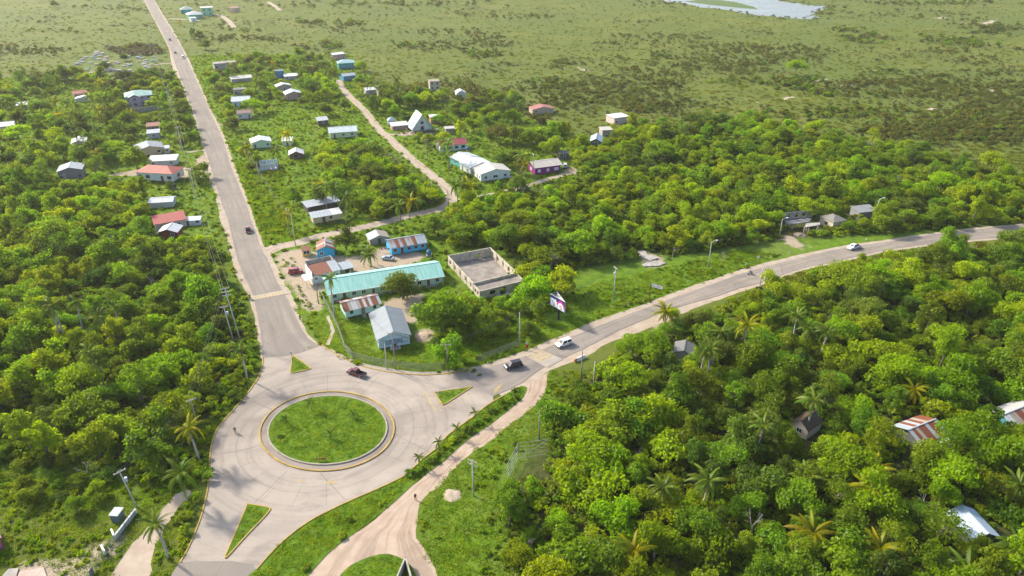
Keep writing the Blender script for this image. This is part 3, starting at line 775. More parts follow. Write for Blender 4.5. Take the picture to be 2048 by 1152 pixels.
def frond_places(kind, seed, n):
    rng = random.Random(seed); out = []
    for i in range(n):
        az = i * 2.39996 + rng.uniform(-.25, .25); lvl = i / n          # upper fronds first
        which = 0 if lvl < .34 else (1 if lvl < .7 else 2)
        pitch = {0: R(-38), 1: R(-8), 2: R(26)}[which] + rng.uniform(-.12, .12)
        out.append((which, (rng.uniform(-.25, .25), pitch, az), rng.uniform(.85, 1.12)))
    return out
PALM_N = {'royal': 19, 'coco': 22, 'young': 12, 'cocofar': 15}
def make_palm(name, loc, kind, col, H, label, group=None, seed=0, lean=0.0, sc=1.0, rz=0.0):
    """Palm with each frond a part of its own."""
    t = empty(name, loc, rz); tag(t, label, 'palm tree', group); t.scale = (sc, sc, sc)
    me, top = palm_trunk(kind, H, seed, lean); link('trunk', me, t)
    fp = frond_places(kind, seed, PALM_N[kind] - seed % 4)
    for j, (w, rot, s) in enumerate(fp):
        dry = kind != 'young' and j >= len(fp) - 1 - seed % 3; link('frond', FROND[kind, 'dry' if dry else col][w], t, top, (rot[0], rot[1] + (.55 if dry else 0), rot[2]), s * (.85 + .05 * (seed % 5)))
    return t
_PC = {}
def palm_crown(kind, col, seed):
    """All fronds of a small far palm as one crown mesh."""
    if (kind, col, seed) in _PC: return _PC[kind, col, seed]
    Q = []
    for w, rot, s in frond_places(kind, seed, PALM_N[kind]):
        f = FROND[kind, col][w]; V = np.empty(len(f.vertices) * 3, np.float32); f.vertices.foreach_get('co', V); V = V.reshape(-1, 3) * s
        Mx = np.array(Matrix.Rotation(0, 3, 'X')); from mathutils import Euler
        Mx = np.array(Euler(rot).to_matrix()); Q.append((V @ Mx.T).reshape(-1, 4, 3))
    me = quads_mesh('crown', np.concatenate(Q), FROND[kind, col][0].materials[0]); _PC[kind, col, seed] = me
    return me
_PT = {}
def far_palm(name, loc, kind, col, H, label, group, seed=0, rz=0.0, sc=1.0):
    t = empty(name, loc, rz); tag(t, label, 'palm tree', group); t.scale = (sc, sc, sc)
    k = (kind, round(H), seed % 3)
    if k not in _PT: _PT[k] = palm_trunk(kind, round(H), seed % 3, .12 if kind == 'coco' else .02)
    me, top = _PT[k]; link('trunk', me, t); link('crown', palm_crown('cocofar' if kind == 'coco' else kind, col, seed % 3), t, top)
    return t

# undergrowth, bushes and grass (scattered by geometry nodes as stuff)
PROTO = {}
def proto(key, mesh):
    o = bpy.data.objects.new('proto_' + key, mesh); PROTO.setdefault(key.split(':')[0], []).append(o); return o
for s in range(4):
    Q, _ = crown_quads(300 + s, 1.0, .75, .15, 9, 46, .30, .9, .3, .5); 
    for nm, mt in (('bush_lime', L_LIME), ('bush_mid', L_MID), ('bush_dark', L_DARK), ('bush_scrub', L_SCRUB), ('bush_dry', L_BROWN), ('bush_olive', L_OLIVE)):
        proto(f'{nm}:{s}', quads_mesh(nm, Q, mt))
def tuft_quads(seed, n, rad, h, w):
    rng = np.random.default_rng(seed); a = rng.uniform(0, 2 * math.pi, n); r = rad * np.sqrt(rng.uniform(0, 1, n))
    B = np.c_[r * np.cos(a), r * np.sin(a), np.zeros(n)]; b = rng.uniform(0, 2 * math.pi, n)
    T = np.c_[np.cos(b), np.sin(b), np.zeros(n)]; hh = h * rng.uniform(.5, 1.15, n)
    lean = rng.normal(size=(n, 3)) * .45; lean[:, 2] = 1; lean *= hh[:, None]; W = T * (w * rng.uniform(.6, 1.3, n))[:, None]
    return np.stack([B - W, B + W, B + lean + W * .25, B + lean - W * .25], 1)
for s in range(4):
    proto(f'grass:{s}', quads_mesh('grass', tuft_quads(400 + s, 60, .8, .20, .075), L_GRASS))
    proto(f'weed:{s}', quads_mesh('weed', np.concatenate([tuft_quads(420 + s, 26, .6, .55, .10), crown_quads(430 + s, .6, .35, .08, 5, 34, .24)[0]]), L_GRASS))
    proto(f'fieldgrass:{s}', quads_mesh('fieldgrass', tuft_quads(440 + s, 40, 1.1, .55, .16), L_GRASSO))
for i, k in enumerate(()):
    for nm in ('lime', 'mid', 'dark', 'olive')[:0]:
        V = np.empty(len(CROWN[k, nm].vertices) * 3, np.float32); CROWN[k, nm].vertices.foreach_get('co', V)
        proto(f'tree_{nm}:{i}', CROWN[k, nm])

def gn_scatter(name, label, P, keys, cat=None, parent=None, kind='stuff'):
    """P rows: x, y, z, rot, scale, variant. One object; points carry instances of the prototypes."""
    P = np.asarray(P, float)
    protos = [o for k in keys for o in PROTO[k]]
    col = bpy.data.collections.new('prototypes_' + name)
    for i, o in enumerate(protos):
        c = bpy.data.objects.new(f'p{i:03d}_{name}', o.data); col.objects.link(c)
    me = bpy.data.meshes.new(name); me.vertices.add(len(P)); me.vertices.foreach_set('co', P[:, :3].astype(np.float32).ravel())
    a = me.attributes.new('rot', 'FLOAT_VECTOR', 'POINT')
    a.data.foreach_set('vector', np.c_[RNG.normal(0, .06, len(P)), RNG.normal(0, .06, len(P)), P[:, 3]].astype(np.float32).ravel())
    a = me.attributes.new('scl', 'FLOAT', 'POINT'); a.data.foreach_set('value', P[:, 4].astype(np.float32))
    a = me.attributes.new('pick', 'INT', 'POINT'); a.data.foreach_set('value', (P[:, 5].astype(np.int32) % len(protos)))
    o = link(name, me, parent); tag(o, label, cat, None, kind)
    ng = bpy.data.node_groups.new('scatter_' + name, 'GeometryNodeTree')
    ng.interface.new_socket('Geometry', in_out='INPUT', socket_type='NodeSocketGeometry'); ng.interface.new_socket('Geometry', in_out='OUTPUT', socket_type='NodeSocketGeometry')
    N, L = ng.nodes, ng.links
    gi, go = N.new('NodeGroupInput'), N.new('NodeGroupOutput'); ip = N.new('GeometryNodeInstanceOnPoints'); ci = N.new('GeometryNodeCollectionInfo')
    ci.inputs['Collection'].default_value = col; ci.inputs['Separate Children'].default_value = True; ci.inputs['Reset Children'].default_value = True
    def na(nm, dt):
        x = N.new('GeometryNodeInputNamedAttribute'); x.data_type = dt; x.inputs['Name'].default_value = nm; return x.outputs['Attribute']
    ip.inputs['Pick Instance'].default_value = True
    e2r = N.new('FunctionNodeEulerToRotation')
    L.new(na('rot', 'FLOAT_VECTOR'), e2r.inputs[0]); L.new(e2r.outputs[0], ip.inputs['Rotation'])
    L.new(na('scl', 'FLOAT'), ip.inputs['Scale']); L.new(na('pick', 'INT'), ip.inputs['Instance Index'])
    L.new(gi.outputs[0], ip.inputs['Points']); L.new(ci.outputs['Instances'], ip.inputs['Instance']); L.new(ip.outputs[0], go.inputs[0])
    o.modifiers.new('scatter', 'NODES').node_group = ng
    return o
# ------------------------------------------------------------------ buildings
FOOT = []                                                # footprints kept clear of plants
G_DARK = glassmat()
M_WHITE = paint('white_paint', (.72, .72, .70), .6, .18)
M_TRIM = paint('trim_white', (.75, .75, .73), .6, .1)
M_CONCW = paint('bare_concrete', (.36, .33, .285), .9, .45, (.14, .13, .11), .7, bump=.2)
M_WOOD = paint('weathered_timber', (.20, .165, .13), .9, .4, (.09, .08, .07))
M_DWOOD = paint('dark_timber', (.085, .068, .055), .9, .35)
M_DOOR = paint('door_brown', (.10, .07, .05), .7, .2)
M_POST = paint('grey_post', (.30, .27, .23), .9, .3)
def wallmat(c): return paint('wall_%02x%02x%02x' % tuple(int(min(x, 1) * 255) for x in c), c, .8, .22, (.25, .22, .18), .8)
def roofmat(c, rust=0.0, streak=.28):
    c = tuple(x * .80 for x in c)
    return metal_roof('roof_%02x%02x%02x_%d' % (*[int(min(x, 1) * 255) for x in c], int(rust * 100)), c, streak, rust)
GALV, GREY, WHT, TEAL, REDR, CREAM = (.42, .46, .49), (.28, .31, .335), (.62, .63, .62), (.30, .52, .46), (.42, .085, .07), (.60, .55, .46)
RUSTC = (.24, .085, .045)

def slope(m, q, mat, th=.06):
    """Roof slope: q = eave-left, eave-right, ridge-right, ridge-left (CCW from outside); UV in metres."""
    q = [Vector(p) for p in q]; n = (q[1] - q[0]).cross(q[-1] - q[0]).normalized(); lo = [p - n * th for p in q]
    ex = (q[1] - q[0]).normalized(); ey = n.cross(ex)
    m.face(q, mat, [((p - q[0]).dot(ex), (p - q[0]).dot(ey)) for p in q])
    m.face(lo[::-1], mat, [((p - q[0]).dot(ex), (p - q[0]).dot(ey)) for p in lo[::-1]])
    k = len(q)
    for i in range(k):
        f = [q[(i + 1) % k], q[i], lo[i], lo[(i + 1) % k]]
        m.face(f, mat, [((p - q[0]).dot(ex), (p - q[0]).dot(ey)) for p in f])
def opening(root, kind, cx, z0, w, h, face, W, D, frame=M_TRIM, pane=None, shutter=None):
    """Window or door on a wall: face 'f' front (y=0), 'r' right (x=W), 'l' left (x=0)."""
    fr = MB(); t = .09
    def place(m, u0, v0, u1, v1, d0, d1, mat):
        if face == 'f': m.box(u0, -d1, v0, u1, -d0, v1, mat)
        elif face == 'r': m.box(W + d0, u0, v0, W + d1, u1, v1, mat)
        elif face == 'l': m.box(-d1, u0, v0, -d0, u1, v1, mat)
        else: m.box(u0, D + d0, v0, u1, D + d1, v1, mat)
    a, b = cx - w / 2, cx + w / 2
    if kind == 'd':
        place(fr, a, z0, b, z0 + h, .003, .05, shutter or M_DOOR); o = fr.build('door', root)
        f2 = MB()
        for q in ((a - t, z0, a, z0 + h + t), (b, z0, b + t, z0 + h + t), (a, z0 + h, b, z0 + h + t)): place(f2, *q, .003, .08, frame)
        f2.build('door_frame', o)
        hd = MB(); place(hd, b - .18, z0 + h * .47, b - .08, z0 + h * .5, .05, .1, M_POST); hd.build('handle', o)
    else:
        for q in ((a - t, z0 - t, a, z0 + h + t), (b, z0 - t, b + t, z0 + h + t), (a, z0 + h, b, z0 + h + t), (a, z0 - t, b, z0)): place(fr, *q, .003, .08, frame)
        o = fr.build('window', root)
        pn = MB(); place(pn, a, z0, b, z0 + h, .003, .035, pane or G_DARK); pn.build('pane', o)
        ml = MB(); place(ml, cx - .03, z0, cx + .03, z0 + h, .04, .065, frame); ml.build('mullion', o)

def house(name, label, A, B, D, H, wall=(.7, .7, .68), roof=WHT, kind='gable', ridge='x', rise=1.3, over=.4, stilts=0.0, front='', right='', left='', cat='house', rust=0.0, sheets=None, group=None,
          wh=1.1, ww=1.1, dh=2.0, sill=.95, frame=None, pane=None, door=None, posts=0, solid_gable=True, trunkless=False, porch=0.0, foot=True, wmat=None, steps=False):
    """A to B: ground corners of the wall nearest the viewer. Wall, roof, windows and doors are its parts."""
    a, b = at(*A), at(*B); W = (b - a).length; rz = math.atan2(b.y - a.y, b.x - a.x)
    r = empty(name, a, rz); tag(r, label, cat, group)
    wm = wmat or wallmat(wall); fm = frame or M_TRIM; z0 = stilts; zt = z0 + H
    m = MB(); T = .16
    m.box(0, 0, z0, W, T, zt, wm); m.box(0, D - T, z0, W, D, zt, wm); m.box(0, T, z0, T, D - T, zt, wm); m.box(W - T, T, z0, W, D - T, zt, wm)
    if kind == 'gable' and solid_gable:
        if ridge == 'x':
            for x0, x1 in ((0, T), (W - T, W)):
                P = [(x0, 0, zt), (x0, D, zt), (x0, D / 2, zt + rise), (x1, 0, zt), (x1, D, zt), (x1, D / 2, zt + rise)]
                m.face([P[0], P[2], P[1]], wm); m.face([P[3], P[4], P[5]], wm); m.face([P[0], P[3], P[5], P[2]], wm); m.face([P[1], P[2], P[5], P[4]], wm)
        else:
            for y0, y1 in ((0, T), (D - T, D)):
                P = [(0, y0, zt), (W, y0, zt), (W / 2, y0, zt + rise), (0, y1, zt), (W, y1, zt), (W / 2, y1, zt + rise)]
                m.face([P[0], P[1], P[2]], wm); m.face([P[3], P[5], P[4]], wm); m.face([P[0], P[2], P[5], P[3]], wm); m.face([P[1], P[4], P[5], P[2]], wm)
    m.build('wall', r)
    fl = MB(); fl.box(T, T, z0 - .02, W - T, D - T, z0 + .06, M_CONCW); fl.build('floor_slab', r)
    if stilts > .3:
        nx_, ny_ = max(2, int(W / 2.6) + 1), max(2, int(D / 3.0) + 1)
        for i in range(nx_):
            for j in range(ny_):
                p = MB(); x = .12 + (W - .4) * i / (nx_ - 1); y = .12 + (D - .4) * j / (ny_ - 1); p.box(x, y, 0, x + .16, y + .16, z0 - .022, M_POST); p.build('stilt', r)
    rm = roof if hasattr(roof, 'node_tree') else roofmat(roof, rust); o_ = over
    if kind == 'gable':
        if ridge == 'x':
            k = rise / (D / 2); ze = zt - k * o_
            S = [[(-o_, -o_, ze), (W + o_, -o_, ze), (W + o_, D / 2, zt + rise), (-o_, D / 2, zt + rise)], [(W + o_, D + o_, ze), (-o_, D + o_, ze), (-o_, D / 2, zt + rise), (W + o_, D / 2, zt + rise)]]
            cap = (-o_, D / 2 - .14, zt + rise - .02, W + o_, D / 2 + .14, zt + rise + .085)
        else:
            k = rise / (W / 2); ze = zt - k * o_
            S = [[(-o_, D + o_, ze), (-o_, -o_, ze), (W / 2, -o_, zt + rise), (W / 2, D + o_, zt + rise)], [(W + o_, -o_, ze), (W + o_, D + o_, ze), (W / 2, D + o_, zt + rise), (W / 2, -o_, zt + rise)]]
            cap = (W / 2 - .14, -o_, zt + rise - .02, W / 2 + .14, D + o_, zt + rise + .085)
        for si, q in enumerate(S):
            q = [Vector(p) + Vector((0, 0, .075)) for p in q]
            if sheets and si in sheets:
                base = None; cols = sheets[si]; n = len(cols)
                for i in range(n):
                    mm = MB(); f0, f1 = i / n + .002, (i + 1) / n - .002; dz = Vector((0, 0, .006 * (i % 3)))
                    qq = [q[0].lerp(q[1], f0) + dz, q[0].lerp(q[1], f1) + dz, q[3].lerp(q[2], f1) + dz, q[3].lerp(q[2], f0) + dz]
                    slope(mm, qq, cols[i]); mm.build('roof_sheet', r)
            else:
                mm = MB(); slope(mm, q, rm); mm.build('roof', r)
        mm = MB(); c0 = (cap[0], cap[1], cap[2] + .075, cap[3], cap[4], cap[5] + .05); mm.box(*c0, rm if not sheets else roofmat(GALV)); 
        for f in range(len(mm.f)): mm.uv[f] = [(0, 0), (1, 0), (1, .2), (0, .2)]
        mm.build('ridge_cap', r)
    elif kind == 'hip':
        k = rise / (min(W, D) / 2); ze = zt - k * o_; x0, x1, y0, y1 = -o_, W + o_, -o_, D + o_
        if W >= D: r0, r1 = (D / 2, D / 2), (W - D / 2, D / 2)
        else: r0, r1 = (W / 2, W / 2), (W / 2, D - W / 2)
        z1 = zt + rise + .075; ze += .075
        if W >= D: S = [[(x0, y0, ze), (x1, y0, ze), (*r1, z1), (*r0, z1)], [(x1, y0, ze), (x1, y1, ze), (*r1, z1)], [(x1, y1, ze), (x0, y1, ze), (*r0, z1), (*r1, z1)], [(x0, y1, ze), (x0, y0, ze), (*r0, z1)]]
        else: S = [[(x0, y0, ze), (x1, y0, ze), (*r0, z1)], [(x1, y0, ze), (x1, y1, ze), (*r1, z1), (*r0, z1)], [(x1, y1, ze), (x0, y1, ze), (*r1, z1)], [(x0, y1, ze), (x0, y0, ze), (*r0, z1), (*r1, z1)]]
        mm = MB()
        for q in S: slope(mm, q, rm)
        mm.build('roof', r)
    elif kind == 'shed':                                  # rises towards the back (rise>0) or the front (rise<0)
        zf, zb = zt + .075 + max(0, -rise), zt + .075 + max(0, rise); k = (zb - zf) / D
        q = [(-o_, -o_, zf - k * o_), (W + o_, -o_, zf - k * o_), (W + o_, D + o_, zb + k * o_), (-o_, D + o_, zb + k * o_)]
        mw = MB()
        if rise < 0: mw.box(0, 0, zt, W, T, zf - .08, wm); P0, P1 = (0, 0, zf - .09), (0, D, zt)
        else: mw.box(0, D - T, zt, W, D, zb - .08, wm)
        for x0, x1 in ((0, T), (W - T, W)):
            hi = (x0, 0, zf - .09) if rise < 0 else (x0, D, zb - .09)
            e0, e1 = (0, 0, zt), (0, D, zt)
            mw.face([(x0, 0, zt), (x0, D, zt), hi], wm); mw.face([(x1, 0, zt), (x1, D, zt), (x1, *hi[1:])], wm)
        mw.build('wall', r)
        if sheets and 0 in sheets:
            q = [Vector(p) for p in q]; cols = sheets[0]; n = len(cols)
            for i in range(n):
                mm = MB(); f0, f1 = i / n + .002, (i + 1) / n - .002; dz = Vector((0, 0, .006 * (i % 3)))
                slope(mm, [q[0].lerp(q[1], f0) + dz, q[0].lerp(q[1], f1) + dz, q[3].lerp(q[2], f1) + dz, q[3].lerp(q[2], f0) + dz], cols[i]); mm.build('roof_sheet', r)
        else:
            mm = MB(); slope(mm, q, rm); mm.build('roof', r)
    elif kind == 'flat':
        mm = MB(); mm.box(-o_, -o_, zt + .003, W + o_, D + o_, zt + .18, rm)
        for f in range(len(mm.f)): mm.uv[f] = [(0, 0), (4, 0), (4, 4), (0, 4)]
        mm.build('roof', r)
    for spec, face, L in ((front, 'f', W), (right, 'r', D), (left, 'l', D)):
        n = len(spec)
        for i, ch in enumerate(spec):
            cx = L * (i + .5) / n
            if ch == 'w': opening(r, 'w', cx, z0 + sill, ww, wh, face, W, D, fm, pane)
            elif ch == 'W': opening(r, 'w', cx, z0 + sill, ww * 1.7, wh, face, W, D, fm, pane)
            elif ch == 'd': opening(r, 'd', cx, z0 + .08, .95, dh, face, W, D, fm, None, door)
            elif ch == '2':
                opening(r, 'w', cx, z0 + sill, ww, wh, face, W, D, fm, pane); opening(r, 'w', cx, z0 + sill + H / 2, ww, wh, face, W, D, fm, pane)
    if porch:
        pm = MB(); slope(pm, [(-o_, -porch - .2, zt - .55), (W + o_, -porch - .2, zt - .55), (W + o_, -.02, zt - .14), (-o_, -.02, zt - .14)], rm); pm.build('porch_roof', r)
        for i in range(posts or 3):
            p = MB(); x = W * (i + .02) / max(1, (posts or 3) - 1) * .98; p.box(x - .06, -porch, 0, x + .06, -porch + .12, zt - .62, M_TRIM); p.build('porch_post', r)
    if steps:
        for i in range(4):
            p = MB(); p.box(W * .5 - .6, -.32 * (i + 1), 0, W * .5 + .6, -.32 * i - .01, max(.12, z0 * (1 - i / 4) - .1), M_CONCW); p.build('step', r)
    if foot:
        c, s = math.cos(rz), math.sin(rz); g = .8
        FOOT.append([(a.x + x * c - y * s, a.y + x * s + y * c) for x, y in ((-g, -g - porch), (W + g, -g - porch), (W + g, D + g), (-g, D + g))])
    return r, W, rz

rs = lambda *c: [roofmat(x[0], x[1]) for x in c]
RU, WH_, TN, GA = (RUSTC, .5), ((.55, .53, .50), .12), ((.42, .36, .29), .3), (GALV, .12)
# --- around the school yard
sch, W_, _ = house('school_building', 'long pale green school building with teal metal roof beside a tall palm', (661, 603), (884, 567), 10.5, 3.0, (.44, .60, .38), metal_roof('school_roof', (.17, .40, .33), .2, 0, 0, .7, (.33, .54, .47), .0), 'gable', 'x', 1.9, .8, front='wdwwdwwdwwdw', cat='school', frame=M_TRIM, porch=0)
for i in range(12):
    p = MB(); x = -.2 + (W_ + .4) * i / 11; p.box(x - .06, -.72, 0, x + .06, -.6, 2.75, M_TRIM); p.build('veranda_post', sch)
m = MB(); m.box(-.9, -.95, 2.66, W_ + .9, -.87, 2.88, M_TRIM); m.build('fascia', sch)
m = MB(); m.box(0, -1.3, 0, W_, -.05, .16, M_CONCW); m.build('veranda_floor', sch)
house('stilted_house', 'mint green stilted timber house with rust and white striped sheet roof', (693, 641), (762, 625), 6.0, 2.3, (.40, .60, .50), WHT, 'gable', 'x', 1.1, .45, .9, 'wdw', 'w', '', sheets={0: rs(RU, RU, TN, WH_, WH_, TN, RU, WH_, RU, WH_, RU, RU, GA), 1: rs(RU, TN, RU, TN, WH_, RU, TN, RU)}, steps=True, frame=M_WOOD, ww=.8, wh=.9, door=M_WOOD)
chu, W_, _ = house('church_hall', 'pale blue gabled hall with plain grey metal roof and white ridge', (758, 699), (820, 689), 14.0, 3.1, (.52, .62, .66), (.27, .305, .33), 'gable', 'y', 1.7, .55, .25, 'wdw', '', 'wwww', frame=paint('blue_frame', (.07, .10, .17), .6, .1), pane=paint('pale_shutter', (.55, .58, .60), .6, .1), cat='hall', ww=1.3, wh=1.3)
m = MB(); m.box(W_ * .22, -.07, 1.0, W_ * .78, -.004, 2.2, paint('mural_blue', (.25, .36, .46), .8, .2)); m.face([(W_ * .22, -.05, 2.2), (W_ * .78, -.05, 2.2), (W_ * .5, -.05, 2.75)], paint('mural_blue', (.25, .36, .46))); m.build('painted_mural', chu)
m = MB(); slope(m, [(W_ * .36, -1.5, 2.15), (W_ * .66, -1.5, 2.15), (W_ * .66, -.02, 2.45), (W_ * .36, -.02, 2.45)], roofmat(GREY)); m.build('door_canopy', chu)
for x in (.37, .64):
    p = MB(); p.box(W_ * x, -1.4, 0, W_ * x + .1, -1.3, 2.1, M_TRIM); p.build('canopy_post', chu)
m = MB(); m.box(W_ * .34, -1.6, 0, W_ * .68, -.02, .22, M_CONCW); m.build('entrance_slab', chu)
shp, W_, _ = house('shop_house', 'white roadside shop with red rust roof sheets facing the dirt forecourt', (627, 569), (682, 556), 5.5, 3.0, (.62, .65, .68), WHT, 'shed', 'x', .9, .3, 0, 'ww w', '', 'd', sheets={0: rs(RU, RU, RU, RU, RU, RU, RU, (GALV, .15), (GALV, .1), GA)}, cat='shop', ww=.8, wh=.7, sill=1.4)
m = MB(); m.box(-.25, -.5, 0, -.05, 6.6, 4.3, M_WHITE); m.build('shopfront_wall', shp)
m = MB(); m.slab([(-2.6, -1.2, 2.5), (-.27, -1.2, 2.7), (-.27, 3.2, 2.7), (-2.6, 3.2, 2.5)], .1, M_WHITE); m.build('awning', shp)
for y in (-1.0, 3.0):
    p = MB(); p.box(-2.5, y - .06, 0, -2.38, y + .06, 2.4, M_TRIM); p.build('awning_post', shp)
m = MB(); m.box(.2, 5.62, 0, W_, 5.8, 3.0, M_CONCW); m.box(.2, 9.0, 0, W_, 9.18, 4.2, M_CONCW); m.box(.2, 5.8, 0, .38, 9.0, 4.2, M_CONCW); m.box(W_ - .18, 5.8, 0, W_, 9.0, 4.2, M_CONCW); m.build('parapet_wall', shp)
house('lean_to_shed', 'small grey roofed shed behind the white shop', (683, 553), (708, 547), 4.0, 2.3, (.24, .25, .12), GALV, 'shed', 'x', .5, .3, 0, ' w ', '', '', cat='shed', frame=M_WOOD)
house('cottage', 'small bright blue cottage with brown rust roof behind the shop', (636, 517), (670, 514), 6.5, 2.9, (.03, .36, .58), RUSTC, 'gable', 'y', 1.2, .4, .2, 'w ', '', 'w', rust=.5, sheets={0: rs(RU, RU, TN, RU, RU), 1: rs(RU, GA, RU, GA, TN)})
house('food_stall', 'small yellow walled stall beside the blue cottage', (606, 514), (622, 512), 2.6, 2.2, (.62, .42, .05), RUSTC, 'shed', 'x', .4, .25, 0, 'W', '', '', cat='stall', rust=.4)
house('family_house', 'large bright blue house with patched galvanised and rust roof', (784, 512), (853, 500), 7.0, 2.7, (.03, .38, .62), GALV, 'gable', 'x', 1.4, .5, .35, 'wdwww', 'w', '', sheets={0: rs((GALV, .45), (GALV, .5), RU, (GALV, .5), RU, (GALV, .35), TN, RU, GA, (GALV, .1), GA), 1: rs(GA, GA, (GALV, .2), GA, GA, GA)}, frame=paint('pink_frame', (.55, .25, .25), .7, .2))
house('work_shed', 'grey and tan gable shed next to the large blue house', (741, 491), (778, 485), 5.0, 2.2, (.30, .27, .23), GALV, 'gable', 'y', 1.1, .4, 0, ' d ', '', '', cat='shed', sheets={0: rs(GA, GA, (GALV, .1)), 1: rs(TN, TN, TN)}, frame=M_WOOD)
# --- roofless concrete shell with its lower annexe
def wall_with_holes(m, a, b, z0, z1, holes, mat, T=.22):
    """Upright wall from a to b (plan points); holes: (start, end, sill, head) in metres along it."""
    a, b = Vector((*a[:2], 0)), Vector((*b[:2], 0)); d = b - a; L = d.length; M = Matrix.Translation(a) @ Matrix.Rotation(math.atan2(d.y, d.x), 4, 'Z')
    x = 0
    for s, e, lo, hi in sorted(holes):
        m.box(x, -T / 2, z0, s, T / 2, z1, mat, M)
        if lo > z0: m.box(s, -T / 2, z0, e, T / 2, lo, mat, M)
        if hi < z1: m.box(s, -T / 2, hi, e, T / 2, z1, mat, M)
        x = e
    m.box(x, -T / 2, z0, L, T / 2, z1, mat, M)
rt = empty('roofless_shell', at(947, 578)); tag(rt, 'roofless cream concrete building shell with bare floor and window holes', 'ruin')
M_CREAMC = paint('stained_cream_concrete', (.50, .44, .34), .9, .45, (.13, .115, .095), .8, bump=.2)
M_SLAB = paint('ruin_floor', (.27, .235, .20), .9, .6, (.10, .09, .08), .3)
RZ = 3.3
Pn = [at(896, 511, RZ), at(981, 495, RZ), at(1034, 545, RZ), at(947, 566, RZ)]
Pl = [Vector((*(p - rt.location).xy, 0)) for p in Pn]
def edge_holes(L, n, w, lo, hi): return [((i + .5) * L / n - w / 2, (i + .5) * L / n + w / 2, lo, hi) for i in range(n)]
for i, (n, w, lo, hi) in enumerate(((0, 0, 0, 0), (5, 1.3, 1.0, 2.5), (1, 1.5, .0, 2.3), (5, 1.3, 1.0, 2.5))):
    a, b = Pl[i], Pl[(i + 1) % 4]; L = (b - a).length; m = MB()
    wall_with_holes(m, a, b, 0, RZ, edge_holes(L, n, w, lo, hi) if n else [(L * .7, L * .7 + 1.0, 0, 2.1)], M_CREAMC); m.build('wall', rt)
    for f in np.linspace(0, 1, 5)[:-1]:
        p = MB(); c = a.lerp(b, float(f)); p.box(c.x - .17, c.y - .17, 0, c.x + .17, c.y + .17, RZ + .06, M_CREAMC); p.build('pillar', rt)
m = MB(); m.face([Vector((*p.xy, .25)) for p in Pl[::-1]], M_SLAB); m.build('floor_slab', rt)
d = (Pl[3] - Pl[0]).normalized(); e4 = Pl[3] + d * 5.0; e5 = Pl[2] + d * 5.0
for a, b, h, hl in ((Pl[3], e4, 2.9, [(1.2, 2.2, 1, 2.2), (3.0, 4.0, 1, 2.2)]), (e4, e5, 2.9, [((e5 - e4).length * .22, (e5 - e4).length * .34, .9, 2.1), ((e5 - e4).length * .45, (e5 - e4).length * .58, .3, 2.3), ((e5 - e4).length * .75, (e5 - e4).length * .88, .9, 2.1)]), (e5, Pl[2], 2.9, [])):
    m = MB(); wall_with_holes(m, a, b, 0, h, hl, M_CREAMC); m.build('annexe_wall', rt)
m = MB(); m.face([Vector((*p.xy, 2.5)) for p in (Pl[3], e4, e5, Pl[2])], M_SLAB); m.build('annexe_slab', rt)
q0 = e4.lerp(e5, .35); q1 = e4.lerp(e5, .65); m = MB(); m.slab([Vector((*p.xy, .4)) for p in (q0 + d * 1.8, q1 + d * 1.8, q1 + d * .15, q0 + d * .15)], .4, M_CREAMC); m.build('entrance_step', rt)
FOOT.append([(p + rt.location)[:2] for p in (Pl[0], Pl[1], e5, e4)])
rr = random.Random(3)
for i in range(9):                                        # fallen blocks on the bare floor
    p = MB(); c = Pl[0].lerp(Pl[1], rr.uniform(.15, .85)).lerp(Pl[3].lerp(Pl[2], rr.uniform(.15, .85)), rr.uniform(.3, .95)); Mx = Matrix.Translation(c + Vector((0, 0, .26))) @ Matrix.Rotation(rr.random() * 3, 4, 'Z')
    s = rr.uniform(.2, .6); p.box(-s, -.12, 0, s, .12, .18, M_CREAMC, Mx); o = p.build('rubble_block'); tag(o, 'fallen concrete block on the bare floor of the roofless shell', 'rubble', 'blocks fallen inside the roofless shell')
# --- huts by the lane
house('timber_hut', 'dark timber hut with flat galvanised roof beside the lane', (617, 428), (679, 415), 5.0, 2.5, (.085, .065, .05), GALV, 'shed', 'x', .5, .5, .3, 'w d w', '', '', wmat=M_DWOOD, frame=M_WOOD, rust=.12)
house('stilted_hut', 'cream stilted hut with grey and white shed roof by the lane', (628, 453), (684, 443), 4.2, 2.3, (.50, .40, .24), GALV, 'shed', 'x', .45, .5, 1.1, ' dw ', '', '', sheets={0: rs(GA, GA, GA, GA, GA, GA, (WHT, 0), (WHT, 0), (WHT, .05))}, frame=M_WOOD, ww=.8, wh=.8)
# --- west of the main road
ho, W_, _ = house('white_villa', 'white two level house with coral red hip roof near the dirt driveway', (277, 363), (348, 367), 8.5, 3.6, (.62, .63, .60), (.50, .13, .09), 'hip', 'x', 1.7, .6, .9, 'ww dw', 'w', '', ww=1.6, wh=1.2, pane=glassmat(), frame=paint('dark_frame', (.08, .08, .08), .7, .1))
house('storage_annexe', 'low building with flat white roof behind the coral roofed house', (299, 334), (353, 331), 6.5, 2.6, (.50, .50, .48), WHT, 'shed', 'x', .6, .4, 0, 'w w', '', '', cat='annexe')
house('cream_house', 'cream bungalow with light grey gable roof and side porch', (277, 315), (328, 308), 9.5, 3.0, (.58, .42, .25), GREY, 'gable', 'y', 1.3, .6, .4, 'w w', 'wd', '', frame=M_DOOR, wh=.8)
house('side_porch', 'small porch block on the side of the cream bungalow', (330, 309), (340, 308), 5.0, 2.4, (.55, .45, .34), GALV, 'flat', 'x', .3, .3, .4, 'w', '', '', cat='porch')
house('grey_block_house', 'grey block house with pale metal roof among the dense trees', (120, 362), (168, 357), 8.0, 4.2, (.20, .20, .20), GALV, 'gable', 'y', 1.3, .4, 0, 'w  w', 'w', '', frame=M_CONCW)
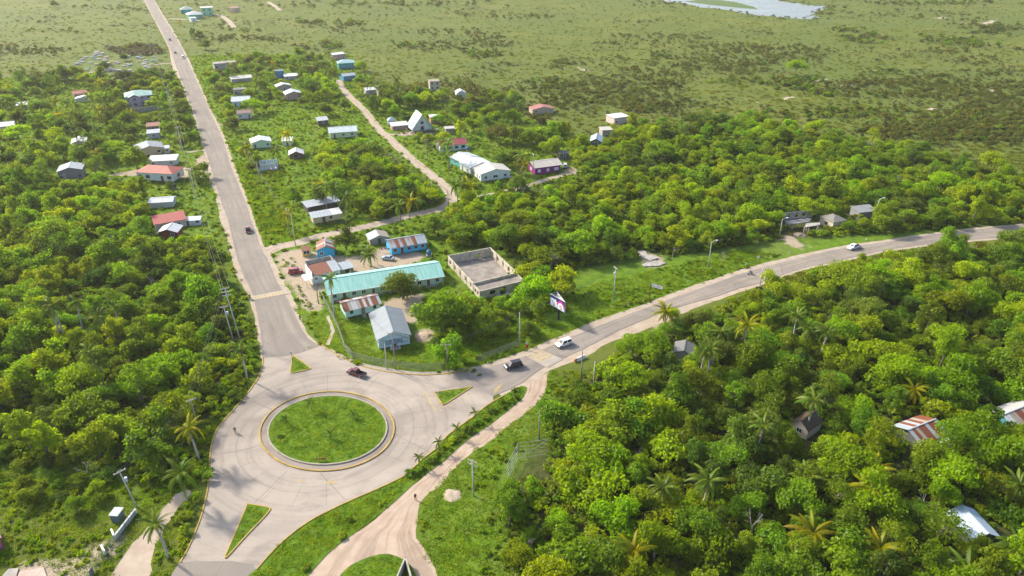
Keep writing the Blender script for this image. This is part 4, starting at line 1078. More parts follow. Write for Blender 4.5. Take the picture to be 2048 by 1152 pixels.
house('red_roof_house', 'long house with plain red metal roof close to the pole line', (313, 463), (374, 452), 6.0, 2.8, (.50, .47, .40), (.40, .075, .06), 'shed', 'x', 1.0, .4, 0, 'ww', 'w', '')
house('brick_hut', 'red brick hut with white metal roof in front of the red roofed house', (320, 478), (356, 477), 5.5, 2.6, (.22, .055, .03), (.66, .68, .70), 'gable', 'y', 1.1, .5, 0, ' w', '', '', cat='hut')
house('hidden_shed', 'white metal shed roof half hidden by trees beside the pole line', (300, 417), (347, 414), 6.0, 2.3, (.45, .45, .43), (.62, .66, .68), 'gable', 'x', .8, .3, 0, '', '', '', cat='shed')
house('roadside_kiosk', 'little pale kiosk next to the red metal roof by the poles', (372, 452), (401, 450), 3.0, 2.0, (.55, .58, .6), (.60, .66, .70), 'shed', 'x', .3, .3, 0, 'd w', '', '', cat='kiosk')
pu, W_, _ = house('lilac_house', 'lilac two storey house with pale teal hip roof', (256, 214), (307, 209), 11.0, 6.0, (.33, .29, .42), (.34, .54, .48), 'hip', 'x', 2.0, .7, 0, '2 22', '2', '', ww=1.5, wh=1.5, sill=.9)
m = MB(); m.box(W_ * .12, -3.0, 0, W_ * .52, -.01, 5.9, wallmat((.33, .29, .42))); m.build('front_wing', pu)
m = MB(); slope(m, [(W_ * .12 - .5, -3.5, 5.85), (W_ * .32, -3.5, 7.2), (W_ * .32, 4, 7.2), (W_ * .12 - .5, 4, 5.85)][::1], roofmat((.34, .54, .48))); slope(m, [(W_ * .32, -3.5, 7.2), (W_ * .52 + .5, -3.5, 5.85), (W_ * .52 + .5, 4, 5.85), (W_ * .32, 4, 7.2)], roofmat((.34, .54, .48))); m.build('wing_roof', pu)
for z in (.9, 3.9):
    m = MB(); m.box(W_ * .26, -3.06, z, W_ * .38, -3.003, z + 1.5, G_DARK); m.build('wing_window', pu)
gw = empty('block_wall', at(257, 227)); tag(gw, 'unpainted concrete block yard wall in front of the lilac house', 'wall')
b_ = at(318, 221) - at(257, 227); m = MB(); wall_with_holes(m, (0, 0), b_, 0, 2.6, [], M_CONCW); m.build('wall_panel', gw)
for f in np.linspace(0, 1, 7):
    p = MB(); c = b_ * float(f); p.box(c.x - .2, c.y - .25, 0, c.x + .2, c.y + .25, 2.9, M_CONCW); p.build('pillar', gw)
house('tiny_blue_cabin', 'tiny grey blue cabin with white roof at the edge of the palms', (36, 220), (56, 218), 5, 2.6, (.30, .38, .42), WHT, 'shed', 'x', .5, .4, 0, 'w d', 'w', '', cat='cabin')
house('tile_red_house', 'small house with orange red roof among the coconut palms', (149, 197), (176, 194), 7, 2.7, (.55, .35, .28), (.42, .13, .08), 'gable', 'x', 1.2, .4, 0, 'w w', '', '')
house('white_roof_shack', 'white tin shack in front of the orange red roof', (152, 205), (184, 203), 5, 2.2, (.5, .5, .5), (.66, .68, .70), 'gable', 'y', .8, .4, 0, '', '', '', cat='shack')
house('edge_house', 'pale roofed house cut by the picture edge beside the clearing', (-30, 268), (30, 262), 9, 3.0, (.45, .48, .5), (.60, .62, .62), 'gable', 'x', 1.2, .5, 0, 'w w', '', '')
house('palm_bungalow', 'white roofed bungalow hidden under the tall coconut palms', (146, 297), (174, 294), 8, 2.6, (.45, .45, .43), WHT, 'gable', 'y', 1.0, .4, 0, 'w', '', '')
house('rust_hut', 'rust roofed hut behind the cream bungalow', (295, 262), (319, 260), 5, 2.3, (.28, .22, .18), RUSTC, 'shed', 'x', .6, .4, 0, 'd', '', '', rust=.5, cat='hut')
house('grey_outbuilding', 'grey outbuilding with pale roof just behind the cream bungalow', (297, 278), (320, 276), 5, 2.8, (.36, .38, .40), GALV, 'shed', 'x', .5, .4, 0, 'w', '', '', cat='outbuilding')
house('tin_shelter', 'low tin roofed shelter below the lilac house', (235, 246), (262, 244), 4, 1.9, (.35, .36, .36), (.58, .62, .64), 'shed', 'x', .4, .4, 0, '', '', '', cat='shelter')
# --- far end of the main road
house('teal_house', 'teal house with brown hip roof at the far end of the road', (363, 28), (385, 27), 12, 4.5, (.04, .42, .38), (.30, .42, .38), 'hip', 'x', 2.5, .8, 0, 'w w', '', '', wh=1.6, ww=2)
house('green_house', 'emerald walled house with white hip roof on the far sandy lot', (379, 39), (407, 37), 13, 4.6, (.05, .38, .20), WHT, 'hip', 'x', 2.6, 1.0, 0, 'w dw', '', '', wh=1.6, ww=2)
house('green_block', 'pale green flat topped two storey block on the far sandy lot', (404, 32), (427, 31), 9, 8.0, (.22, .52, .34), WHT, 'flat', 'x', .3, .6, 0, '22', '', '', cat='building', wh=1.8, ww=2)
house('gate_lodge', 'tiny white hut in front of the emerald house', (383, 44), (394, 43), 5, 3.6, (.62, .66, .70), WHT, 'shed', 'x', .4, .3, 0, 'w', '', '', cat='hut', wh=1.4)
house('lone_cream_hut', 'lone cream hut with rust roof in the far field', (466, 25), (481, 23), 7, 4.2, (.52, .38, .25), (.36, .20, .13), 'shed', 'x', .8, .3, 0, 'w', '', '', rust=.3, cat='hut', wh=1.6)
house('unfinished_block', 'long unfinished grey concrete building without roof sheets', (430, 140), (475, 136), 8, 4.0, (.30, .27, .24), (.28, .25, .21), 'flat', 'x', .2, .1, 0, 'w w w', '', '', wmat=M_CONCW, cat='building', wh=1.4, frame=M_CONCW)
house('long_shed', 'long low shed with pale roof by the roadside palm', (464, 166), (506, 162), 6, 2.4, (.34, .33, .3), (.56, .54, .48), 'shed', 'x', .7, .4, 0, '', '', '', cat='shed')
house('blue_tower_hut', 'tall narrow blue hut standing among palms', (552, 158), (569, 157), 5, 5.0, (.04, .22, .42), (.10, .18, .25), 'flat', 'x', .3, .2, 0, '2', '', '', cat='hut')
house('white_strip_house', 'low house with white roof between the palms and the big dark tree', (570, 161), (600, 159), 6, 2.6, (.40, .42, .44), (.60, .62, .62), 'shed', 'x', .6, .4, 0, 'w w', '', '')
house('white_dome_hut', 'small white roofed hut behind the pink walled house', (555, 183), (583, 180), 6, 3.0, (.40, .34, .32), WHT, 'gable', 'y', 1.2, .4, 0, 'd', '', '', cat='hut')
house('pink_house', 'dusky pink house with pale blue metal roof', (573, 202), (604, 199), 8, 3.4, (.40, .24, .20), (.56, .64, .70), 'gable', 'y', 1.4, .5, .5, 'w w', '', '')
house('powder_blue_house', 'powder blue house with white gable roof beside the road', (466, 214), (500, 212), 9, 3.3, (.46, .58, .64), (.66, .70, .72), 'gable', 'x', 1.6, .6, 0, 'dw ', 'w', '', ww=1.3)
house('rust_top_cottage', 'grey white cottage with brown rust roof by the road', (477, 240), (504, 238), 6, 3.2, (.48, .47, .45), (.34, .22, .17), 'gable', 'x', 1.1, .4, .4, 'w d', '', '', rust=.3)
house('block_ruin', 'grey roofless block walls behind the powder blue house', (469, 191), (494, 189), 6, 3.2, (.25, .24, .22), (.16, .16, .14), 'flat', 'x', .2, .05, 0, 'w w', '', '', wmat=M_CONCW, cat='ruin', frame=M_CONCW)
house('turquoise_house', 'turquoise house with pale teal hip roof by the lane end', (678, 139), (710, 137), 9, 4.0, (.04, .32, .38), (.36, .56, .56), 'hip', 'x', 1.6, .7, .4, 'w w', '', '')
house('pink_strip_house', 'narrow pink house with white roof at the scrub edge', (667, 121), (691, 118), 5, 4.0, (.42, .24, .26), WHT, 'shed', 'x', .5, .4, 0, 'w w', '', '')
house('blue_shed_house', 'blue shed with grey roof under the turquoise house', (688, 163), (712, 160), 7, 3.4, (.06, .24, .36), GALV, 'gable', 'x', 1.0, .4, 0, 'w', '', '', cat='shed')
house('dark_stilt_hut', 'dark stilted hut with galvanised roof in a grassy yard', (637, 254), (657, 252), 5, 2.4, (.1, .08, .07), GALV, 'shed', 'x', .6, .4, .9, 'd', '', '', wmat=M_DWOOD, cat='hut')
house('lime_house', 'pale lime house with long white metal roof', (661, 278), (714, 274), 8.5, 3.0, (.52, .62, .36), (.66, .72, .72), 'gable', 'x', 1.5, .6, .3, 'dww', 'w', '', pane=glassmat())
house('mint_bungalow', 'mint bungalow with white gable roof near the main road', (505, 299), (543, 295), 7.5, 2.9, (.46, .62, .42), (.62, .68, .70), 'gable', 'y', 1.2, .5, .3, 'd w', 'w', '')
house('mint_outhouse', 'small mint outhouse with white roof beside the mint bungalow', (566, 292), (585, 291), 4.5, 2.5, (.46, .60, .42), (.62, .68, .70), 'shed', 'x', .5, .4, 0, 'd', '', '', cat='outhouse')
house('brown_pavilion', 'brown walled hut with bright white gable roof on the lawn', (580, 319), (607, 317), 6.0, 2.4, (.16, .11, .08), (.70, .70, .68), 'gable', 'y', 1.3, .5, 0, 'w', '', '', cat='pavilion', frame=M_WOOD)
rt2 = empty('roofless_cottage', at(521, 343)); tag(rt2, 'roofless white cottage walls with open window holes by the road', 'ruin')
ba = at(556, 340) - at(521, 343); dd = Vector((-ba.y, ba.x, 0)).normalized() * 6.0
for a, b, hl in (((0, 0, 0), ba, [(1.2, 2.2, 1, 2.1), (4.0, 5.0, 0, 2.1), (6.2, 7.0, 1, 2.1)]), (ba, ba + dd, [(2, 3.2, 1, 2.1)]), (ba + dd, dd, [(1.5, 2.6, 1, 2.1), (4.5, 5.5, 1, 2.1)]), (dd, (0, 0, 0), [(2, 3.2, 0, 2.1)])):
    m = MB(); wall_with_holes(m, a, b, .5, 3.2, hl, paint('faded_blue_white', (.55, .60, .62), .9, .4), .18); m.build('wall', rt2)
for i in range(6):
    m = MB(); p0 = ba * (i / 5); m.tube([p0 + Vector((0, 0, 3.28)), p0 + dd + Vector((0, 0, 3.28))], .07, paint('teal_beam', (.05, .30, .34), .7), 4); m.build('roof_beam', rt2)
m = MB(); m.box(-.2, -.1, 0, ba.length, 6, .5, M_CONCW, Matrix.Rotation(math.atan2(ba.y, ba.x), 4, 'Z')); m.build('plinth', rt2); FOOT.append([(p + rt2.location)[:2] for p in (Vector(), ba, ba + dd, dd)])
# --- A-frame house
af = at(826, 266); bf = at(866, 263); W_ = (bf - af).length; rz = math.atan2(bf.y - af.y, bf.x - af.x) + .12
ar = empty('a_frame_house', af, rz); tag(ar, 'steep white and teal a-frame house with timber deck', 'house')
AH, AD = 9.2, 10.0; M_AFW = paint('a_frame_front', (.50, .56, .52), .8, .3, (.2, .2, .18)); m = MB()
m.face([(0, .5, .9), (W_, .5, .9), (W_, .5, 3.0), (W_ / 2, .5, AH - .3), (0, .5, 3.0)], M_AFW); m.face([(0, AD, .9), (0, AD, 3.0), (W_ / 2, AD, AH - .3), (W_, AD, 3.0), (W_, AD, .9)], M_AFW); m.box(0, .52, .9, .15, AD - .02, 2.6, M_AFW); m.box(W_ - .15, .52, .9, W_, AD - .02, 2.6, M_AFW); m.build('wall', ar)
M_AFR = metal_roof('a_frame_roof', (.68, .70, .68), .08); M_TEALP = paint('teal_panel', (.05, .42, .34), .6, .2)
for sgn, mt in ((0, M_AFR), (1, metal_roof('a_frame_teal', (.08, .45, .38), .15))):
    m = MB(); x0, x1 = (-.7, W_ / 2) if not sgn else (W_ / 2, W_ + .7)
    slope(m, [(x0, AD + .4, 1.7), (x0, -.3, 1.7), (x1, -.3, AH), (x1, AD + .4, AH)] if not sgn else [(x1, -.3, 1.7), (x1, AD + .4, 1.7), (x0, AD + .4, AH), (x0, -.3, AH)], mt, .15); m.build('roof', ar)
def on_slope(f, g): return Vector((-.7 + (W_ / 2 + .7) * g - .12, -.3 + (AD + .7) * f, 1.7 + (AH - 1.7) * g + .06))
for f, g, s in ((.30, .25, 1.5), (.30, .58, .95), (.68, .62, .95)):
    m = MB(); m.slab([on_slope(f + s * .09, g - s * .02), on_slope(f - s * .02, g - s * .13), on_slope(f - s * .09, g + s * .10), on_slope(f + s * .07, g + s * .12)], .08, M_TEALP); m.build('skylight_panel', ar)
for z, h in ((1.0, 1.9), (4.0, 1.4)):
    m = MB(); m.box(W_ * .42, .38, z, W_ * .58, .495, z + h, G_DARK); m.build('door' if z < 2 else 'window', ar)
    if z < 2:
        hd = MB(); hd.box(W_ * .55, .33, 1.9, W_ * .565, .375, 2.05, M_TRIM); hd.build('door_handle', ar)
m = MB(); m.box(-1.6, -1.8, .75, W_ + 3.0, .47, .89, M_WOOD); m.build('deck', ar)
for x in np.linspace(-1.4, W_ + 2.8, 7):
    p = MB(); p.box(x, -1.7, 0, x + .16, -1.54, .74, M_WOOD); p.build('deck_post', ar)
FOOT.append([tuple((Matrix.Translation(af) @ Matrix.Rotation(rz, 4, 'Z') @ Vector(p))[:2]) for p in ((-2, -3, 0), (W_ + 3, -3, 0), (W_ + 1, AD + 1, 0), (-1, AD + 1, 0))])
house('carport', 'open carport with flat white roof attached beside the a-frame house', (785, 262), (817, 259), 6, 2.5, (.36, .20, .17), WHT, 'shed', 'x', .4, .4, 0, 'W W', '', '', cat='carport', pane=M_DWOOD)
house('grey_pump_hut', 'small blue grey hut with pyramid roof beyond the carport', (777, 251), (792, 250), 4, 2.6, (.26, .32, .38), (.40, .48, .54), 'hip', 'x', 1.5, .3, 0, 'w', '', '', cat='hut')
house('brick_annexe', 'pink brick annexe with white roof behind the a-frame house', (862, 248), (876, 247), 5, 3.6, (.36, .17, .13), WHT, 'flat', 'x', .2, .4, 0, 'w', '', '', cat='annexe')
house('red_long_house', 'white bungalow with rosy red gable roof and dark windows', (881, 304), (933, 298), 7.0, 3.0, (.58, .62, .58), (.46, .10, .11), 'gable', 'x', 1.6, .5, 0, 'wwww', '', 'w', ww=1.5, wh=1.1, frame=paint('dark_frame', (.08, .08, .08), .7, .1))
house('stone_outhouse', 'small grey outhouse with pale flat roof beside the banana trees', (892, 267), (909, 266), 4, 2.4, (.28, .26, .23), (.5, .48, .42), 'flat', 'x', .2, .5, 0, 'w', '', '', cat='outhouse')
house('teal_veranda_house', 'house with pale grey roof and teal veranda at the lane bend', (921, 336), (958, 327), 8, 3.0, (.10, .40, .36), (.52, .56, .56), 'gable', 'y', 1.3, .5, .2, 'wdw', '', 'w')
house('white_middle_house', 'white house with bright white gable roof behind the cream roofed one', (941, 350), (984, 341), 9, 3.2, (.64, .66, .64), (.68, .70, .70), 'gable', 'y', 1.4, .5, .2, 'w w', '', 'wd')
house('white_front_house', 'white house with cream gable roof nearest the lane', (962, 364), (1020, 356), 9, 3.3, (.66, .68, .66), (.58, .56, .49), 'gable', 'y', 1.5, .5, .2, 'wWw', '', 'wdw', pane=glassmat())
house('purple_house', 'bright purple house with cream hip roof and white windows', (1070, 350), (1121, 343), 8.5, 3.3, (.27, .025, .20), CREAM, 'gable', 'x', 1.3, .7, .1, 'wwW', '', 'w', pane=paint('pale_blind', (.66, .66, .68), .6, .1))
house('dark_garden_shed', 'dark garden shed under the big willow-like tree', (1119, 320), (1138, 319), 5, 2.8, (.16, .14, .12), (.22, .21, .19), 'flat', 'x', .2, .2, 0, 'd', '', '', cat='shed', pane=M_WHITE)
house('blue_roof_cabin', 'cabin with pale blue gable roof at the forest edge', (1181, 294), (1201, 295), 9, 2.8, (.26, .22, .18), (.42, .54, .62), 'gable', 'y', 1.2, .6, .3, 'w', '', '', cat='cabin')
house('concrete_box', 'small unfinished concrete box behind the blue roofed cabin', (1204, 279), (1224, 278), 6, 4.6, (.36, .32, .26), (.5, .47, .4), 'flat', 'x', .2, .3, 0, 'W', '', '', cat='building', wmat=M_CONCW, frame=M_CONCW)
house('white_field_box', 'pinkish box house with flat white roof at the top of the forest', (1228, 250), (1257, 246), 8, 3.6, (.55, .42, .38), (.72, .71, .69), 'flat', 'x', .2, .3, 0, 'w w', 'w', '', cat='house')
house('red_gable_ruin', 'half built house with red tile gable alone in the scrub', (1065, 229), (1108, 226), 7, 2.6, (.42, .32, .26), (.40, .17, .13), 'gable', 'y', 1.4, .3, 0, 'w w', '', '', cat='house')
house('tan_tower_ruin', 'two level tan ruin rising above the palms', (860, 181), (880, 180), 6, 5.5, (.44, .38, .30), (.36, .30, .22), 'flat', 'x', .2, .1, 0, '22', '', '', cat='ruin', wmat=M_CREAMC, frame=M_CREAMC)
house('white_arch_hut', 'white hut with blue trim next to a tall palm', (914, 197), (932, 196), 6, 3.2, (.55, .60, .66), (.64, .68, .72), 'gable', 'y', 1.4, .4, 0, 'w', '', '', cat='hut')
house('lane_shack', 'small pale shack under palms along the upper lane', (733, 190), (752, 188), 5, 2.8, (.36, .34, .31), (.56, .58, .56), 'shed', 'x', .5, .4, 0, 'w', '', '', cat='shack')
house('lane_kiosk', 'grey kiosk beside the pale shack on the upper lane', (757, 194), (768, 193), 4, 3.2, (.34, .30, .26), (.45, .42, .38), 'flat', 'x', .2, .2, 0, 'd', '', '', cat='kiosk')
# --- ruins by the highway
rt3 = empty('collapsed_house', at(1567, 462)); tag(rt3, 'grey collapsed timber house on posts beside the highway', 'ruin')
M_GWOOD = paint('grey_ruin_wood', (.27, .255, .24), .95, .4, (.1, .095, .09)); L_ = lambda px, py, z: at(px, py, z) - rt3.location
for (p0, p1, z0, z1, hl) in (((1566, 452), (1621, 446), 2.4, 5.2, [(1.5, 2.5, 3.2, 4.6), (4.4, 5.8, 3.0, 4.7), (7.2, 8.6, 3.0, 4.7)]),):
    m = MB(); wall_with_holes(m, L_(*p0, 0), L_(*p1, 0), z0, z1, hl, M_GWOOD, .14); m.build('wall', rt3)
m = MB(); q = [L_(1566, 453, 0), L_(1622, 447, 0), L_(1616, 455, 0), L_(1575, 461, 0)]; m.slab([Vector((*p.xy, 2.4)) for p in q[::-1]], .2, M_GWOOD); m.build('broken_floor', rt3)
for p in ((1570, 458), (1585, 457), (1600, 455), (1617, 452), (1612, 462), (1607, 466), (1616, 465), (1634, 460), (1636, 463)):
    m = MB(); c = L_(*p, 0); m.box(c.x - .12, c.y - .12, 0, c.x + .12, c.y + .12, 2.38, M_CREAMC); m.build('post', rt3)
m = MB(); q = [L_(1606, 468, 0), L_(1637, 463, 0), L_(1637, 458, 0), L_(1610, 460, 0)]; m.slab([Vector((*p.xy, 2.62)) for p in q], .22, M_CONCW); m.build('porch_slab', rt3)
FOOT.append([(p + rt3.location)[:2] for p in (L_(1562, 470, 0), L_(1640, 470, 0), L_(1640, 440, 0), L_(1562, 445, 0))])
house('cream_ruin_hut', 'cream plaster hut with grey roof overgrown beside the collapsed house', (1664, 460), (1690, 455), 6.5, 3.0, (.58, .48, .33), (.26, .24, .20), 'hip', 'x', 1.2, .3, 0, ' w', '', 'w', cat='hut', wmat=M_CREAMC, frame=M_WOOD)
house('overgrown_shed', 'grey overgrown shed by the tall street lamp', (1716, 438), (1752, 434), 5, 2.6, (.22, .22, .21), (.30, .31, .31), 'shed', 'x', .5, .3, 0, '', '', '', cat='shed')
# --- huts inside the big forest and at the lower corner
house('brown_roof_hut', 'cream hut with steep dark brown roof beside a tall palm in the forest', (1580, 862), (1612, 880), 5.5, 2.6, (.55, .46, .36), (.10, .065, .045), 'gable', 'y', 1.6, .3, 0, 'w', '', '', cat='hut', rust=.1)
house('rusty_compound', 'large house with striped rust and tin roof deep in the forest', (1836, 905), (1886, 884), 6.5, 2.6, (.12, .12, .12), GALV, 'gable', 'x', 1.3, .5, 0, 'w w', '', '', sheets={0: rs(GA, RU, TN, RU, RU, GA, RU, RU, GA), 1: rs(RU, RU, TN, RU, GA, RU, GA, GA)}, frame=M_WOOD)
house('tin_lean_to', 'plain tin lean-to in front of the rust striped roof', (1862, 903), (1892, 892), 4.0, 2.0, (.13, .13, .14), (.48, .52, .55), 'shed', 'x', .4, .3, 0, '', '', '', cat='lean-to')
house('patched_roof_house', 'house with pale patched roof at the forest edge', (2022, 872), (2085, 846), 6.0, 2.6, (.08, .33, .38), (.52, .50, .46), 'gable', 'x', 1.2, .5, 0, 'w', '', '', sheets={0: rs((WHT, .1), TN, RU, TN, GA, GA)}, frame=M_WOOD)
house('blue_tin_pavilion', 'open hut with pale blue tin gable roof in the lower forest', (1938, 1092), (1985, 1086), 6.0, 2.2, (.14, .13, .12), (.50, .60, .70), 'gable', 'y', 1.2, .7, 0, '', '', '', cat='pavilion')
house('hidden_stone_hut', 'grey stone hut hidden under palms near the highway', (1346, 722), (1384, 728), 5.0, 2.8, (.26, .24, .21), (.20, .20, .19), 'gable', 'y', .9, .3, 0, '', '', '', cat='hut', wmat=M_CONCW)
house('pink_corner_house', 'bright pink house cut by the edge of the picture', (-40, 1118), (6, 1095), 7.0, 2.6, (.50, .10, .26), (.60, .22, .36), 'gable', 'y', 1.2, .4, 0, 'w', '', '')
cs = empty('concrete_foundation', at(40, 1160)); tag(cs, 'pale pink concrete house foundation with unfinished slab', 'foundation')
q = ats([(40, 1146), (88, 1137), (96, 1160), (80, 1185), (20, 1200)]); m = MB(); m.slab([Vector((*(p - cs.location).xy, .35)) for p in q][::-1], .35, paint('pink_slab', (.46, .33, .27), .9, .3)); m.build('slab', cs)
m = MB(); m.slab([Vector((*(p - cs.location).xy, .3)) for p in ats([(0, 1160), (18, 1140), (38, 1138), (32, 1160)])][::-1], .3, M_CONCW); m.build('side_slab', cs)
FOOT.append([p[:2] for p in ats([(0, 1135), (95, 1130), (110, 1200), (0, 1210)])])
# bare foundation by the highway
cf = empty('broken_foundation', at(1300, 525)); tag(cf, 'broken concrete floor slab with rubble on the highway lawn', 'foundation')
for k, pts in enumerate(([(1274, 503), (1290, 502), (1296, 512), (1280, 514)], [(1282, 516), (1302, 512), (1316, 518), (1300, 524)], [(1284, 530), (1310, 522), (1332, 527), (1318, 533), (1288, 534)])):
    m = MB(); m.slab([Vector((*(p - cf.location).xy, .22 + .05 * k)) for p in jitter(densify(ats(pts + pts[:1]), 1.2)[:-1], .25, .8, k)][::-1], .22, M_CONCW); m.build('slab_piece', cf)
FOOT.append([p[:2] for p in ats([(1270, 500), (1335, 515), (1335, 536), (1280, 536)])])
# ------------------------------------------------------------------ vehicles
M_TYRE = paint('tyre_rubber', (.025, .025, .025), .9, .1); M_RIM = paint('wheel_rim', (.42, .42, .42), .4, .1, metal=.5)
M_LAMP = paint('lamp_lens', (.65, .65, .62), .25, .05); M_TAIL = paint('tail_lens', (.30, .02, .02), .3, .05); M_BLK = paint('black_trim', (.03, .03, .03), .7, .1)
G_CAR = glassmat('car_glass', (.02, .025, .03))
def carpaint(n, c):
    if n in _MATS: return _MATS[n]
    t = NT(n); x = t.principled(c, .32, .15, None, .5); x.inputs['Coat Weight'].default_value = .5; _MATS[n] = t.mat; return t.mat
WHEEL = {}
def wheel(parent, x, y, r):
    if r not in WHEEL:
        a, b = MB(), MB(); a.tube([(0, -.11, 0), (0, -.09, 0), (0, .09, 0), (0, .11, 0)], [r * .88, r, r, r * .88], M_TYRE, 16); b.tube([(0, -.125, 0), (0, .125, 0)], r * .6, M_RIM, 10); WHEEL[r] = (a.mesh('wheel'), b.mesh('rim'))
    w = link('wheel', WHEEL[r][0], parent, (x, y, r)); link('rim', WHEEL[r][1], w)
def vehicle(name, label, rear, front, kind, col, cat):
    """rear, front: ground pixels under the two ends."""
    a, b = at(*rear), at(*front); c = (a + b) / 2; h = math.atan2(b.y - a.y, b.x - a.x); z = .09
    r = empty(name, (c.x, c.y, z), h); tag(r, label, cat); pm = carpaint('car_paint_%03d_%03d_%03d' % tuple(int(c_ * 999) for c_ in col), col)
    if kind == 'pickup': L, W, prof, cab = 5.3, 1.86, [(-2.65, .45), (-2.62, .98), (-.55, 1.0), (1.05, 1.02), (2.35, .92), (2.62, .72), (2.6, .38), (-2.55, .38)], (-.62, 1.35, -.42, .78, 1.0, 1.74); wr = .38
    elif kind == 'suv': L, W, prof, cab = 4.7, 1.86, [(-2.3, .45), (-2.33, .95), (-2.1, 1.02), (1.0, 1.04), (2.05, .96), (2.3, .75), (2.32, .36), (-2.28, .36)], (-2.2, 1.3, -1.95, .62, 1.02, 1.82); wr = .37
    else: L, W, prof, cab = 4.4, 1.72, [(-2.15, .42), (-2.18, .85), (-1.7, .92), (.9, .92), (1.9, .80), (2.15, .62), (2.18, .30), (-2.1, .30)], (-1.65, 1.15, -1.0, .35, .90, 1.42); wr = .31
    m = MB(); n = len(prof); cx = sum(p[0] for p in prof) / n; cz = sum(p[1] for p in prof) / n
    rings = []
    for y, s in ((-W / 2, .955), (-W / 2 + .07, 1), (W / 2 - .07, 1), (W / 2, .955)): rings.append([(cx + (p[0] - cx) * s, y, cz + (p[1] - cz) * (s if p[1] > .6 else 1)) for p in prof])
    bedcut = kind == 'pickup'
    for i in range(3):
        for k in range(n):
            if bedcut and i == 1 and k == 1: continue       # the open load bed
            m.face([rings[i][k], rings[i][(k + 1) % n], rings[i + 1][(k + 1) % n], rings[i + 1][k]], pm)
    m.face(rings[0][::-1], pm); m.face(rings[3], pm)
    x0, x1, u0, u1, zb, zr = cab; wb, wt = W / 2 - .06, W / 2 - .25
    B4 = [(x0, -wb, zb), (x1, -wb, zb), (x1, wb, zb), (x0, wb, zb)]; T4 = [(u0, -wt, zr), (u1, -wt, zr), (u1, wt, zr), (u0, wt, zr)]
    for i in range(4): m.face([B4[i], B4[(i + 1) % 4], T4[(i + 1) % 4], T4[i]], pm)
    m.face(T4, pm); m.build('body', r)
    if bedcut:
        q = MB(); q.box(-2.5, -W / 2 + .12, .55, -.66, W / 2 - .12, .60, M_BLK)
        for yy in (-1, 1): q.box(-2.5, yy * (W / 2 - .10) - .03, .6, -.66, yy * (W / 2 - .10) + .03, .975, M_BLK)
        q.box(-2.56, -W / 2 + .13, .6, -2.5, W / 2 - .13, .97, M_BLK); q.box(-.66, -W / 2 + .13, .6, -.60, W / 2 - .13, .97, M_BLK); q.build('load_bed', r)
    def pane(nm, quad, ins):
        q = [Vector(p) for p in quad]; ce = sum(q, Vector()) / 4; nn = (q[1] - q[0]).cross(q[2] - q[0]).normalized()
        q = [ce + (p - ce) * ins + nn * .012 for p in q]; g = MB(); g.slab(q, .01, G_CAR); g.build(nm, r)
    pane('windscreen', [B4[1], B4[2], T4[2], T4[1]], .86); pane('rear_window', [B4[3], B4[0], T4[0], T4[3]], .82)
    def mid(q, f0, f1): a_, b_, c_, d_ = [Vector(p) for p in q]; return [a_.lerp(b_, f0), a_.lerp(b_, f1), d_.lerp(c_, f1), d_.lerp(c_, f0)]
    for q in ([B4[0], B4[1], T4[1], T4[0]], [B4[2], B4[3], T4[3], T4[2]]):
        for f0, f1 in ((.04, .49), (.51, .96)): pane('side_window', mid(q, f0, f1), .84)
    ax = L / 2 - .92
    for sx in (-1, 1):
        for sy in (-1, 1): wheel(r, sx * ax, sy * (W / 2 - .10), wr)
    for sy in (-1, 1):
        g = MB(); g.box(L / 2 - .12, sy * (W / 2 - .34) - .2, .62, L / 2 + .02 - .05, sy * (W / 2 - .34) + .16, .78, M_LAMP); g.build('headlight', r)
        g = MB(); g.box(-L / 2 - .03, sy * (W / 2 - .16) - .09, .66, -L / 2 + .12, sy * (W / 2 - .16) + .09, .92, M_TAIL); g.build('tail_light', r)
        g = MB(); g.box(x1 - .32, sy * (W / 2 + .10) - .09, zb + .02, x1 - .2, sy * (W / 2 + .10) + .09, zb + .2, M_BLK); g.build('mirror', r)
    for s, nm in ((1, 'front_bumper'), (-1, 'rear_bumper')):
        g = MB(); x = s * (L / 2 + .02); g.box(min(x, x - s * .14), -W / 2 + .05, .33, max(x, x - s * .14), W / 2 - .05, .52, M_BLK if kind != 'pickup' else M_RIM); g.build(nm, r)
    g = MB(); g.box(-L / 2 - .06, -.22, .58, -L / 2 - .035, .22, .70, M_WHITE); g.build('number_plate', r)
    FOOT.append([p[:2] for p in (c + Vector((-3, -3, 0)), c + Vector((3, -3, 0)), c + Vector((3, 3, 0)), c + Vector((-3, 3, 0)))])
    return r
MAROON = (.10, .012, .016)
vehicle('pickup_truck', 'dark maroon pickup truck with empty black bed on the roundabout', (731, 756), (696, 744), 'pickup', MAROON, 'pickup truck')
vehicle('offroad_car', 'black off-road car approaching the roundabout past the raised crossing', (1043, 731), (1010, 739), 'suv', (.012, .014, .02), 'car')
vehicle('offroad_car', 'white off-road car driving towards the yellow striped raised crossing', (1142, 686), (1113, 696), 'suv', (.72, .72, .72), 'car')
vehicle('pickup_truck', 'small red pickup driving away on the main road', (499, 471), (494, 455), 'pickup', (.22, .03, .03), 'pickup truck')
vehicle('pickup_truck', 'dark grey pickup farthest up the main road', (342, 86), (338, 76), 'pickup', (.06, .075, .08), 'pickup truck')
vehicle('small_car', 'small dark car beside a white van-like car far up the road', (352, 111), (349, 102), 'car', (.03, .035, .04), 'car')
vehicle('estate_car', 'white car far up the main road next to a small dark car', (364, 111), (369, 121), 'suv', (.66, .64, .64), 'car')
vehicle('parked_car', 'red car parked on the dirt forecourt beside the white shop', (579, 548), (604, 545), 'suv', (.30, .018, .03), 'car')
vehicle('parked_car', 'silver blue saloon parked in the yard below the large blue house', (787, 521), (764, 518), 'car', (.30, .36, .44), 'car')
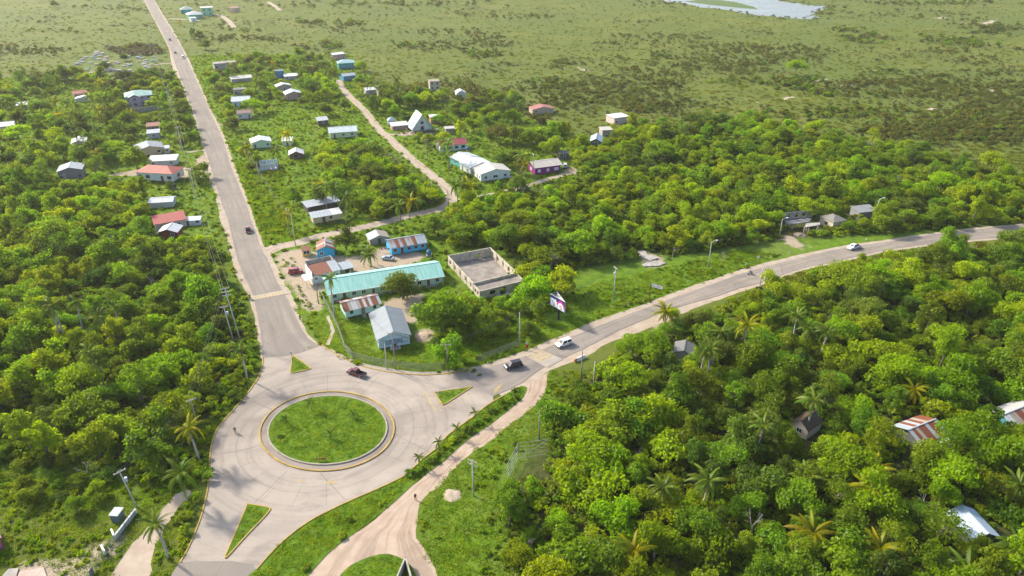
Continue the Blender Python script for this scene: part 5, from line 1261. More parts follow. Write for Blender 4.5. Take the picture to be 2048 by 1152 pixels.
vehicle('parked_car', 'pale car parked beside the bright purple house', (1131, 339), (1129, 330), 'suv', (.55, .55, .58), 'car')
vehicle('pickup_truck', 'white pickup on the highway beyond the overhanging trees', (1720, 494), (1694, 501), 'pickup', (.62, .65, .72), 'pickup truck')

# ------------------------------------------------------------------ people and two-wheelers
M_SKIN = paint('skin', (.16, .085, .05), .6, .1); M_HAIR = paint('dark_hair', (.015, .012, .01), .8, .1)
def cloth(n, c): return paint(n, c, .9, .15)
def person_mesh(name, J, top, legs, hat=M_HAIR):
    """One continuous skinned body. J: joint -> (x, y, z, radius); clothes by region."""
    order = ['pelvis', 'chest', 'neck', 'head', 'crown', 'shl', 'ell', 'hal', 'shr', 'elr', 'har', 'hil', 'knl', 'anl', 'tol', 'hir', 'knr', 'anr', 'tor']
    E = [('pelvis', 'chest'), ('chest', 'neck'), ('neck', 'head'), ('head', 'crown'), ('chest', 'shl'), ('shl', 'ell'), ('ell', 'hal'), ('chest', 'shr'), ('shr', 'elr'), ('elr', 'har'), ('pelvis', 'hil'), ('hil', 'knl'), ('knl', 'anl'), ('anl', 'tol'), ('pelvis', 'hir'), ('hir', 'knr'), ('knr', 'anr'), ('anr', 'tor')]
    me = bpy.data.meshes.new(name); me.from_pydata([J[k][:3] for k in order], [(order.index(a), order.index(b)) for a, b in E], [])
    o = bpy.data.objects.new(name, me); COL.objects.link(o)
    md = o.modifiers.new('skin', 'SKIN'); me.skin_vertices[0].data[0].use_root = True
    for i, k in enumerate(order): me.skin_vertices[0].data[i].radius = (J[k][3], J[k][3])
    o.modifiers.new('sub', 'SUBSURF').levels = 1
    dg = bpy.context.evaluated_depsgraph_get(); out = bpy.data.meshes.new_from_object(o.evaluated_get(dg)); bpy.data.objects.remove(o)
    out.materials.clear()
    for mt in (top, legs, M_SKIN, hat): out.materials.append(mt)
    names = order; pts = [Vector(J[k][:3]) for k in order]
    reg = {'pelvis': 1, 'chest': 0, 'neck': 2, 'head': 2, 'crown': 3, 'shl': 0, 'ell': 2, 'hal': 2, 'shr': 0, 'elr': 2, 'har': 2, 'hil': 1, 'knl': 1, 'anl': 1, 'tol': 3, 'hir': 1, 'knr': 1, 'anr': 1, 'tor': 3}
    for p in out.polygons:
        k = min(range(len(pts)), key=lambda i: (pts[i] - p.center).length - J[order[i]][3] * .5); p.material_index = reg[order[k]]; p.use_smooth = True
    return out
STAND = dict(pelvis=(0, 0, .95, .15), chest=(.02, 0, 1.28, .17), neck=(.02, 0, 1.50, .06), head=(.04, 0, 1.62, .10), crown=(.03, 0, 1.74, .085), shl=(.02, .20, 1.42, .07), ell=(-.03, .27, 1.14, .05), hal=(.10, .27, .90, .04), shr=(.02, -.20, 1.42, .07), elr=(.03, -.27, 1.14, .05), har=(.16, -.25, .92, .04), hil=(0, .10, .90, .10), knl=(.14, .10, .50, .075), anl=(.05, .10, .09, .05), tol=(.22, .10, .05, .045), hir=(0, -.10, .90, .10), knr=(-.02, -.10, .48, .075), anr=(-.22, -.10, .12, .05), tor=(-.08, -.10, .05, .045))
RIDE = dict(pelvis=(-.18, 0, .98, .15), chest=(.08, 0, 1.30, .17), neck=(.18, 0, 1.48, .06), head=(.24, 0, 1.58, .10), crown=(.25, 0, 1.70, .09), shl=(.10, .20, 1.40, .07), ell=(.30, .25, 1.18, .05), hal=(.48, .22, 1.04, .04), shr=(.10, -.20, 1.40, .07), elr=(.30, -.25, 1.18, .05), har=(.48, -.22, 1.04, .04), hil=(-.14, .10, .95, .10), knl=(.22, .13, .74, .075), anl=(.05, .14, .36, .05), tol=(.22, .14, .32, .045), hir=(-.14, -.10, .95, .10), knr=(.16, -.13, .58, .075), anr=(-.05, -.14, .20, .05), tor=(.10, -.14, .15, .045))
def ring(m, c, r, t, mat, n=18):
    pts = [(c[0] + r * math.cos(2 * math.pi * i / n), c[1], c[2] + r * math.sin(2 * math.pi * i / n)) for i in range(n + 1)]; m.tube(pts, t, mat, 5, False)
def bicycle(loc, h, label, col=(.55, .55, .55)):
    r = empty('bicycle', loc, h); tag(r, label, 'bicycle'); fm = cloth('bike_frame_%d' % int(col[0] * 99), col)
    for x in (-.52, .52):
        w = MB(); ring(w, (x, 0, .33), .32, .025, M_TYRE); wo = w.build('wheel', r)
        s = MB()
        for i in range(6): s.tube([(x, 0, .33), (x + .3 * math.cos(i * 1.047), 0, .33 + .3 * math.sin(i * 1.047))], .006, M_RIM, 3, False)
        s.build('spokes', wo)
    f = MB()
    for a, b in (((-.52, 0, .33), (-.2, 0, .75)), ((-.52, 0, .33), (-.05, 0, .3)), ((-.05, 0, .3), (-.2, 0, .8)), ((-.05, 0, .3), (.38, 0, .78)), ((-.18, 0, .74), (.38, 0, .84)), ((.38, 0, .95), (.52, 0, .33))): f.tube([a, b], .022, fm, 6)
    f.build('frame', r)
    f = MB(); f.box(-.34, -.08, .82, -.08, .08, .88, M_BLK); f.build('saddle', r)
    f = MB(); f.tube([(.48, -.28, 1.0), (.38, 0, .97), (.48, .28, 1.0)], .018, M_BLK, 6); f.build('handlebar', r); return r
def motorcycle(loc, h, label):
    r = empty('motorcycle', loc, h); tag(r, label, 'motorcycle')
    for x in (-.62, .66):
        w = MB(); w.tube([(x, -.06, .3), (x, .06, .3)], .3, M_TYRE, 14); w.build('wheel', r)
    f = MB(); f.box(-.45, -.1, .32, .3, .1, .55, M_RIM); f.build('engine', r)
    f = MB(); f.tube([(-.05, 0, .78), (.15, 0, .84), (.38, 0, .76)], [.1, .16, .1], carpaint('bike_tank', (.03, .03, .05)), 8); f.build('tank', r)
    f = MB(); f.box(-.72, -.12, .72, -.02, .12, .82, M_BLK); f.build('seat', r)
    f = MB(); f.tube([(.66, 0, .3), (.42, 0, .95)], .035, M_RIM, 6); f.tube([(-.62, 0, .3), (.0, 0, .45)], .03, M_RIM, 6); f.build('fork', r)
    f = MB(); f.tube([(.35, -.34, 1.04), (.45, 0, 1.0), (.35, .34, 1.04)], .02, M_BLK, 6); f.build('handlebar', r)
    f = MB(); f.box(.5, -.08, .78, .6, .08, .92, M_LAMP); f.build('headlight', r); return r
def face_parts(root, J):
    hx, hy, hz, _ = J['head']
    for s in (-1, 1):
        m = MB(); m.box(hx + .085, s * .035 - .012, hz + .015, hx + .105, s * .035 + .012, hz + .035, M_HAIR); m.build('eye', root)
    m = MB(); m.box(hx + .09, -.012, hz - .03, hx + .12, .012, hz + .01, M_SKIN); m.build('nose', root)
def someone(px, py, h, pose, label, top, legs, z=.09):
    p = at(px, py); J = STAND if pose == 'stand' else RIDE
    me = person_mesh('person', J, top, legs); o = link('person', me, None, (p.x, p.y, z), (0, 0, h)); tag(o, label, 'person'); face_parts(o, J); return p
h = R(-150)
p = someone(471, 866, R(-70), 'ride', 'person in dark shirt riding a bicycle across the roundabout concrete', cloth('dark_shirt', (.02, .02, .03)), cloth('pale_shorts', (.35, .33, .3))); bicycle((p.x, p.y, .085), R(-70), 'pale bicycle ridden across the roundabout concrete', (.6, .6, .58))
someone(831, 1000, R(-60), 'stand', 'person in dark clothes walking on the pink dirt road', cloth('dark_shirt', (.02, .02, .03)), cloth('dark_trousers', (.03, .03, .04)), .02)
p = someone(601, 641, R(130), 'ride', 'person in black riding a bicycle at the grass edge of the main road', cloth('dark_shirt', (.02, .02, .03)), cloth('brown_trousers', (.10, .06, .04))); bicycle((p.x, p.y, .08), R(130), 'dark bicycle at the grass edge of the main road', (.08, .06, .05))
p = someone(501, 599, R(110), 'ride', 'person riding a motorcycle past the end of the raised crossing', cloth('maroon_shirt', (.12, .03, .03)), cloth('dark_trousers', (.03, .03, .04))); motorcycle((p.x, p.y, .08), R(110), 'dark motorcycle at the end of the yellow striped crossing')
p = someone(1500, 549, R(205), 'ride', 'person riding a motorcycle along the highway', cloth('grey_shirt', (.16, .17, .2)), cloth('dark_trousers', (.03, .03, .04))); motorcycle((p.x, p.y, .085), R(205), 'dark motorcycle alone on the highway')

# ------------------------------------------------------------------ poles, wires, fences, signs
M_POLE = paint('pole_wood', (.27, .235, .20), .9, .3); M_POLEW = paint('pole_pale', (.46, .43, .39), .9, .3); M_INS = paint('insulator', (.55, .53, .50), .4, .1); M_TRF = paint('transformer_grey', (.42, .45, .48), .5, .1); M_WIRE = paint('wire', (.10, .10, .10), .6, .1); M_STEEL = paint('galvanised_steel', (.50, .50, .49), .5, .2, metal=.3)
TOPS = {}
def pole(key, px, py, H, label, arms=1, heading=0.0, lamp=False, trf=False, mat=M_POLE, lean=(0, 0), group=None):
    b = at(px, py); r = empty('utility_pole' if not lamp else 'street_lamp', b, heading); tag(r, label, 'utility pole' if not lamp else 'street lamp', group)
    tl = Matrix.Rotation(-heading, 3, 'Z') @ Vector((*lean, 0)); top = Vector((tl.x, tl.y, H))
    m = MB(); m.smooth = True; m.tube([(0, 0, -.3), tuple(top * .5), tuple(top)], [.17, .14, .11], mat, 8); m.build('shaft', r)
    for k in range(arms):
        c = top * (1 - (.25 + .95 * k) / H); a = MB(); a.box(c.x - 1.15, c.y - .06, c.z - .07, c.x + 1.15, c.y + .06, c.z + .07, mat); a.build('crossarm', r)
        for x in (-1.0, -.35, .35, 1.0):
            i = MB(); i.tube([(c.x + x, c.y, c.z + .07), (c.x + x, c.y, c.z + .3)], [.045, .06], M_INS, 6); i.build('insulator', r)
    if trf:
        c = top * (1 - 2.2 / H); i = MB(); i.tube([(c.x + .42, c.y, c.z - .5), (c.x + .42, c.y, c.z + .45)], .3, M_TRF, 10); i.build('transformer', r)
    if lamp:
        i = MB(); i.tube([tuple(top * .96), (top.x + .9, top.y, top.z + .35), (top.x + 1.6, top.y, top.z + .4)], .05, M_STEEL, 6); i.build('lamp_arm', r)
        i = MB(); i.box(top.x + 1.3, top.y - .16, top.z + .3, top.x + 2.1, top.y + .16, top.z + .46, M_WHITE); i.build('lamp_head', r)
    Mx = Matrix.Translation(b) @ Matrix.Rotation(heading, 4, 'Z'); TOPS[key] = [Mx @ (top + Vector((x, 0, -.0 if arms else -.3))) for x in (-1.0, -.35, 1.0)]
    FOOT.append([(b.x - 1, b.y - 1), (b.x + 1, b.y - 1), (b.x + 1, b.y + 1), (b.x - 1, b.y + 1)])
    return r
HW = R(26); 
pole('w1', 481, 682, 15.5, 'tallest twin utility pole with stacked crossarms beside the main road', 3, HW, trf=False, mat=M_POLEW, lean=(-2.0, 1.5))
pole('w1b', 467, 682, 10.5, 'shorter utility pole with transformer standing next to the tallest pole', 1, HW, trf=True, mat=M_POLEW, lean=(-1.0, .6))
pole('sw', 274, 1014, 8.5, 'utility pole with pale transformer behind the lower palms', 1, R(50), trf=True, mat=M_POLEW, lean=(-1.8, .8))
pole('sw2', 393, 845, 6.5, 'thin utility pole in the dark woodland beside the roundabout', 1, R(40), mat=M_POLEW)
for i, (x, y, ph) in enumerate(((392, 398, 'between the red roof and the main road'), (366, 305, 'beside the cream bungalow'), (345, 226, 'beside the lilac house'), (322, 150, 'at the corner of the cemetery'), (305, 78, 'by the grey brown thicket'), (291, 22, 'far along the empty field'))):
    pole('w%d' % (i + 2), x, y, 12.5, 'utility pole of the roadside line ' + ph, 1, HW, mat=M_POLEW)
pole('n1', 591, 491, 12, 'tall pale utility pole at the corner of lane and main road', 0, HW, mat=M_POLEW)
pole('n2', 637, 607, 7.5, 'dark utility pole standing in the school verge', 0, HW)
pole('c1', 791, 740, 11.0, 'tall brown utility pole in front of the pale blue hall', 1, 0)
pole('c2', 774, 739, 7.5, 'short utility pole in front of the pale blue hall', 0, 0, mat=M_POLEW)
pole('c3', 896, 742, 8.0, 'utility pole at the tree beside the hall lawn', 1, 0)
pole('c4', 1039, 686, 9.5, 'utility pole between the billboard and the raised crossing', 0, 0, mat=M_POLEW)
pole('e1', 1227, 601, 11.0, 'pale utility pole with insulators between billboard and direction sign', 1, R(115), mat=M_POLEW, trf=True)
pole('e2', 1416, 537, 9.5, 'pale street lamp on the lawn beside the dead saplings', 0, R(10), lamp=True, mat=M_POLEW)
pole('e3', 1559, 472, 6.5, 'short street lamp beside the collapsed grey house', 0, R(10), lamp=True, mat=M_POLEW)
pole('e4', 1746, 452, 10.5, 'tall street lamp behind the white pickup', 0, R(10), lamp=True, mat=M_POLEW)
pole('s1', 1162, 762, 9.0, 'brown utility pole beside the low concrete barrier', 0, 0)
pole('s2', 1187, 772, 7.2, 'bare grey utility pole at the forest corner', 0, 0, mat=M_POLEW)
pole('s3', 1078, 878, 7.4, 'thin utility pole next to the steel frame', 0, 0)
pole('s4', 947, 992, 9.2, 'utility pole with two crossarms beside the sand heap', 2, R(-35), mat=M_POLEW)
pole('v1', 865, 402, 9.0, 'utility pole at the bend of the lane', 0, HW, mat=M_POLEW); pole('v2', 1067, 360, 10.5, 'street lamp at the corner of the purple house', 0, R(100), lamp=True)
pole('v3', 855, 312, 8.0, 'utility pole beside the lane above the rosy red roof', 1, HW); pole('v4', 815, 283, 7.5, 'stubby utility pole in front of the a-frame house', 0, HW)
pole('v5', 897, 418, 8.0, 'utility pole at the lane bend beside coconut palms', 0, HW); pole('v6', 423, 373, 7.0, 'dark leaning utility pole at the edge of the main road', 0, HW, lean=(-.8, .5)); pole('v7', 519, 362, 8.0, 'utility pole beside the roofless white cottage', 0, HW, mat=M_POLEW); pole('v8', 497, 322, 8.5, 'utility pole near the mint bungalow', 1, HW, mat=M_POLEW)
pole('e0', 1520, 570, 6.0, 'thin post pole where the forest meets the highway shoulder', 0, 0, mat=M_POLEW)
def wire(a, b, sag, label, group, r=.035):
    m = MB(); n = 14; pts = []
    for i in range(n + 1):
        t = i / n; p = a.lerp(b, t); p.z -= sag * 4 * t * (1 - t); pts.append(p)
    m.tube(pts, r, M_WIRE, 4, False); o = m.build('overhead_wire'); tag(o, label, 'wire', group)
for a, b, n, ph in (('w1', 'w2', 3, 'from the tallest pole up along the main road'), ('w2', 'w3', 3, 'past the red metal roof'), ('w3', 'w4', 3, 'past the cream bungalow'), ('w4', 'w5', 3, 'past the lilac house'), ('w5', 'w6', 2, 'past the cemetery'), ('w6', 'w7', 2, 'over the far field'), ('w1', 'sw2', 3, 'over the woodland beside the yellow kerb'), ('sw2', 'sw', 3, 'down to the transformer pole'), ('c1', 'c3', 2, 'in front of the hall'), ('c3', 'c4', 2, 'over the hall fence'), ('c4', 'e1', 2, 'behind the billboard'), ('e1', 'e2', 1, 'over the highway lawn'), ('e2', 'e3', 1, 'over the dead saplings'), ('e3', 'e4', 1, 'behind the highway ruins'), ('v8', 'v7', 2, 'by the roofless cottage'), ('v7', 'n1', 2, 'over the bright green field'), ('v4', 'v3', 1, 'along the upper lane'), ('v3', 'v1', 1, 'down the lane'), ('v1', 'v5', 1, 'round the lane bend')):
    for k in range(n): wire(TOPS[a][k], TOPS[b][k], (TOPS[a][k] - TOPS[b][k]).length * .022, 'thin overhead wire ' + ph, 'overhead wires ' + ph, .03)
wire(at(791, 740) + Vector((0, 0, 10)), at(731, 640) + Vector((0, 0, 3)), .4, 'thin service wire running to the pale blue hall', None)
M_FPOST = paint('fence_steel', (.26, .26, .25), .7, .2)
def fence(pts, H, step, label, mat=M_FPOST, rails=(.98,), strands=3, name='wire_fence', pr=.04, solid=None):
    line = densify(ats(pts), step); o0 = line[0].copy(); r = empty(name, o0); tag(r, label, 'fence')
    for p in line:
        m = MB(); q = p - o0; m.tube([(q.x, q.y, 0), (q.x, q.y, H)], pr, mat, 6); m.build('post', r)
    for z in rails:
        m = MB()
        for a, b in zip(line[:-1], line[1:]): m.tube([a - o0 + Vector((0, 0, H * z)), b - o0 + Vector((0, 0, H * z))], pr * .7, mat, 5)
        m.build('rail', r)
    for k in range(strands):
        m = MB(); z = H * (k + .4) / (strands + .4)
        for a, b in zip(line[:-1], line[1:]): m.tube([a - o0 + Vector((0, 0, z)), b - o0 + Vector((0, 0, z))], .012, mat, 3, False)
        m.build('strand', r)
    if solid:
        for a, b in zip(line[:-1], line[1:]):
            m = MB(); a2, b2 = a - o0, b - o0; m.slab([a2 + Vector((0, 0, .1)), b2 + Vector((0, 0, .1)), b2 + Vector((0, 0, H * .96)), a2 + Vector((0, 0, H * .96))], .03, solid); m.build('mesh_panel', r)
    return r
t = NT('chain_link'); P = t.obj(); wv = [t.node('ShaderNodeTexWave', wave_type='BANDS', bands_direction=d) for d in ('X', 'Z')]
for x in wv: x.inputs['Scale'].default_value = 4.0; t.l.new(P, x.inputs['Vector'])
mk = t.math('GREATER_THAN', t.math('MAXIMUM', wv[0].outputs['Fac'], wv[1].outputs['Fac']), .975); bs = t.principled((.22, .23, .22), .6, .2); tr = t.node('ShaderNodeBsdfTransparent'); mx = t.node('ShaderNodeMixShader'); t.l.new(mk, mx.inputs[0]); t.l.new(tr.outputs[0], mx.inputs[1]); t.l.new(bs.outputs[0], mx.inputs[2]); t.l.new(mx.outputs[0], t.out.inputs['Surface']); M_CHAIN = t.mat
fence([(640, 586), (656, 618), (676, 658), (690, 699), (705, 716), (745, 728), (790, 735), (840, 741), (886, 738)], 2.0, 3.0, 'chain link fence curving round the school and hall lawn', solid=M_CHAIN)
fence([(956, 724), (1000, 707), (1040, 692)], 2.0, 3.0, 'short chain link fence beside the highway shoulder', solid=M_CHAIN)
fence([(272, 1030), (231, 1085), (206, 1120), (165, 1185)], 1.8, 2.6, 'green mesh fence beside the dirt path at the lower corner', mat=paint('green_fence', (.06, .14, .12), .7, .2), solid=M_CHAIN)
fence([(620, 318), (650, 312), (640, 300), (622, 285)], 1.3, 3.5, 'dark timber garden fence behind the white gable pavilion', mat=M_WOOD, strands=2)
# low white entrance wall with a shelter
wl_ = empty('entrance_wall', at(231, 1078)); tag(wl_, 'low white and blue entrance wall beside the dirt path', 'wall'); ww_ = [at(*p) - wl_.location for p in ((273, 1026), (231, 1080), (225, 1066))]
for a, b in zip(ww_[:-1], ww_[1:]):
    m = MB(); wall_with_holes(m, a, b, 0, 1.1, [], M_WHITE, .3); m.build('wall_panel', wl_)
m = MB(); wall_with_holes(m, at(212, 1112) - wl_.location, at(205, 1099) - wl_.location, 0, 1.2, [], M_WHITE, .3); m.build('gate_pier', wl_)
house('bus_shelter', 'small shelter with white flat roof behind the entrance wall', (239, 1046), (250, 1031), 1.5, 1.8, (.08, .12, .13), WHT, 'flat', 'x', .2, .15, 0, '', '', '', cat='shelter')
# billboard: two hoardings meeting in a V on one post
bp = at(1117, 638); br = empty('billboard', bp); tag(br, 'navy and pink v-shaped billboard on a dark post', 'billboard')
zb, zt = 3.9, 7.3; Aa = at(1101, 588, zt) - bp; Bb = at(1130, 604.5, zt) - bp; Cc = at(1114, 584, zt) - bp
def hoarding(nm, a, b, mat):
    m = MB(); d = (b - a); M = Matrix.Translation(Vector((a.x, a.y, zb))) @ Matrix.Rotation(math.atan2(d.y, d.x), 4, 'Z'); L = Vector((d.x, d.y)).length; m.box(0, 0, 0, L, .12, zt - zb, mat, M); return m.build(nm, br), M, L
M_NAVY = paint('billboard_navy', (.012, .02, .14), .5, .1); M_PALE = paint('billboard_pale', (.52, .56, .66), .5, .25, (.1, .12, .2)); M_PINKB = paint('billboard_pink', (.60, .03, .28), .5, .05); M_BWHITE = paint('billboard_white', (.74, .73, .74), .5, .05); M_BGREY = paint('billboard_grey', (.20, .18, .22), .5, .2)
hb, Mh, L = hoarding('front_hoarding', Aa, Bb, M_NAVY); hoarding('back_hoarding', Cc, Bb, M_BWHITE); Hh = zt - zb
def art(poly, mat, d, nm='printed_shape'):
    m = MB(); m.face([Mh @ Vector((x * L, -d, y * Hh)) for x, y in poly], mat); m.build(nm, hb)
art([(.02, .03), (.98, .03), (.98, .40), (.75, .52), (.45, .60), (.25, .74), (.02, .74)], M_PALE, .004)
art([(.06, .45), (.12, .72), (.24, .74), (.30, .50), (.22, .36), (.10, .36)], M_BWHITE, .008); art([(.12, .40), (.17, .62), (.22, .42)], M_BGREY, .011); art([(.30, .08), (.33, .74), (.40, .78), (.40, .50), (.46, .44), (.44, .08)], M_BWHITE, .008); art([(.20, .06), (.24, .34), (.30, .30), (.31, .06)], M_BGREY, .011)
arc = [(.72 + .27 * math.cos(t_), .30 + .56 * math.sin(t_)) for t_ in np.linspace(0.05, math.pi - .1, 16)]; arc2 = [(.72 + .20 * math.cos(t_), .24 + .44 * math.sin(t_)) for t_ in np.linspace(0.05, math.pi - .1, 16)]
art([p for p in arc if p[0] < .99] + [(.97, .1), (.5, .1)], M_PINKB, .012); art(arc2 + [(.5, .04), (.96, .04)], M_BWHITE, .016); art([(.72 + .11 * math.cos(t_), .30 + .22 * math.sin(t_)) for t_ in np.linspace(0, 6.2, 14)], paint('billboard_cream', (.55, .50, .46), .6, .2), .02); art([(.66, .12), (.80, .10), (.84, .22), (.74, .16)], M_BGREY, .024)
for a, b in ((Aa, Cc), (Aa.lerp(Bb, .4), Cc.lerp(Bb, .4)), (Cc, Bb), (Aa, Bb), (Aa, Cc.lerp(Bb, .4)), (Aa.lerp(Bb, .4), Cc.lerp(Bb, .75))):
    m = MB(); m.tube([Vector((a.x, a.y, zt + .06)), Vector((b.x, b.y, zt + .06))], .06, M_STEEL, 5); m.build('truss_bar', br)
m = MB(); mid_ = (Aa + Bb) * .5; m.tube([(0, 0, 0), (0, 0, zb)], .32, M_BLK, 10); m.build('post', br)
FOOT.append([p[:2] for p in ats([(1095, 645), (1135, 645), (1135, 625), (1095, 625)])])
# hanging direction sign
sp = at(1298, 602); sr = empty('direction_sign', sp); tag(sr, 'brown post with two white direction boards over the highway verge', 'sign')
Ht = 6.3; e1 = at(1326, 573, Ht - .3) - sp; e0 = at(1305, 560, Ht - .3) - sp
m = MB(); m.tube([(0, 0, 0), (0, 0, Ht)], .11, paint('rust_post', (.13, .085, .045), .8, .2), 8); m.build('post', sr)
m = MB(); m.tube([Vector((0, 0, Ht - .1)), Vector((e1.x, e1.y, Ht - .1))], .06, paint('rust_post', (.13, .085, .045)), 6); m.build('arm', sr)
for f0, f1 in ((.12, .53), (.58, .98)):
    a, b = Vector((e1.x * f0, e1.y * f0, 0)), Vector((e1.x * f1, e1.y * f1, 0)); d = b - a; M = Matrix.Translation(a + Vector((0, 0, Ht - 1.35))) @ Matrix.Rotation(math.atan2(d.y, d.x), 4, 'Z'); L = d.length
    m = MB(); m.box(0, -.04, 0, L, .04, 1.1, M_WHITE, M); bo = m.build('board', sr)
    for k in range(2):
        m = MB(); m.box(L * .12, -.048, .28 + .4 * k, L * (.82 - .2 * k), -.043, .44 + .4 * k, M_POST, M); m.build('lettering', bo)
# steel frame, barricade, barrier, marker posts, heaps
sf = empty('steel_frame', at(1036, 920)); tag(sf, 'open galvanised steel frame standing in the cleared corner of the forest', 'frame'); q = [at(*p) - sf.location for p in ((1012, 968), (1036, 920), (1094, 912))]
for a, b, n in ((q[0], q[1], 3), (q[1], q[2], 3)):
    for i in range(n + 1):
        m = MB(); c = a.lerp(b, i / n); m.tube([(c.x, c.y, 0), (c.x, c.y, 4.6)], .045, M_FPOST, 6); m.build('upright', sf)
    for z in (.5, 1.5, 2.5, 3.5, 4.55):
        m = MB(); m.tube([a + Vector((0, 0, z)), b + Vector((0, 0, z))], .04, M_FPOST, 6); m.build('rail', sf)
    m = MB(); m.tube([a + Vector((0, 0, .2)), b + Vector((0, 0, 4.4))], .035, M_FPOST, 6); m.build('brace', sf)
FOOT.append([(p + sf.location)[:2] for p in (q[0] + Vector((-2, -2, 0)), q[2] + Vector((0, -3, 0)), q[2] + Vector((0, 2, 0)), q[1] + Vector((-2, 2, 0)))])
bc = empty('barricade', at(644, 924), R(3)); bc.location.z = .3; tag(bc, 'striped orange barricade lying on the roundabout grass', 'barricade')
for i in range(8):
    m = MB(); m.box(-1.1 + .275 * i, -.03, .45, -1.1 + .275 * (i + 1), .03, .85, paint('barricade_orange', (.50, .20, .03), .6, .2) if i % 2 else paint('barricade_dark', (.10, .06, .02), .6, .2)); m.build('striped_segment', bc)
for x in (-.95, .95):
    m = MB(); m.box(x - .05, -.3, 0, x + .05, .3, .08, M_WOOD); m.box(x - .05, -.03, .08, x + .05, .03, .449, M_WOOD); m.build('leg', bc)
ba_, bb_ = at(1146, 726), at(1172, 714); cb = empty('concrete_barrier', (ba_ + bb_) / 2, math.atan2(bb_.y - ba_.y, bb_.x - ba_.x)); tag(cb, 'low white concrete barrier with orange end at the highway edge', 'barrier')
for x0, x1, mt in ((-1.9, -1.0, paint('barrier_orange', (.50, .24, .08), .8, .3)), (-1.0, 1.9, M_WHITE)):
    m = MB(); P_ = [(-.35, 0), (-.35, .2), (-.15, .55), (-.12, .95), (.12, .95), (.15, .55), (.35, .2), (.35, 0)]
    for i in range(8): a, b = P_[i], P_[(i + 1) % 8]; m.face([(x0, *a), (x1, *a), (x1, *b), (x0, *b)], mt)
    m.face([(x0, *p) for p in P_], mt); m.face([(x1, *p) for p in P_[::-1]], mt); m.build('block', cb)
for px, py, ph in ((975, 728, 'near the black off-road car'), (1256, 612, 'below the pale utility pole'), (1286, 604, 'beside the direction sign'), (1376, 565, 'on the lawn below the street lamp'), (1578, 507, 'by the highway clearing'), (1732, 481, 'behind the white pickup'), (1492, 530, 'above the highway motorcycle')):
    m = MB(); m.box(-.09, -.06, 0, .09, .06, .95, M_WHITE); m.box(-.09, -.06, .95, .09, .06, 1.1, M_BLK); o = m.build('marker_post', None, at(px, py)); tag(o, 'white roadside marker post ' + ph, 'marker post', 'marker posts along the highway')
rs_ = empty('road_sign', at(1515, 526)); tag(rs_, 'small round white road sign on a thin post by the highway', 'sign'); m = MB(); m.tube([(0, 0, 0), (0, 0, 2.4)], .04, M_STEEL, 6); m.build('post', rs_)
m = MB(); m.tube([(0, -.05, 2.2), (0, -.02, 2.2)], .45, M_WHITE, 14); m.build('sign_face', rs_)
rp = empty('road_sign', at(1054, 700)); tag(rp, 'red roadside sign with pale top near the raised crossing', 'sign'); m = MB(); m.tube([(0, 0, 0), (0, 0, 2.3)], .05, M_STEEL, 6); m.build('post', rp)
m = MB(); m.box(-.3, -.08, .6, .3, -.05, 1.75, paint('sign_red', (.42, .02, .02), .5, .1)); m.build('red_board', rp); m = MB(); m.tube([(0, -.09, 2.15), (0, -.05, 2.15)], .34, M_TRF, 12); m.build('round_top', rp)
for px, py, h, lb in ((877, 806, 3.2, 'white post sign on the eastern grass island'), (585, 722, 2.6, 'dark post sign at the tip of the northern grass island')):
    o = empty('road_sign', at(px, py)); o.location.z = .2; tag(o, lb, 'sign'); m = MB(); m.tube([(0, 0, 0), (0, 0, h)], .05, M_WHITE if h > 3 else M_BLK, 6); m.build('post', o); m = MB(); m.box(-.28, -.06, h - .6, .28, -.03, h, M_TRF); m.build('plate', o)
def heap(name, px, py, r, h, mat, label, cat, seed):
    m = MB(); m.smooth = True; n = 20; rows = 6; V = []
    for i in range(rows + 1):
        f = i / rows; rr = r * (1 - f); z = h * math.sin(f * math.pi / 2)
        V.append([Vector((rr * math.cos(2 * math.pi * j / n), rr * math.sin(2 * math.pi * j / n), z)) for j in range(n)])
    for row in V:
        for j, p in enumerate(row):
            k = mnoise.noise(p * .9 + Vector((seed, 0, 0))); row[j] = Vector((p.x * (1 + .25 * k), p.y * (1 + .25 * k), max(0, p.z * (1 + .5 * k)) - (.05 if p.z == 0 else 0)))
    for a, b in zip(V[:-1], V[1:]):
        for j in range(n): m.face([a[j], a[(j + 1) % n], b[(j + 1) % n], b[j]], mat)
    o = m.build(name, None, at(px, py)); tag(o, label, cat); return o
heap('sand_heap', 904, 991, 2.0, .32, M_SAND, 'pale sand heap on the grass beside the pink dirt road', 'heap', 1); heap('gravel_heap', 846, 672, 2.4, .6, M_PINK, 'pinkish gravel heap beside the pale blue hall', 'heap', 4)
heap('rubble_heap', 1600, 470, 2.2, .8, paint('rubble_brown', (.20, .15, .12), .95, .4), 'brown rubble heap under the collapsed grey house', 'heap', 7)
m = MB(); tri = [at(*p) for p in ((812, 1128), (786, 1190), (830, 1190))]; tb = empty('concrete_bin', tri[0]); tag(tb, 'dark open concrete bin wall on the grass at the lower edge', 'bin')
for a, b in ((tri[0], tri[1]), (tri[0], tri[2])):
    m = MB(); wall_with_holes(m, a - tri[0], b - tri[0], 0, 1.8, [], M_CONCW, .25); m.build('wall_panel', tb)
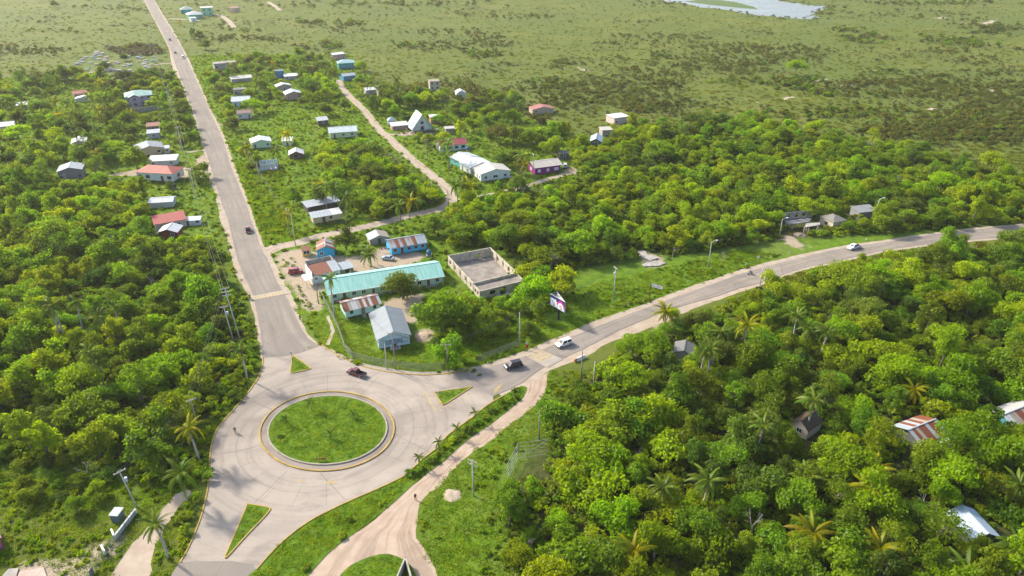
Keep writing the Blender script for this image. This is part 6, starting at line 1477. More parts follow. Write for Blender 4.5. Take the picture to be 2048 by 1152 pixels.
# cemetery
rg = random.Random(21); CEM = [(94, 150), (118, 132), (150, 126), (182, 104), (205, 103), (215, 116), (262, 112), (308, 112), (312, 150), (310, 166), (240, 160), (190, 156), (130, 148)]
cols = [paint('tomb_white', (.46, .45, .42), .8, .3)] * 6 + [paint('tomb_grey', (.45, .45, .43), .8, .3)] * 4 + [paint('tomb_yellow', (.60, .48, .12), .7, .2), paint('tomb_teal', (.10, .36, .36), .7, .2), paint('tomb_pink', (.55, .36, .32), .7, .2)]
tombm = []
for mt in cols:
    for v in range(2):
        m = MB(); m.box(-1.3, -.65, 0, 1.3, .65, .35, mt); m.box(-1.15, -.52, .352, 1.15, .52, .62 + .35 * v, mt)
        if v: m.box(1.0, -.4, .972, 1.12, .4, 1.7, mt)
        tombm.append((m.mesh('tomb'), mt.name))
got = []; CEMW = [p[:2] for p in ats(CEM)]
for _ in range(6000):
    if len(got) >= 78: break
    p = at(rg.uniform(90, 314), rg.uniform(102, 168))
    if not inside(np.array([[p.x, p.y]]), CEMW)[0] or any((p - g).length < 4.2 for g in got): continue
    got.append(p); me, nm = rg.choice(tombm); c_ = {'tomb_grey': 'weathered grey', 'tomb_yellow': 'yellow painted', 'tomb_teal': 'teal painted', 'tomb_pink': 'pink painted'}.get(nm, 'whitewashed')
    o = link('tomb', me, None, p, (0, 0, HW + rg.uniform(-.12, .12)), rg.uniform(1.0, 1.45)); tag(o, c_ + ' concrete tomb in the roadside cemetery', 'tomb', c_ + ' tombs in the cemetery')
# water tanks and washing lines of the yards
M_TANK = paint('tank_black', (.03, .03, .035), .5, .1); M_TANKB = paint('tank_blue', (.05, .16, .30), .5, .1)
for px, py, mt, lb in ((704, 556, M_TANK, 'black water tank behind the grey roofed lean-to shed'), (858, 512, M_TANKB, 'blue water tank beside the large blue house'), (350, 378, M_TANK, 'black water tank at the corner of the coral roofed house'), (332, 318, M_TANKB, 'blue water tank beside the cream bungalow'), (716, 280, M_TANK, 'black water tank at the end of the lime house'), (936, 302, M_TANKB, 'blue water tank at the end of the rosy red roofed house'), (1024, 362, M_TANK, 'black water tank beside the white front house'), (502, 216, M_TANK, 'black water tank beside the powder blue house'), (312, 214, M_TANKB, 'blue water tank beside the lilac house')):
    t = empty('water_tank', at(px, py)); tag(t, lb, 'water tank'); m = MB(); m.box(-.9, -.9, 0, .9, .9, .5, M_CONCW); m.build('stand', t)
    m = MB(); m.smooth = True; m.tube([(0, 0, .5), (0, 0, 1.9), (0, 0, 2.15), (0, 0, 2.3)], [.75, .75, .45, .2], mt, 14); m.build('drum', t); m = MB(); m.tube([(0, 0, 2.29), (0, 0, 2.38)], .25, mt, 10); m.build('lid', t)
wl2 = empty('washing_line', at(760, 505)); tag(wl2, 'washing line with red and white clothes between shed and large blue house', 'washing line')
for x in (0, 5.0):
    m = MB(); m.tube([(x, 0, 0), (x, 0, 1.9)], .05, M_WOOD, 6); m.build('post', wl2)
m = MB(); m.tube([(0, 0, 1.85), (2.5, 0, 1.72), (5, 0, 1.85)], .012, M_WIRE, 4); m.build('line', wl2)
for i in range(7):
    m = MB(); x = .4 + .62 * i; m.slab([(x, 0, .95 + .1 * (i % 3)), (x + .5, .02, .95 + .1 * (i % 3)), (x + .5, 0, 1.72), (x, 0, 1.74)], .02, cloth('wash_%d' % (i % 4), ((.5, .06, .06), (.62, .6, .58), (.1, .15, .4), (.55, .3, .32))[i % 4])); m.build('garment', wl2)
# ------------------------------------------------------------------ planting
def dart(poly, spacing, rng, margin=0, tries=30):
    """Poisson-like points in a world polygon."""
    q = np.array([p[:2] for p in poly]); lo, hi = q.min(0), q.max(0); cell = spacing / 1.414; grid = {}; out = []
    n = int((hi - lo).prod() / (spacing ** 2) * tries * .25); C = rng.uniform(lo, hi, (n, 2)); C = C[inside(C, poly)]
    for p in C:
        k = (int(p[0] // cell), int(p[1] // cell)); ok = True
        for i in range(-2, 3):
            for j in range(-2, 3):
                g = grid.get((k[0] + i, k[1] + j))
                if g is not None and (g[0] - p[0]) ** 2 + (g[1] - p[1]) ** 2 < spacing ** 2: ok = False; break
            if not ok: break
        if ok: grid[k] = p; out.append(p)
    return np.array(out).reshape(-1, 2)
# coarse site plan on a half-metre grid: how far each spot is from the roads and from the buildings
PX0, PY0, PST = -320.0, 55.0, .5; PNX, PNY = 1320, 900
def plan_raster(polys, steps):
    m = np.zeros((PNY, PNX), bool)
    for q in polys:
        q = np.array([(p[0], p[1]) for p in q]); q = q[::3] if len(q) > 60 else q
        i0, j0 = np.maximum(((q.min(0) - (PX0, PY0)) / PST).astype(int) - 1, 0); i1, j1 = np.minimum(((q.max(0) - (PX0, PY0)) / PST).astype(int) + 2, (PNX, PNY))
        if i1 <= i0 or j1 <= j0: continue
        gx, gy = np.meshgrid(PX0 + PST * (np.arange(i0, i1) + .5), PY0 + PST * (np.arange(j0, j1) + .5))
        m[j0:j1, i0:i1] |= inside(np.c_[gx.ravel(), gy.ravel()], q).reshape(gx.shape)
    d = np.where(m, 0, 99).astype(np.int16)
    for k in range(1, steps + 1):
        n = m.copy(); n[1:] |= m[:-1]; n[:-1] |= m[1:]; n[:, 1:] |= m[:, :-1]; n[:, :-1] |= m[:, 1:]
        d[n & ~m] = k; m = n
    return d * PST
D_ROAD, D_FOOT = plan_raster(ROADS, 18), plan_raster(FOOT, 6)
def clear_of(P, roads=1.5, feet=1.0):
    i = ((P[:, 0] - PX0) / PST).astype(int); j = ((P[:, 1] - PY0) / PST).astype(int); on = (i >= 0) & (i < PNX) & (j >= 0) & (j < PNY)
    ok = np.ones(len(P), bool); ii, jj = i[on], j[on]
    ok[on] = (D_ROAD[jj, ii] > roads) & (D_FOOT[jj, ii] > feet)
    if (~on).any():
        Q = P[~on]; o2 = np.ones(len(Q), bool)
        for r in ROADS: o2 &= ~inside(Q, r[::6] if len(r) > 60 else r)
        ok[~on] = o2
    return ok
# views that the photograph shows open: nothing tall may stand in front of these
def px_rect_of(o):
    pass
OPEN = []
for o in list(COL.objects):
    if o.type == 'EMPTY' and o.parent is None and o.get('category') in ('house', 'school', 'hall', 'shop', 'ruin', 'hut', 'shed', 'cabin', 'kiosk', 'annexe', 'porch', 'building', 'pavilion', 'outbuilding', 'shack', 'billboard', 'sign', 'outhouse', 'carport', 'frame', 'stall', 'lean-to', 'car', 'pickup truck', 'foundation', 'shelter', 'wall', 'heap'):
        if o.name.split('.')[0] in ('hidden_shed', 'palm_bungalow', 'overgrown_shed', 'edge_house', 'tin_shelter', 'lane_shack', 'lane_kiosk', 'white_arch_hut'): sh = .35
        elif o.name.split('.')[0] in ('rusty_compound', 'patched_roof_house', 'brown_roof_hut', 'tin_lean_to', 'blue_tin_pavilion'): sh = .28
        elif o.name.startswith('hidden_stone'): continue
        else: sh = .62 if o.location.y > 235 else .8
        M = Matrix.Translation(o.location) @ Matrix.Rotation(o.rotation_euler.z, 4, 'Z'); P = []
        for c in o.children:
            if c.type == 'MESH' and c.data.vertices:
                L = M @ Matrix.Translation(c.location); bb = [v.co for v in c.data.vertices]
                for v in bb[:40]: P.append(to_px(L @ v))
        if not P: continue
        P = np.array(P); lo, hi = P.min(0), P.max(0); c = (lo + hi) / 2; e = (hi - lo) / 2 * sh
        OPEN.append((c[0] - e[0], c[1] - e[1], c[0] + e[0], c[1] + e[1] * .9))
OPENP = [[(p[0], p[1]) for p in q] for q in (SHO_W_L + SHO_W_R[::-1], SHO_E_N[:11] + SHO_E_S[:11][::-1], SHO_E_N[10:] + ROAD_E_N[10:][::-1], KERB_W + KERB_SE[::-1] + KERB_N[::-1], DIRT_SE_L + DIRT_SE_R[::-1], ISLAND_DIRT, VERGE,
    [(612, 640), (660, 620), (690, 640), (755, 690), (870, 690), (900, 735), (760, 738), (660, 690)], [(1090, 690), (1140, 620), (1240, 560), (1420, 500), (1560, 505), (1350, 590), (1180, 650)],
    [(480, 330), (515, 350), (560, 350), (560, 400), (590, 480), (530, 485)], [(840, 1000), (930, 930), (1000, 900), (1010, 960), (960, 1040), (900, 1120), (860, 1080)], [(1100, 750), (1150, 740), (1130, 800), (1060, 850)],
    [(215, 320), (270, 330), (272, 350), (215, 352)], [(360, 365), (425, 360), (440, 430), (400, 420)], [(1562, 470), (1640, 470), (1690, 490), (1600, 505)], [(560, 500), (640, 520), (780, 520), (780, 545), (640, 600), (600, 590)], [(770, 600), (840, 590), (850, 640), (770, 640)],
    [(800, 290), (870, 310), (880, 330), (850, 330)], [(590, 285), (640, 285), (620, 320), (560, 310)], [(560, 440), (620, 455), (600, 480), (540, 480)], [(885, 500), (905, 545), (940, 580), (880, 560)], [(1020, 395), (1150, 335), (1170, 345), (1050, 385)], px_ribbon(LANE_C[:9], 5), px_ribbon(LANE_C[9:], 9), [(480, 225), (640, 215), (650, 260), (560, 320), (500, 300)], [(700, 230), (745, 300), (800, 330), (850, 360), (830, 300), (770, 240)])]
VST = 3; VNX, VNY = 2300 // VST, 1400 // VST; VIEW = np.zeros((VNY, VNX), bool)          # open views, 3 px cells from (-100, -100)
for a_, b_, c_, d_ in OPEN: VIEW[max(0, int((b_ + 100) / VST)):max(0, int((d_ + 100) / VST)), max(0, int((a_ + 100) / VST)):max(0, int((c_ + 100) / VST))] = True
_gx, _gy = np.meshgrid(-100 + VST * (np.arange(VNX) + .5), -100 + VST * (np.arange(VNY) + .5))
for q in OPENP:
    qa = np.array(q); i0, j0 = np.maximum(((qa.min(0) + 100) / VST).astype(int), 0); i1, j1 = np.minimum(((qa.max(0) + 100) / VST).astype(int) + 1, (VNX, VNY))
    if i1 > i0 and j1 > j0: VIEW[j0:j1, i0:i1] |= inside(np.c_[_gx[j0:j1, i0:i1].ravel(), _gy[j0:j1, i0:i1].ravel()], q).reshape(j1 - j0, i1 - i0)
def blocks_view(x, y, h, r):
    """True if a crown of height h, radius r at (x, y) would stand before an open view."""
    for dx, z in ((-.8, .55), (.8, .55), (0, 1), (0, .75), (-.5, .85), (.5, .85), (0, .4), (-.6, .35), (.6, .35)):
        u, v = to_px((x + dx * r, y, z * h)); i, j = int((u + 100) / VST), int((v + 100) / VST)
        if 0 <= i < VNX and 0 <= j < VNY and VIEW[j, i]: return True
    return False
rp_ = random.Random(77); TREES = []                       # x, y, kind, colour, scale
def add_tree(x, y, k, c, s): TREES.append((x, y, k, c, s))
def plant(poly, spacing, mixc, smin, smax, kinds='aabbcdeefghh', seed=0, dens=None, roads=2.2, feet=2.0, band=None):
    rng = np.random.default_rng(seed); P = dart(poly, spacing, rng); P = P[clear_of(P, roads, feet)]; n = 0
    if band: P = P[~clear_of(P, band[1], 0)]
    for x, y in P:
        f = mnoise.noise(Vector((x * .03, y * .03, 3.1 + seed)))
        if dens is not None and mnoise.noise(Vector((x * dens[0], y * dens[0], 9.7 + seed))) < dens[1]: continue
        k = rp_.choice(kinds); c = rp_.choice(mixc[0] if f > .12 else (mixc[1] if f > -.15 else mixc[2])); s = rp_.uniform(smin, smax)
        for shrink in ((1, .8) if dens else (1, .72, .5)):
            if not blocks_view(x, y, TREE_H[k] * s * shrink, TREE_R[k] * s * shrink): add_tree(x, y, k, c, s * shrink); n += 1; break
    return n
LI, MI, DA, OL = 'lime', 'mid', 'dark', 'olive'
# single trees that stand out
HERO = [
    ((1010, 500), 'a', MI, 1.5, 'tall green tree directly behind the concrete shell'), ((925, 470), 'a', LI, 1.4, 'tall lime tree between the lane and the concrete shell'), ((870, 470), 'b', MI, 1.2, 'round green tree behind the large blue house'),
    ((1368, 752), 'e', LI, .95, 'lime tree in front of the hidden stone hut'), ((1392, 742), 'a', MI, .9, 'green tree at the side of the hidden stone hut'), ((1850, 936), 'b', MI, 1.15, 'broad green tree in front of the rust striped roof'), ((1888, 918), 'g', LI, 1.5, 'tall open lime tree overhanging the rust striped roof'), ((2040, 912), 'b', LI, 1.35, 'lime tree covering the patched roof at the forest edge'), ((1955, 1120), 'e', MI, .8, 'low green tree below the blue tin roof'),
    ((908, 652), 'd', MI, 1.45, 'broad dark green tree behind the loose tree at the hall pole'),
    ((806, 598), 'b', DA, 1.5, 'dark leafy tree growing through the middle of the school roof line'), ((883, 662), 'b', MI, 2.0, 'large round green tree beside the hall lawn'), ((893, 730), 'f', MI, 1.15, 'loose grey green tree beside the utility pole at the hall'),
    ((930, 640), 'b', LI, 1.35, 'lime green tree pressed against the concrete shell'), ((965, 672), 'e', MI, 1.3, 'broad green tree between the hall and the concrete shell'), ((1066, 612), 'a', LI, 1.55, 'lime tree in front of the corner of the concrete shell'), ((1075, 640), 'c', MI, .8, 'vine covered slender tree behind the billboard'),
    ((1105, 312), 'b', LI, 1.55, 'huge willow-like lime tree above the purple house'), ((693, 500), 'a', DA, 1.15, 'dark tree between the blue cottage and the work shed'), ((730, 415), 'd', MI, 1.1, 'spreading tree in the middle of the central wood'), ((745, 330), 'd', DA, 1.45, 'great dark domed tree above the lane'),
    ((618, 190), 'd', DA, 1.5, 'great dark round tree beside the pink walled house'), ((652, 232), 'b', DA, 1.25, 'dark round tree above the stilted hut yard'), ((690, 222), 'b', DA, 1.15, 'dark round tree beside the upper lane'), ((400, 82), 'b', DA, 1.5, 'dark tree clump leader beside the far road'), ((412, 100), 'b', DA, 1.45, 'round dark tree at the edge of the far road'), ((388, 78), 'c', DA, 1.2, 'smaller dark tree next to the far road clump'),
    ((250, 122), 'b', DA, .95, 'round dark tree at the top of the cemetery'), ((213, 141), 'b', DA, 1.1, 'round dark tree in the middle of the cemetery'), ((110, 15), 'b', DA, 1.3, 'lone dark tree in the far empty field'),
    ((880, 250), 'd', MI, .85, 'flat topped green tree behind the small grey outhouse'), ((640, 415), 'c', DA, 1.1, 'tall dark tree behind the lane huts'), ((1480, 740), 'b', LI, .9, 'lime tree beside the highway palms'), ((1345, 640), 'e', LI, .8, 'rounded lime bush tree at the highway shoulder'),
    ((1105, 1150), 'f', MI, .9, 'pale green loose tree in the forest by the pink dirt road'), ((98, 922), 'c', LI, 1.25, 'feathery lime tree leaning over the dark clearing'), ((310, 890), 'f', MI, 1.2, 'large leafy tree in the woodland opposite the roundabout'), ((1590, 150), 'd', LI, 1.6, 'bright flat topped tree rising from the far thicket'), ((1122, 590), 'b', LI, 1.5, 'tall lime tree at the edge of the lawn behind the billboard')]
for (px, py), k, c, s, lb in HERO:
    b = at(px, py); t = empty('broadleaf_tree', b, rp_.uniform(0, 6.28)); t.scale = (s, s, s); tag(t, lb, 'tree'); link('trunk', TRUNK[k], t); link('crown', CROWN[k, c], t)
# woods
n1 = plant(Z_FOREST[0], 5.0, ((LI, LI, MI), (MI, LI, MI), (DA, MI, MI)), .55, 1.38, seed=1, roads=6.5)
plant(Z_FOREST[0], 3.4, ((LI, MI), (MI,), (DA, MI)), .26, .4, seed=31, roads=2.0, band=(2.0, 7.0))
n2 = plant(Z_FOREST[1], 5.1, ((LI, LI, LI, MI), (LI, MI, MI), (MI, DA, MI)), .6, 1.5, seed=2)
n3 = plant(Z_FOREST[2], 5.0, ((LI, LI, LI, MI), (LI, LI, MI), (MI, MI, DA)), .6, 1.36, seed=3)
n4 = plant(Z_FOREST[3], 5.0, ((LI, MI), (MI, LI, DA), (DA, MI)), .9, 1.5, seed=4)
V1 = ats([(-60, 165), (340, 150), (370, 215), (405, 320), (420, 400), (300, 400), (250, 360), (100, 350), (-60, 330)])
V2 = ats([(400, 130), (560, 120), (700, 110), (760, 180), (1000, 200), (1180, 250), (1150, 300), (1100, 345), (1000, 370), (900, 395), (870, 340), (760, 240), (690, 170), (640, 290), (560, 330), (600, 420), (560, 470), (500, 330), (430, 200)])
V3 = ats([(640, 520), (720, 490), (900, 455), (905, 500), (860, 520), (760, 560), (700, 545)])
V4 = ats([(880, 640), (1040, 600), (1100, 640), (1050, 690), (930, 730), (860, 690)])
n5 = plant(V1, 7.0, ((MI, LI), (MI, DA), (DA, OL)), .8, 1.5, seed=5, dens=(.045, -.06)); n6 = plant(V2, 7.2, ((MI, LI), (MI, DA, LI), (DA, OL, MI)), .75, 1.5, seed=6, dens=(.04, -.04)); n7 = plant(V3, 5.5, ((MI, LI), (MI, DA), (DA,)), .5, .8, seed=7, dens=(.06, -.1)); n8 = plant(V4, 5.5, ((LI, MI), (MI,), (DA,)), .45, .75, seed=8, dens=(.06, -.2))
plant(ats([(-80, 925), (235, 945), (225, 985), (150, 1030), (60, 1060), (-100, 1070)]), 3.8, ((LI, MI), (MI, DA), (DA, MI)), .35, .7, seed=12, dens=(.07, .02))
plant(ats([(340, 960), (408, 930), (400, 1000), (372, 1075), (345, 1060)]), 3.5, ((LI, MI), (MI,), (MI,)), .25, .4, seed=13, roads=1.0)
F1 = ats([(1540, 215), (1760, 200), (2080, 240), (2080, 360), (1800, 290), (1500, 245)])
n9 = plant(F1, 8, ((MI, OL), (OL,), (OL, MI)), .35, .6, seed=9, dens=(.04, .05))
# palms: (base, kind, colour, height, label)
PALMS = [((202, 784), 'royal', 'green', 10.5, 'tall royal palm with white trunk above the dark woodland gap'), ((213, 789), 'royal', 'green', 8.5, 'second royal palm trunk beside the white trunked one'), ((127, 690), 'royal', 'green', 10.5, 'royal palm of the leaning pair in the upper woodland'), ((136, 690), 'royal', 'green', 11.5, 'taller royal palm of the leaning pair in the upper woodland'), ((216, 690), 'royal', 'green', 8.0, 'royal palm with shaggy crown in the woodland middle'), ((243, 678), 'royal', 'green', 9.0, 'royal palm beside the shaggy crowned one'), ((168, 668), 'royal', 'green', 9.0, 'royal palm half sunk in the woodland canopy'),
    ((493, 760), 'royal', 'green', 8.5, 'royal palm at the yellow kerb under the tallest pole'), ((397, 922), 'royal', 'yellow', 7.5, 'yellowing royal palm at the western kerb of the roundabout'), ((376, 1003), 'royal', 'green', 6.5, 'bright royal palm above the dirt path'), ((334, 1118), 'royal', 'green', 8.0, 'large royal palm with pale trunk at the lower dirt path'),
    ((668, 632), 'royal', 'green', 11.0, 'tall slender royal palm at the corner of the school'), ((743, 533), 'coco', 'green', 4.0, 'coconut palm in the yard of the large blue house'), ((1331, 656), 'coco', 'yellow', 4.8, 'windblown palm alone at the highway shoulder'),
    ((1484, 727), 'coco', 'yellow', 12.0, 'tall yellowish coconut palm beside the highway forest'), ((1442, 712), 'coco', 'green', 7.5, 'coconut palm leaning beside the hidden stone hut'), ((1396, 773), 'royal', 'green', 9.0, 'royal palm of the pair by the hidden stone hut'), ((1410, 776), 'royal', 'green', 10.0, 'taller royal palm of the pair by the hidden stone hut'), ((1584, 690), 'royal', 'green', 8.5, 'royal palm with pale skirt in the upper forest'), ((1607, 705), 'royal', 'green', 6.5, 'slim royal palm above the forest path'), ((1640, 722), 'royal', 'green', 8.0, 'royal palm with wide crown in the upper forest'), ((1750, 612), 'royal', 'green', 7.0, 'royal palm with white trunk near the highway bend'), ((1614, 868), 'royal', 'green', 8.0, 'royal palm standing before the brown roofed hut'), ((1512, 912), 'royal', 'green', 7.5, 'shaggy royal palm in the forest middle'),
    ((1405, 1020), 'royal', 'green', 6.5, 'drooping royal palm in the lower forest'), ((1318, 1030), 'royal', 'green', 6.0, 'low royal palm left of the drooping one'), ((1264, 1142), 'coco', 'yellow', 5.5, 'vivid yellow coconut palm in the lower forest'), ((1735, 975), 'coco', 'yellow', 5.0, 'yellow coconut palm above its twin in the forest'), ((1733, 1020), 'coco', 'yellow', 5.2, 'lower of the twin yellow coconut palms in the forest'), ((1612, 1105), 'coco', 'yellow', 4.5, 'pale coconut palm at the lower forest edge'), ((1825, 812), 'coco', 'yellow', 4.5, 'broad coconut palm beside the feathery pine-like tree'), ((1745, 1130), 'coco', 'yellow', 4.0, 'golden coconut palm at the bottom of the forest'), ((2030, 1010), 'coco', 'green', 4.5, 'coconut palm at the forest edge above the blue tin roof'), ((1930, 1175), 'coco', 'green', 3.5, 'coconut palm in front of the blue tin roof'), ((2020, 1130), 'coco', 'green', 4.0, 'coconut palm beside the blue tin roof'), ((1600, 985), 'coco', 'green', 4.5, 'dark coconut palm among the forest shadows')]
for i, ((px, py), kd, c, H, lb) in enumerate(PALMS):
    make_palm('palm_tree', at(px, py), kd, c, H, lb, None, i, (.12 if kd == 'coco' else .05) * (1 if i % 2 else -1), 1.0, rp_.uniform(0, 6.28))
for i, ((px, py), lb) in enumerate((((838, 935), 'young palm nearest the wide end of the green strip'), ((878, 905), 'young palm second along the green strip'), ((916, 876), 'leaning young palm in the middle of the green strip'), ((952, 845), 'young palm beside the eastern grass island'), ((623, 822), 'young palm at the upper rim of the roundabout lawn'), ((705, 838), 'young palm on the roundabout lawn under the pickup'), ((573, 852), 'young palm on the roundabout lawn facing the cyclist'), ((664, 880), 'young palm at the centre of the roundabout lawn'))):
    make_palm('young_palm', at(px, py) + Vector((0, 0, .1 if i < 4 else .3)), 'young', 'green', 2.4 if i < 4 else (2.2 if i == 4 else 1.3), lb, None, 40 + i, .04, 1.15, i * 1.3)
VP = [(120, 255), (150, 268), (168, 250), (185, 262), (200, 246), (178, 285), (205, 290), (140, 235), (115, 232), (100, 222), (190, 225), (212, 228), (232, 236), (25, 245), (60, 250), (165, 330), (200, 340), (195, 318), (160, 300), (185, 200), (205, 190), (230, 210), (325, 275), (335, 262), (270, 250), (512, 175), (520, 182), (538, 172), (552, 148), (605, 150), (610, 160), (592, 160), (470, 155), (658, 132), (668, 150), (665, 170), (725, 192), (740, 200), (795, 195), (810, 200), (830, 198), (518, 205), (560, 340), (585, 290), (575, 300), (655, 425), (680, 425), (670, 440), (640, 400), (695, 450), (780, 445), (800, 448), (820, 440), (900, 340), (898, 350), (925, 410), (935, 412), (918, 418), (1040, 240), (1042, 352), (1050, 360), (985, 340), (1000, 345), (880, 315), (580, 470), (920, 200), (990, 240), (760, 210), (500, 330), (780, 560), (960, 330)]
for i, (px, py) in enumerate(VP):
    b = at(px, py)
    if not clear_of(np.array([[b.x, b.y]]), 1.0, .6)[0]: continue
    zone = 'west of the main road near the lilac house' if px < 345 else ('beside the far lane' if py < 215 else 'along the lane between the houses')
    far_palm('coconut_palm', b, 'coco', 'yellow' if i % 4 == 0 else 'green', 7 + (i * 7 % 4), 'coconut palm with %s crown %s' % ('yellowish' if i % 4 == 0 else 'grey green', zone), ('yellowish' if i % 4 == 0 else 'grey green') + ' palms ' + zone, i, i * 1.7, .95 + .1 * (i % 3))
# bare and half dead trees
for i, ((px, py), s, lb) in enumerate((((1100, 545), 1.25, 'pale leafless tree at the edge of the wood behind the lawn'), ((1095, 525), 1.0, 'smaller leafless tree beside the pale one'), ((1275, 930), .8, 'grey dead branches poking from the forest crown'), ((1065, 1105), .7, 'bleached dead branches beside the forest clearing'), ((180, 960), .9, 'fallen bleached tree in the dark clearing'), ((1420, 745), .9, 'grey leafless tree among the highway palms'), ((1580, 1010), 1.0, 'tangled grey dead tree in the forest shadow'), ((1345, 515), .8, 'thin dead sapling on the highway lawn'), ((1445, 525), .75, 'thin dead sapling beside the street lamp'), ((1712, 455), .9, 'grey bare stems beside the overgrown shed'), ((1640, 1120), .8, 'bare dead tree at the bottom of the forest'), ((1420, 1150), .7, 'bleached twigs at the lower forest edge'))):
    t = empty('dead_tree', at(px, py), i * 1.1); t.scale = (s, s, s); tag(t, lb, 'tree'); link('branches', BARE[i % 3], t)
for i in range(34):
    z = Z_FOREST[i % 3]; q = np.array([p[:2] for p in z]); p = None
    for _ in range(40):
        c_ = np.array([[rp_.uniform(q[:, 0].min(), q[:, 0].max()), rp_.uniform(max(85, q[:, 1].min()), q[:, 1].max())]]); u_, v_ = to_px((c_[0, 0], c_[0, 1], 3))
        if inside(c_, z)[0] and clear_of(c_, 3, 2)[0] and -20 < u_ < 2060 and v_ < 1150: p = c_[0]; break
    if p is None: continue
    t = empty('dead_tree', (p[0], p[1], 0), i * 1.3); s_ = rp_.uniform(.75, 1.2); t.scale = (s_, s_, s_); zn = ('roadside woodland', 'big forest', 'wood behind the highway lawn')[i % 3]; tag(t, 'grey leafless tree showing through the canopy of the ' + zn, 'tree', 'leafless trees in the ' + zn); link('branches', BARE[i % 3], t)
# clipped and garden shrubs
def shrub(px, py, s, key, label, group=None, z=.05, cat='shrub', name='shrub'):
    b = at(px, py); me = PROTO[key][int(px) % 4].data; o = link(name, me, None, (b.x, b.y, z), (0, 0, px * .7), s); tag(o, label, cat, group)
for (px, py, s, k, lb) in ((375, 1018, 1.5, 'bush_mid', 'clipped round bush by the dirt path, upper of the pair'), (364, 1044, 1.6, 'bush_mid', 'clipped round bush by the dirt path, lower of the pair'), (765, 1010, .8, 'bush_lime', 'small bright bush at the wide end of the green strip'), (700, 1042, .8, 'bush_mid', 'small bush on the lower grass beside the roundabout'), (684, 1075, .9, 'bush_lime', 'bright bush in the middle of the lower grass'), (612, 1138, .8, 'bush_mid', 'low bush at the bottom of the lower grass'), (562, 876, .7, 'bush_dark', 'dark low bush on the roundabout lawn')): shrub(px, py, s, k, lb)
for i, (px, py) in enumerate(((600, 582), (606, 592), (612, 600), (618, 608), (604, 604), (611, 612), (620, 616), (597, 574), (566, 520), (574, 527), (583, 518), (590, 524), (570, 532), (586, 533))): shrub(px, py, .7, ('bush_lime', 'bush_mid', 'weed')[i % 3], 'small yellow green garden shrub in the %s flower bed' % ('lower' if i < 8 else 'upper'), 'garden shrubs in the %s forecourt bed' % ('lower' if i < 8 else 'upper'))
for i in range(26):
    f = i / 25; a = Vector((1035 - 215 * f, 786 + 168 * f, 0)); px, py = a.x + rp_.uniform(-4, 4), a.y + rp_.uniform(-4, 6); shrub(px, py, rp_.uniform(.8, 1.35), rp_.choice(('bush_mid', 'bush_dark', 'bush_lime')), 'dense green hedge bush along the green strip', 'hedge bushes along the green strip')

# individual trees: the 270 that show largest; the rest of the woods as one mass
def on_screen(x, y):
    u, v = to_px((x, y, 4)); return -40 < u < 2090 and -20 < v < 1190
depth = lambda x, y: y * _c + CAM_H * _s
vis = [t for t in TREES if on_screen(t[0], t[1])]; rest0 = [t for t in TREES if not on_screen(t[0], t[1])]
vis.sort(key=lambda t: depth(t[0], t[1]) / (t[4] * TREE_R[t[2]]) if depth(t[0], t[1]) < 1e9 else 0)
N_IND = 300 - len(HERO)
MARKS = [((175, 700), 'around the royal palms of the roadside woodland'), ((60, 620), 'at the far edge of the roadside woodland'), ((330, 560), 'in the middle of the roadside woodland'), ((440, 600), 'under the tallest utility pole'), ((430, 740), 'behind the long yellow kerb'), ((300, 850), 'opposite the roundabout cyclist'), ((120, 860), 'around the dark woodland clearing'), ((200, 480), 'behind the red brick hut'), ((80, 420), 'below the grey block house'), ((330, 980), 'beside the transformer pole'),
    ((1160, 820), 'at the forest corner by the brown utility pole'), ((1120, 960), 'around the steel frame'), ((1050, 1090), 'along the pink dirt road'), ((1263, 1080), 'around the vivid yellow palm'), ((1350, 930), 'above the vivid yellow palm'), ((1430, 780), 'around the hidden stone hut'), ((1300, 700), 'along the highway shoulder opposite the billboard'), ((1480, 950), 'around the shaggy forest palm'), ((1600, 900), 'around the brown roofed hut'), ((1600, 700), 'around the upper forest palms'), ((1560, 590), 'where the forest meets the highway motorcycle'), ((1720, 570), 'overhanging the highway below the white pickup'), ((1930, 540), 'at the highway bend'), ((1850, 680), 'in the upper part of the forest beyond the palms'), ((1860, 890), 'around the rust striped roof'), ((2020, 780), 'at the forest edge above the patched roof'), ((1735, 970), 'around the twin yellow palms'), ((1950, 1060), 'around the blue tin roof'), ((1600, 1110), 'along the bottom of the forest'), ((1420, 1110), 'below the drooping palms'),
    ((1070, 560), 'beside the concrete shell'), ((960, 640), 'between the hall and the billboard'), ((1200, 480), 'in the wood above the highway lawn'), ((760, 500), 'around the blue houses')]
mw = [(at(*p), s) for p, s in MARKS]; CN = {LI: 'yellow green', MI: 'fresh green', DA: 'dark green', OL: 'olive'}
for (x, y, k, c, s) in vis[:N_IND]:
    t = empty('broadleaf_tree', (x, y, 0), rp_.uniform(0, 6.28)); t.rotation_euler = (rp_.gauss(0, .06), rp_.gauss(0, .06), rp_.uniform(0, 6.28)); t.scale = (s * rp_.uniform(.82, 1.2), s * rp_.uniform(.82, 1.2), s * rp_.uniform(.78, 1.25)); u, v = to_px((x, y, 3)); _, ph = min(zip([math.hypot(u - p[0], v - p[1]) for p, _ in MARKS], [m_[1] for m_ in MARKS]))
    sz = 'tall' if TREE_H[k] * s > 6.6 else 'low'; tag(t, f'{sz} {CN[c]} broadleaf tree {ph}', 'tree', f'{sz} {CN[c]} trees {ph}'); link('trunk', TRUNK[k], t); link('crown', CROWN[k, c], t)
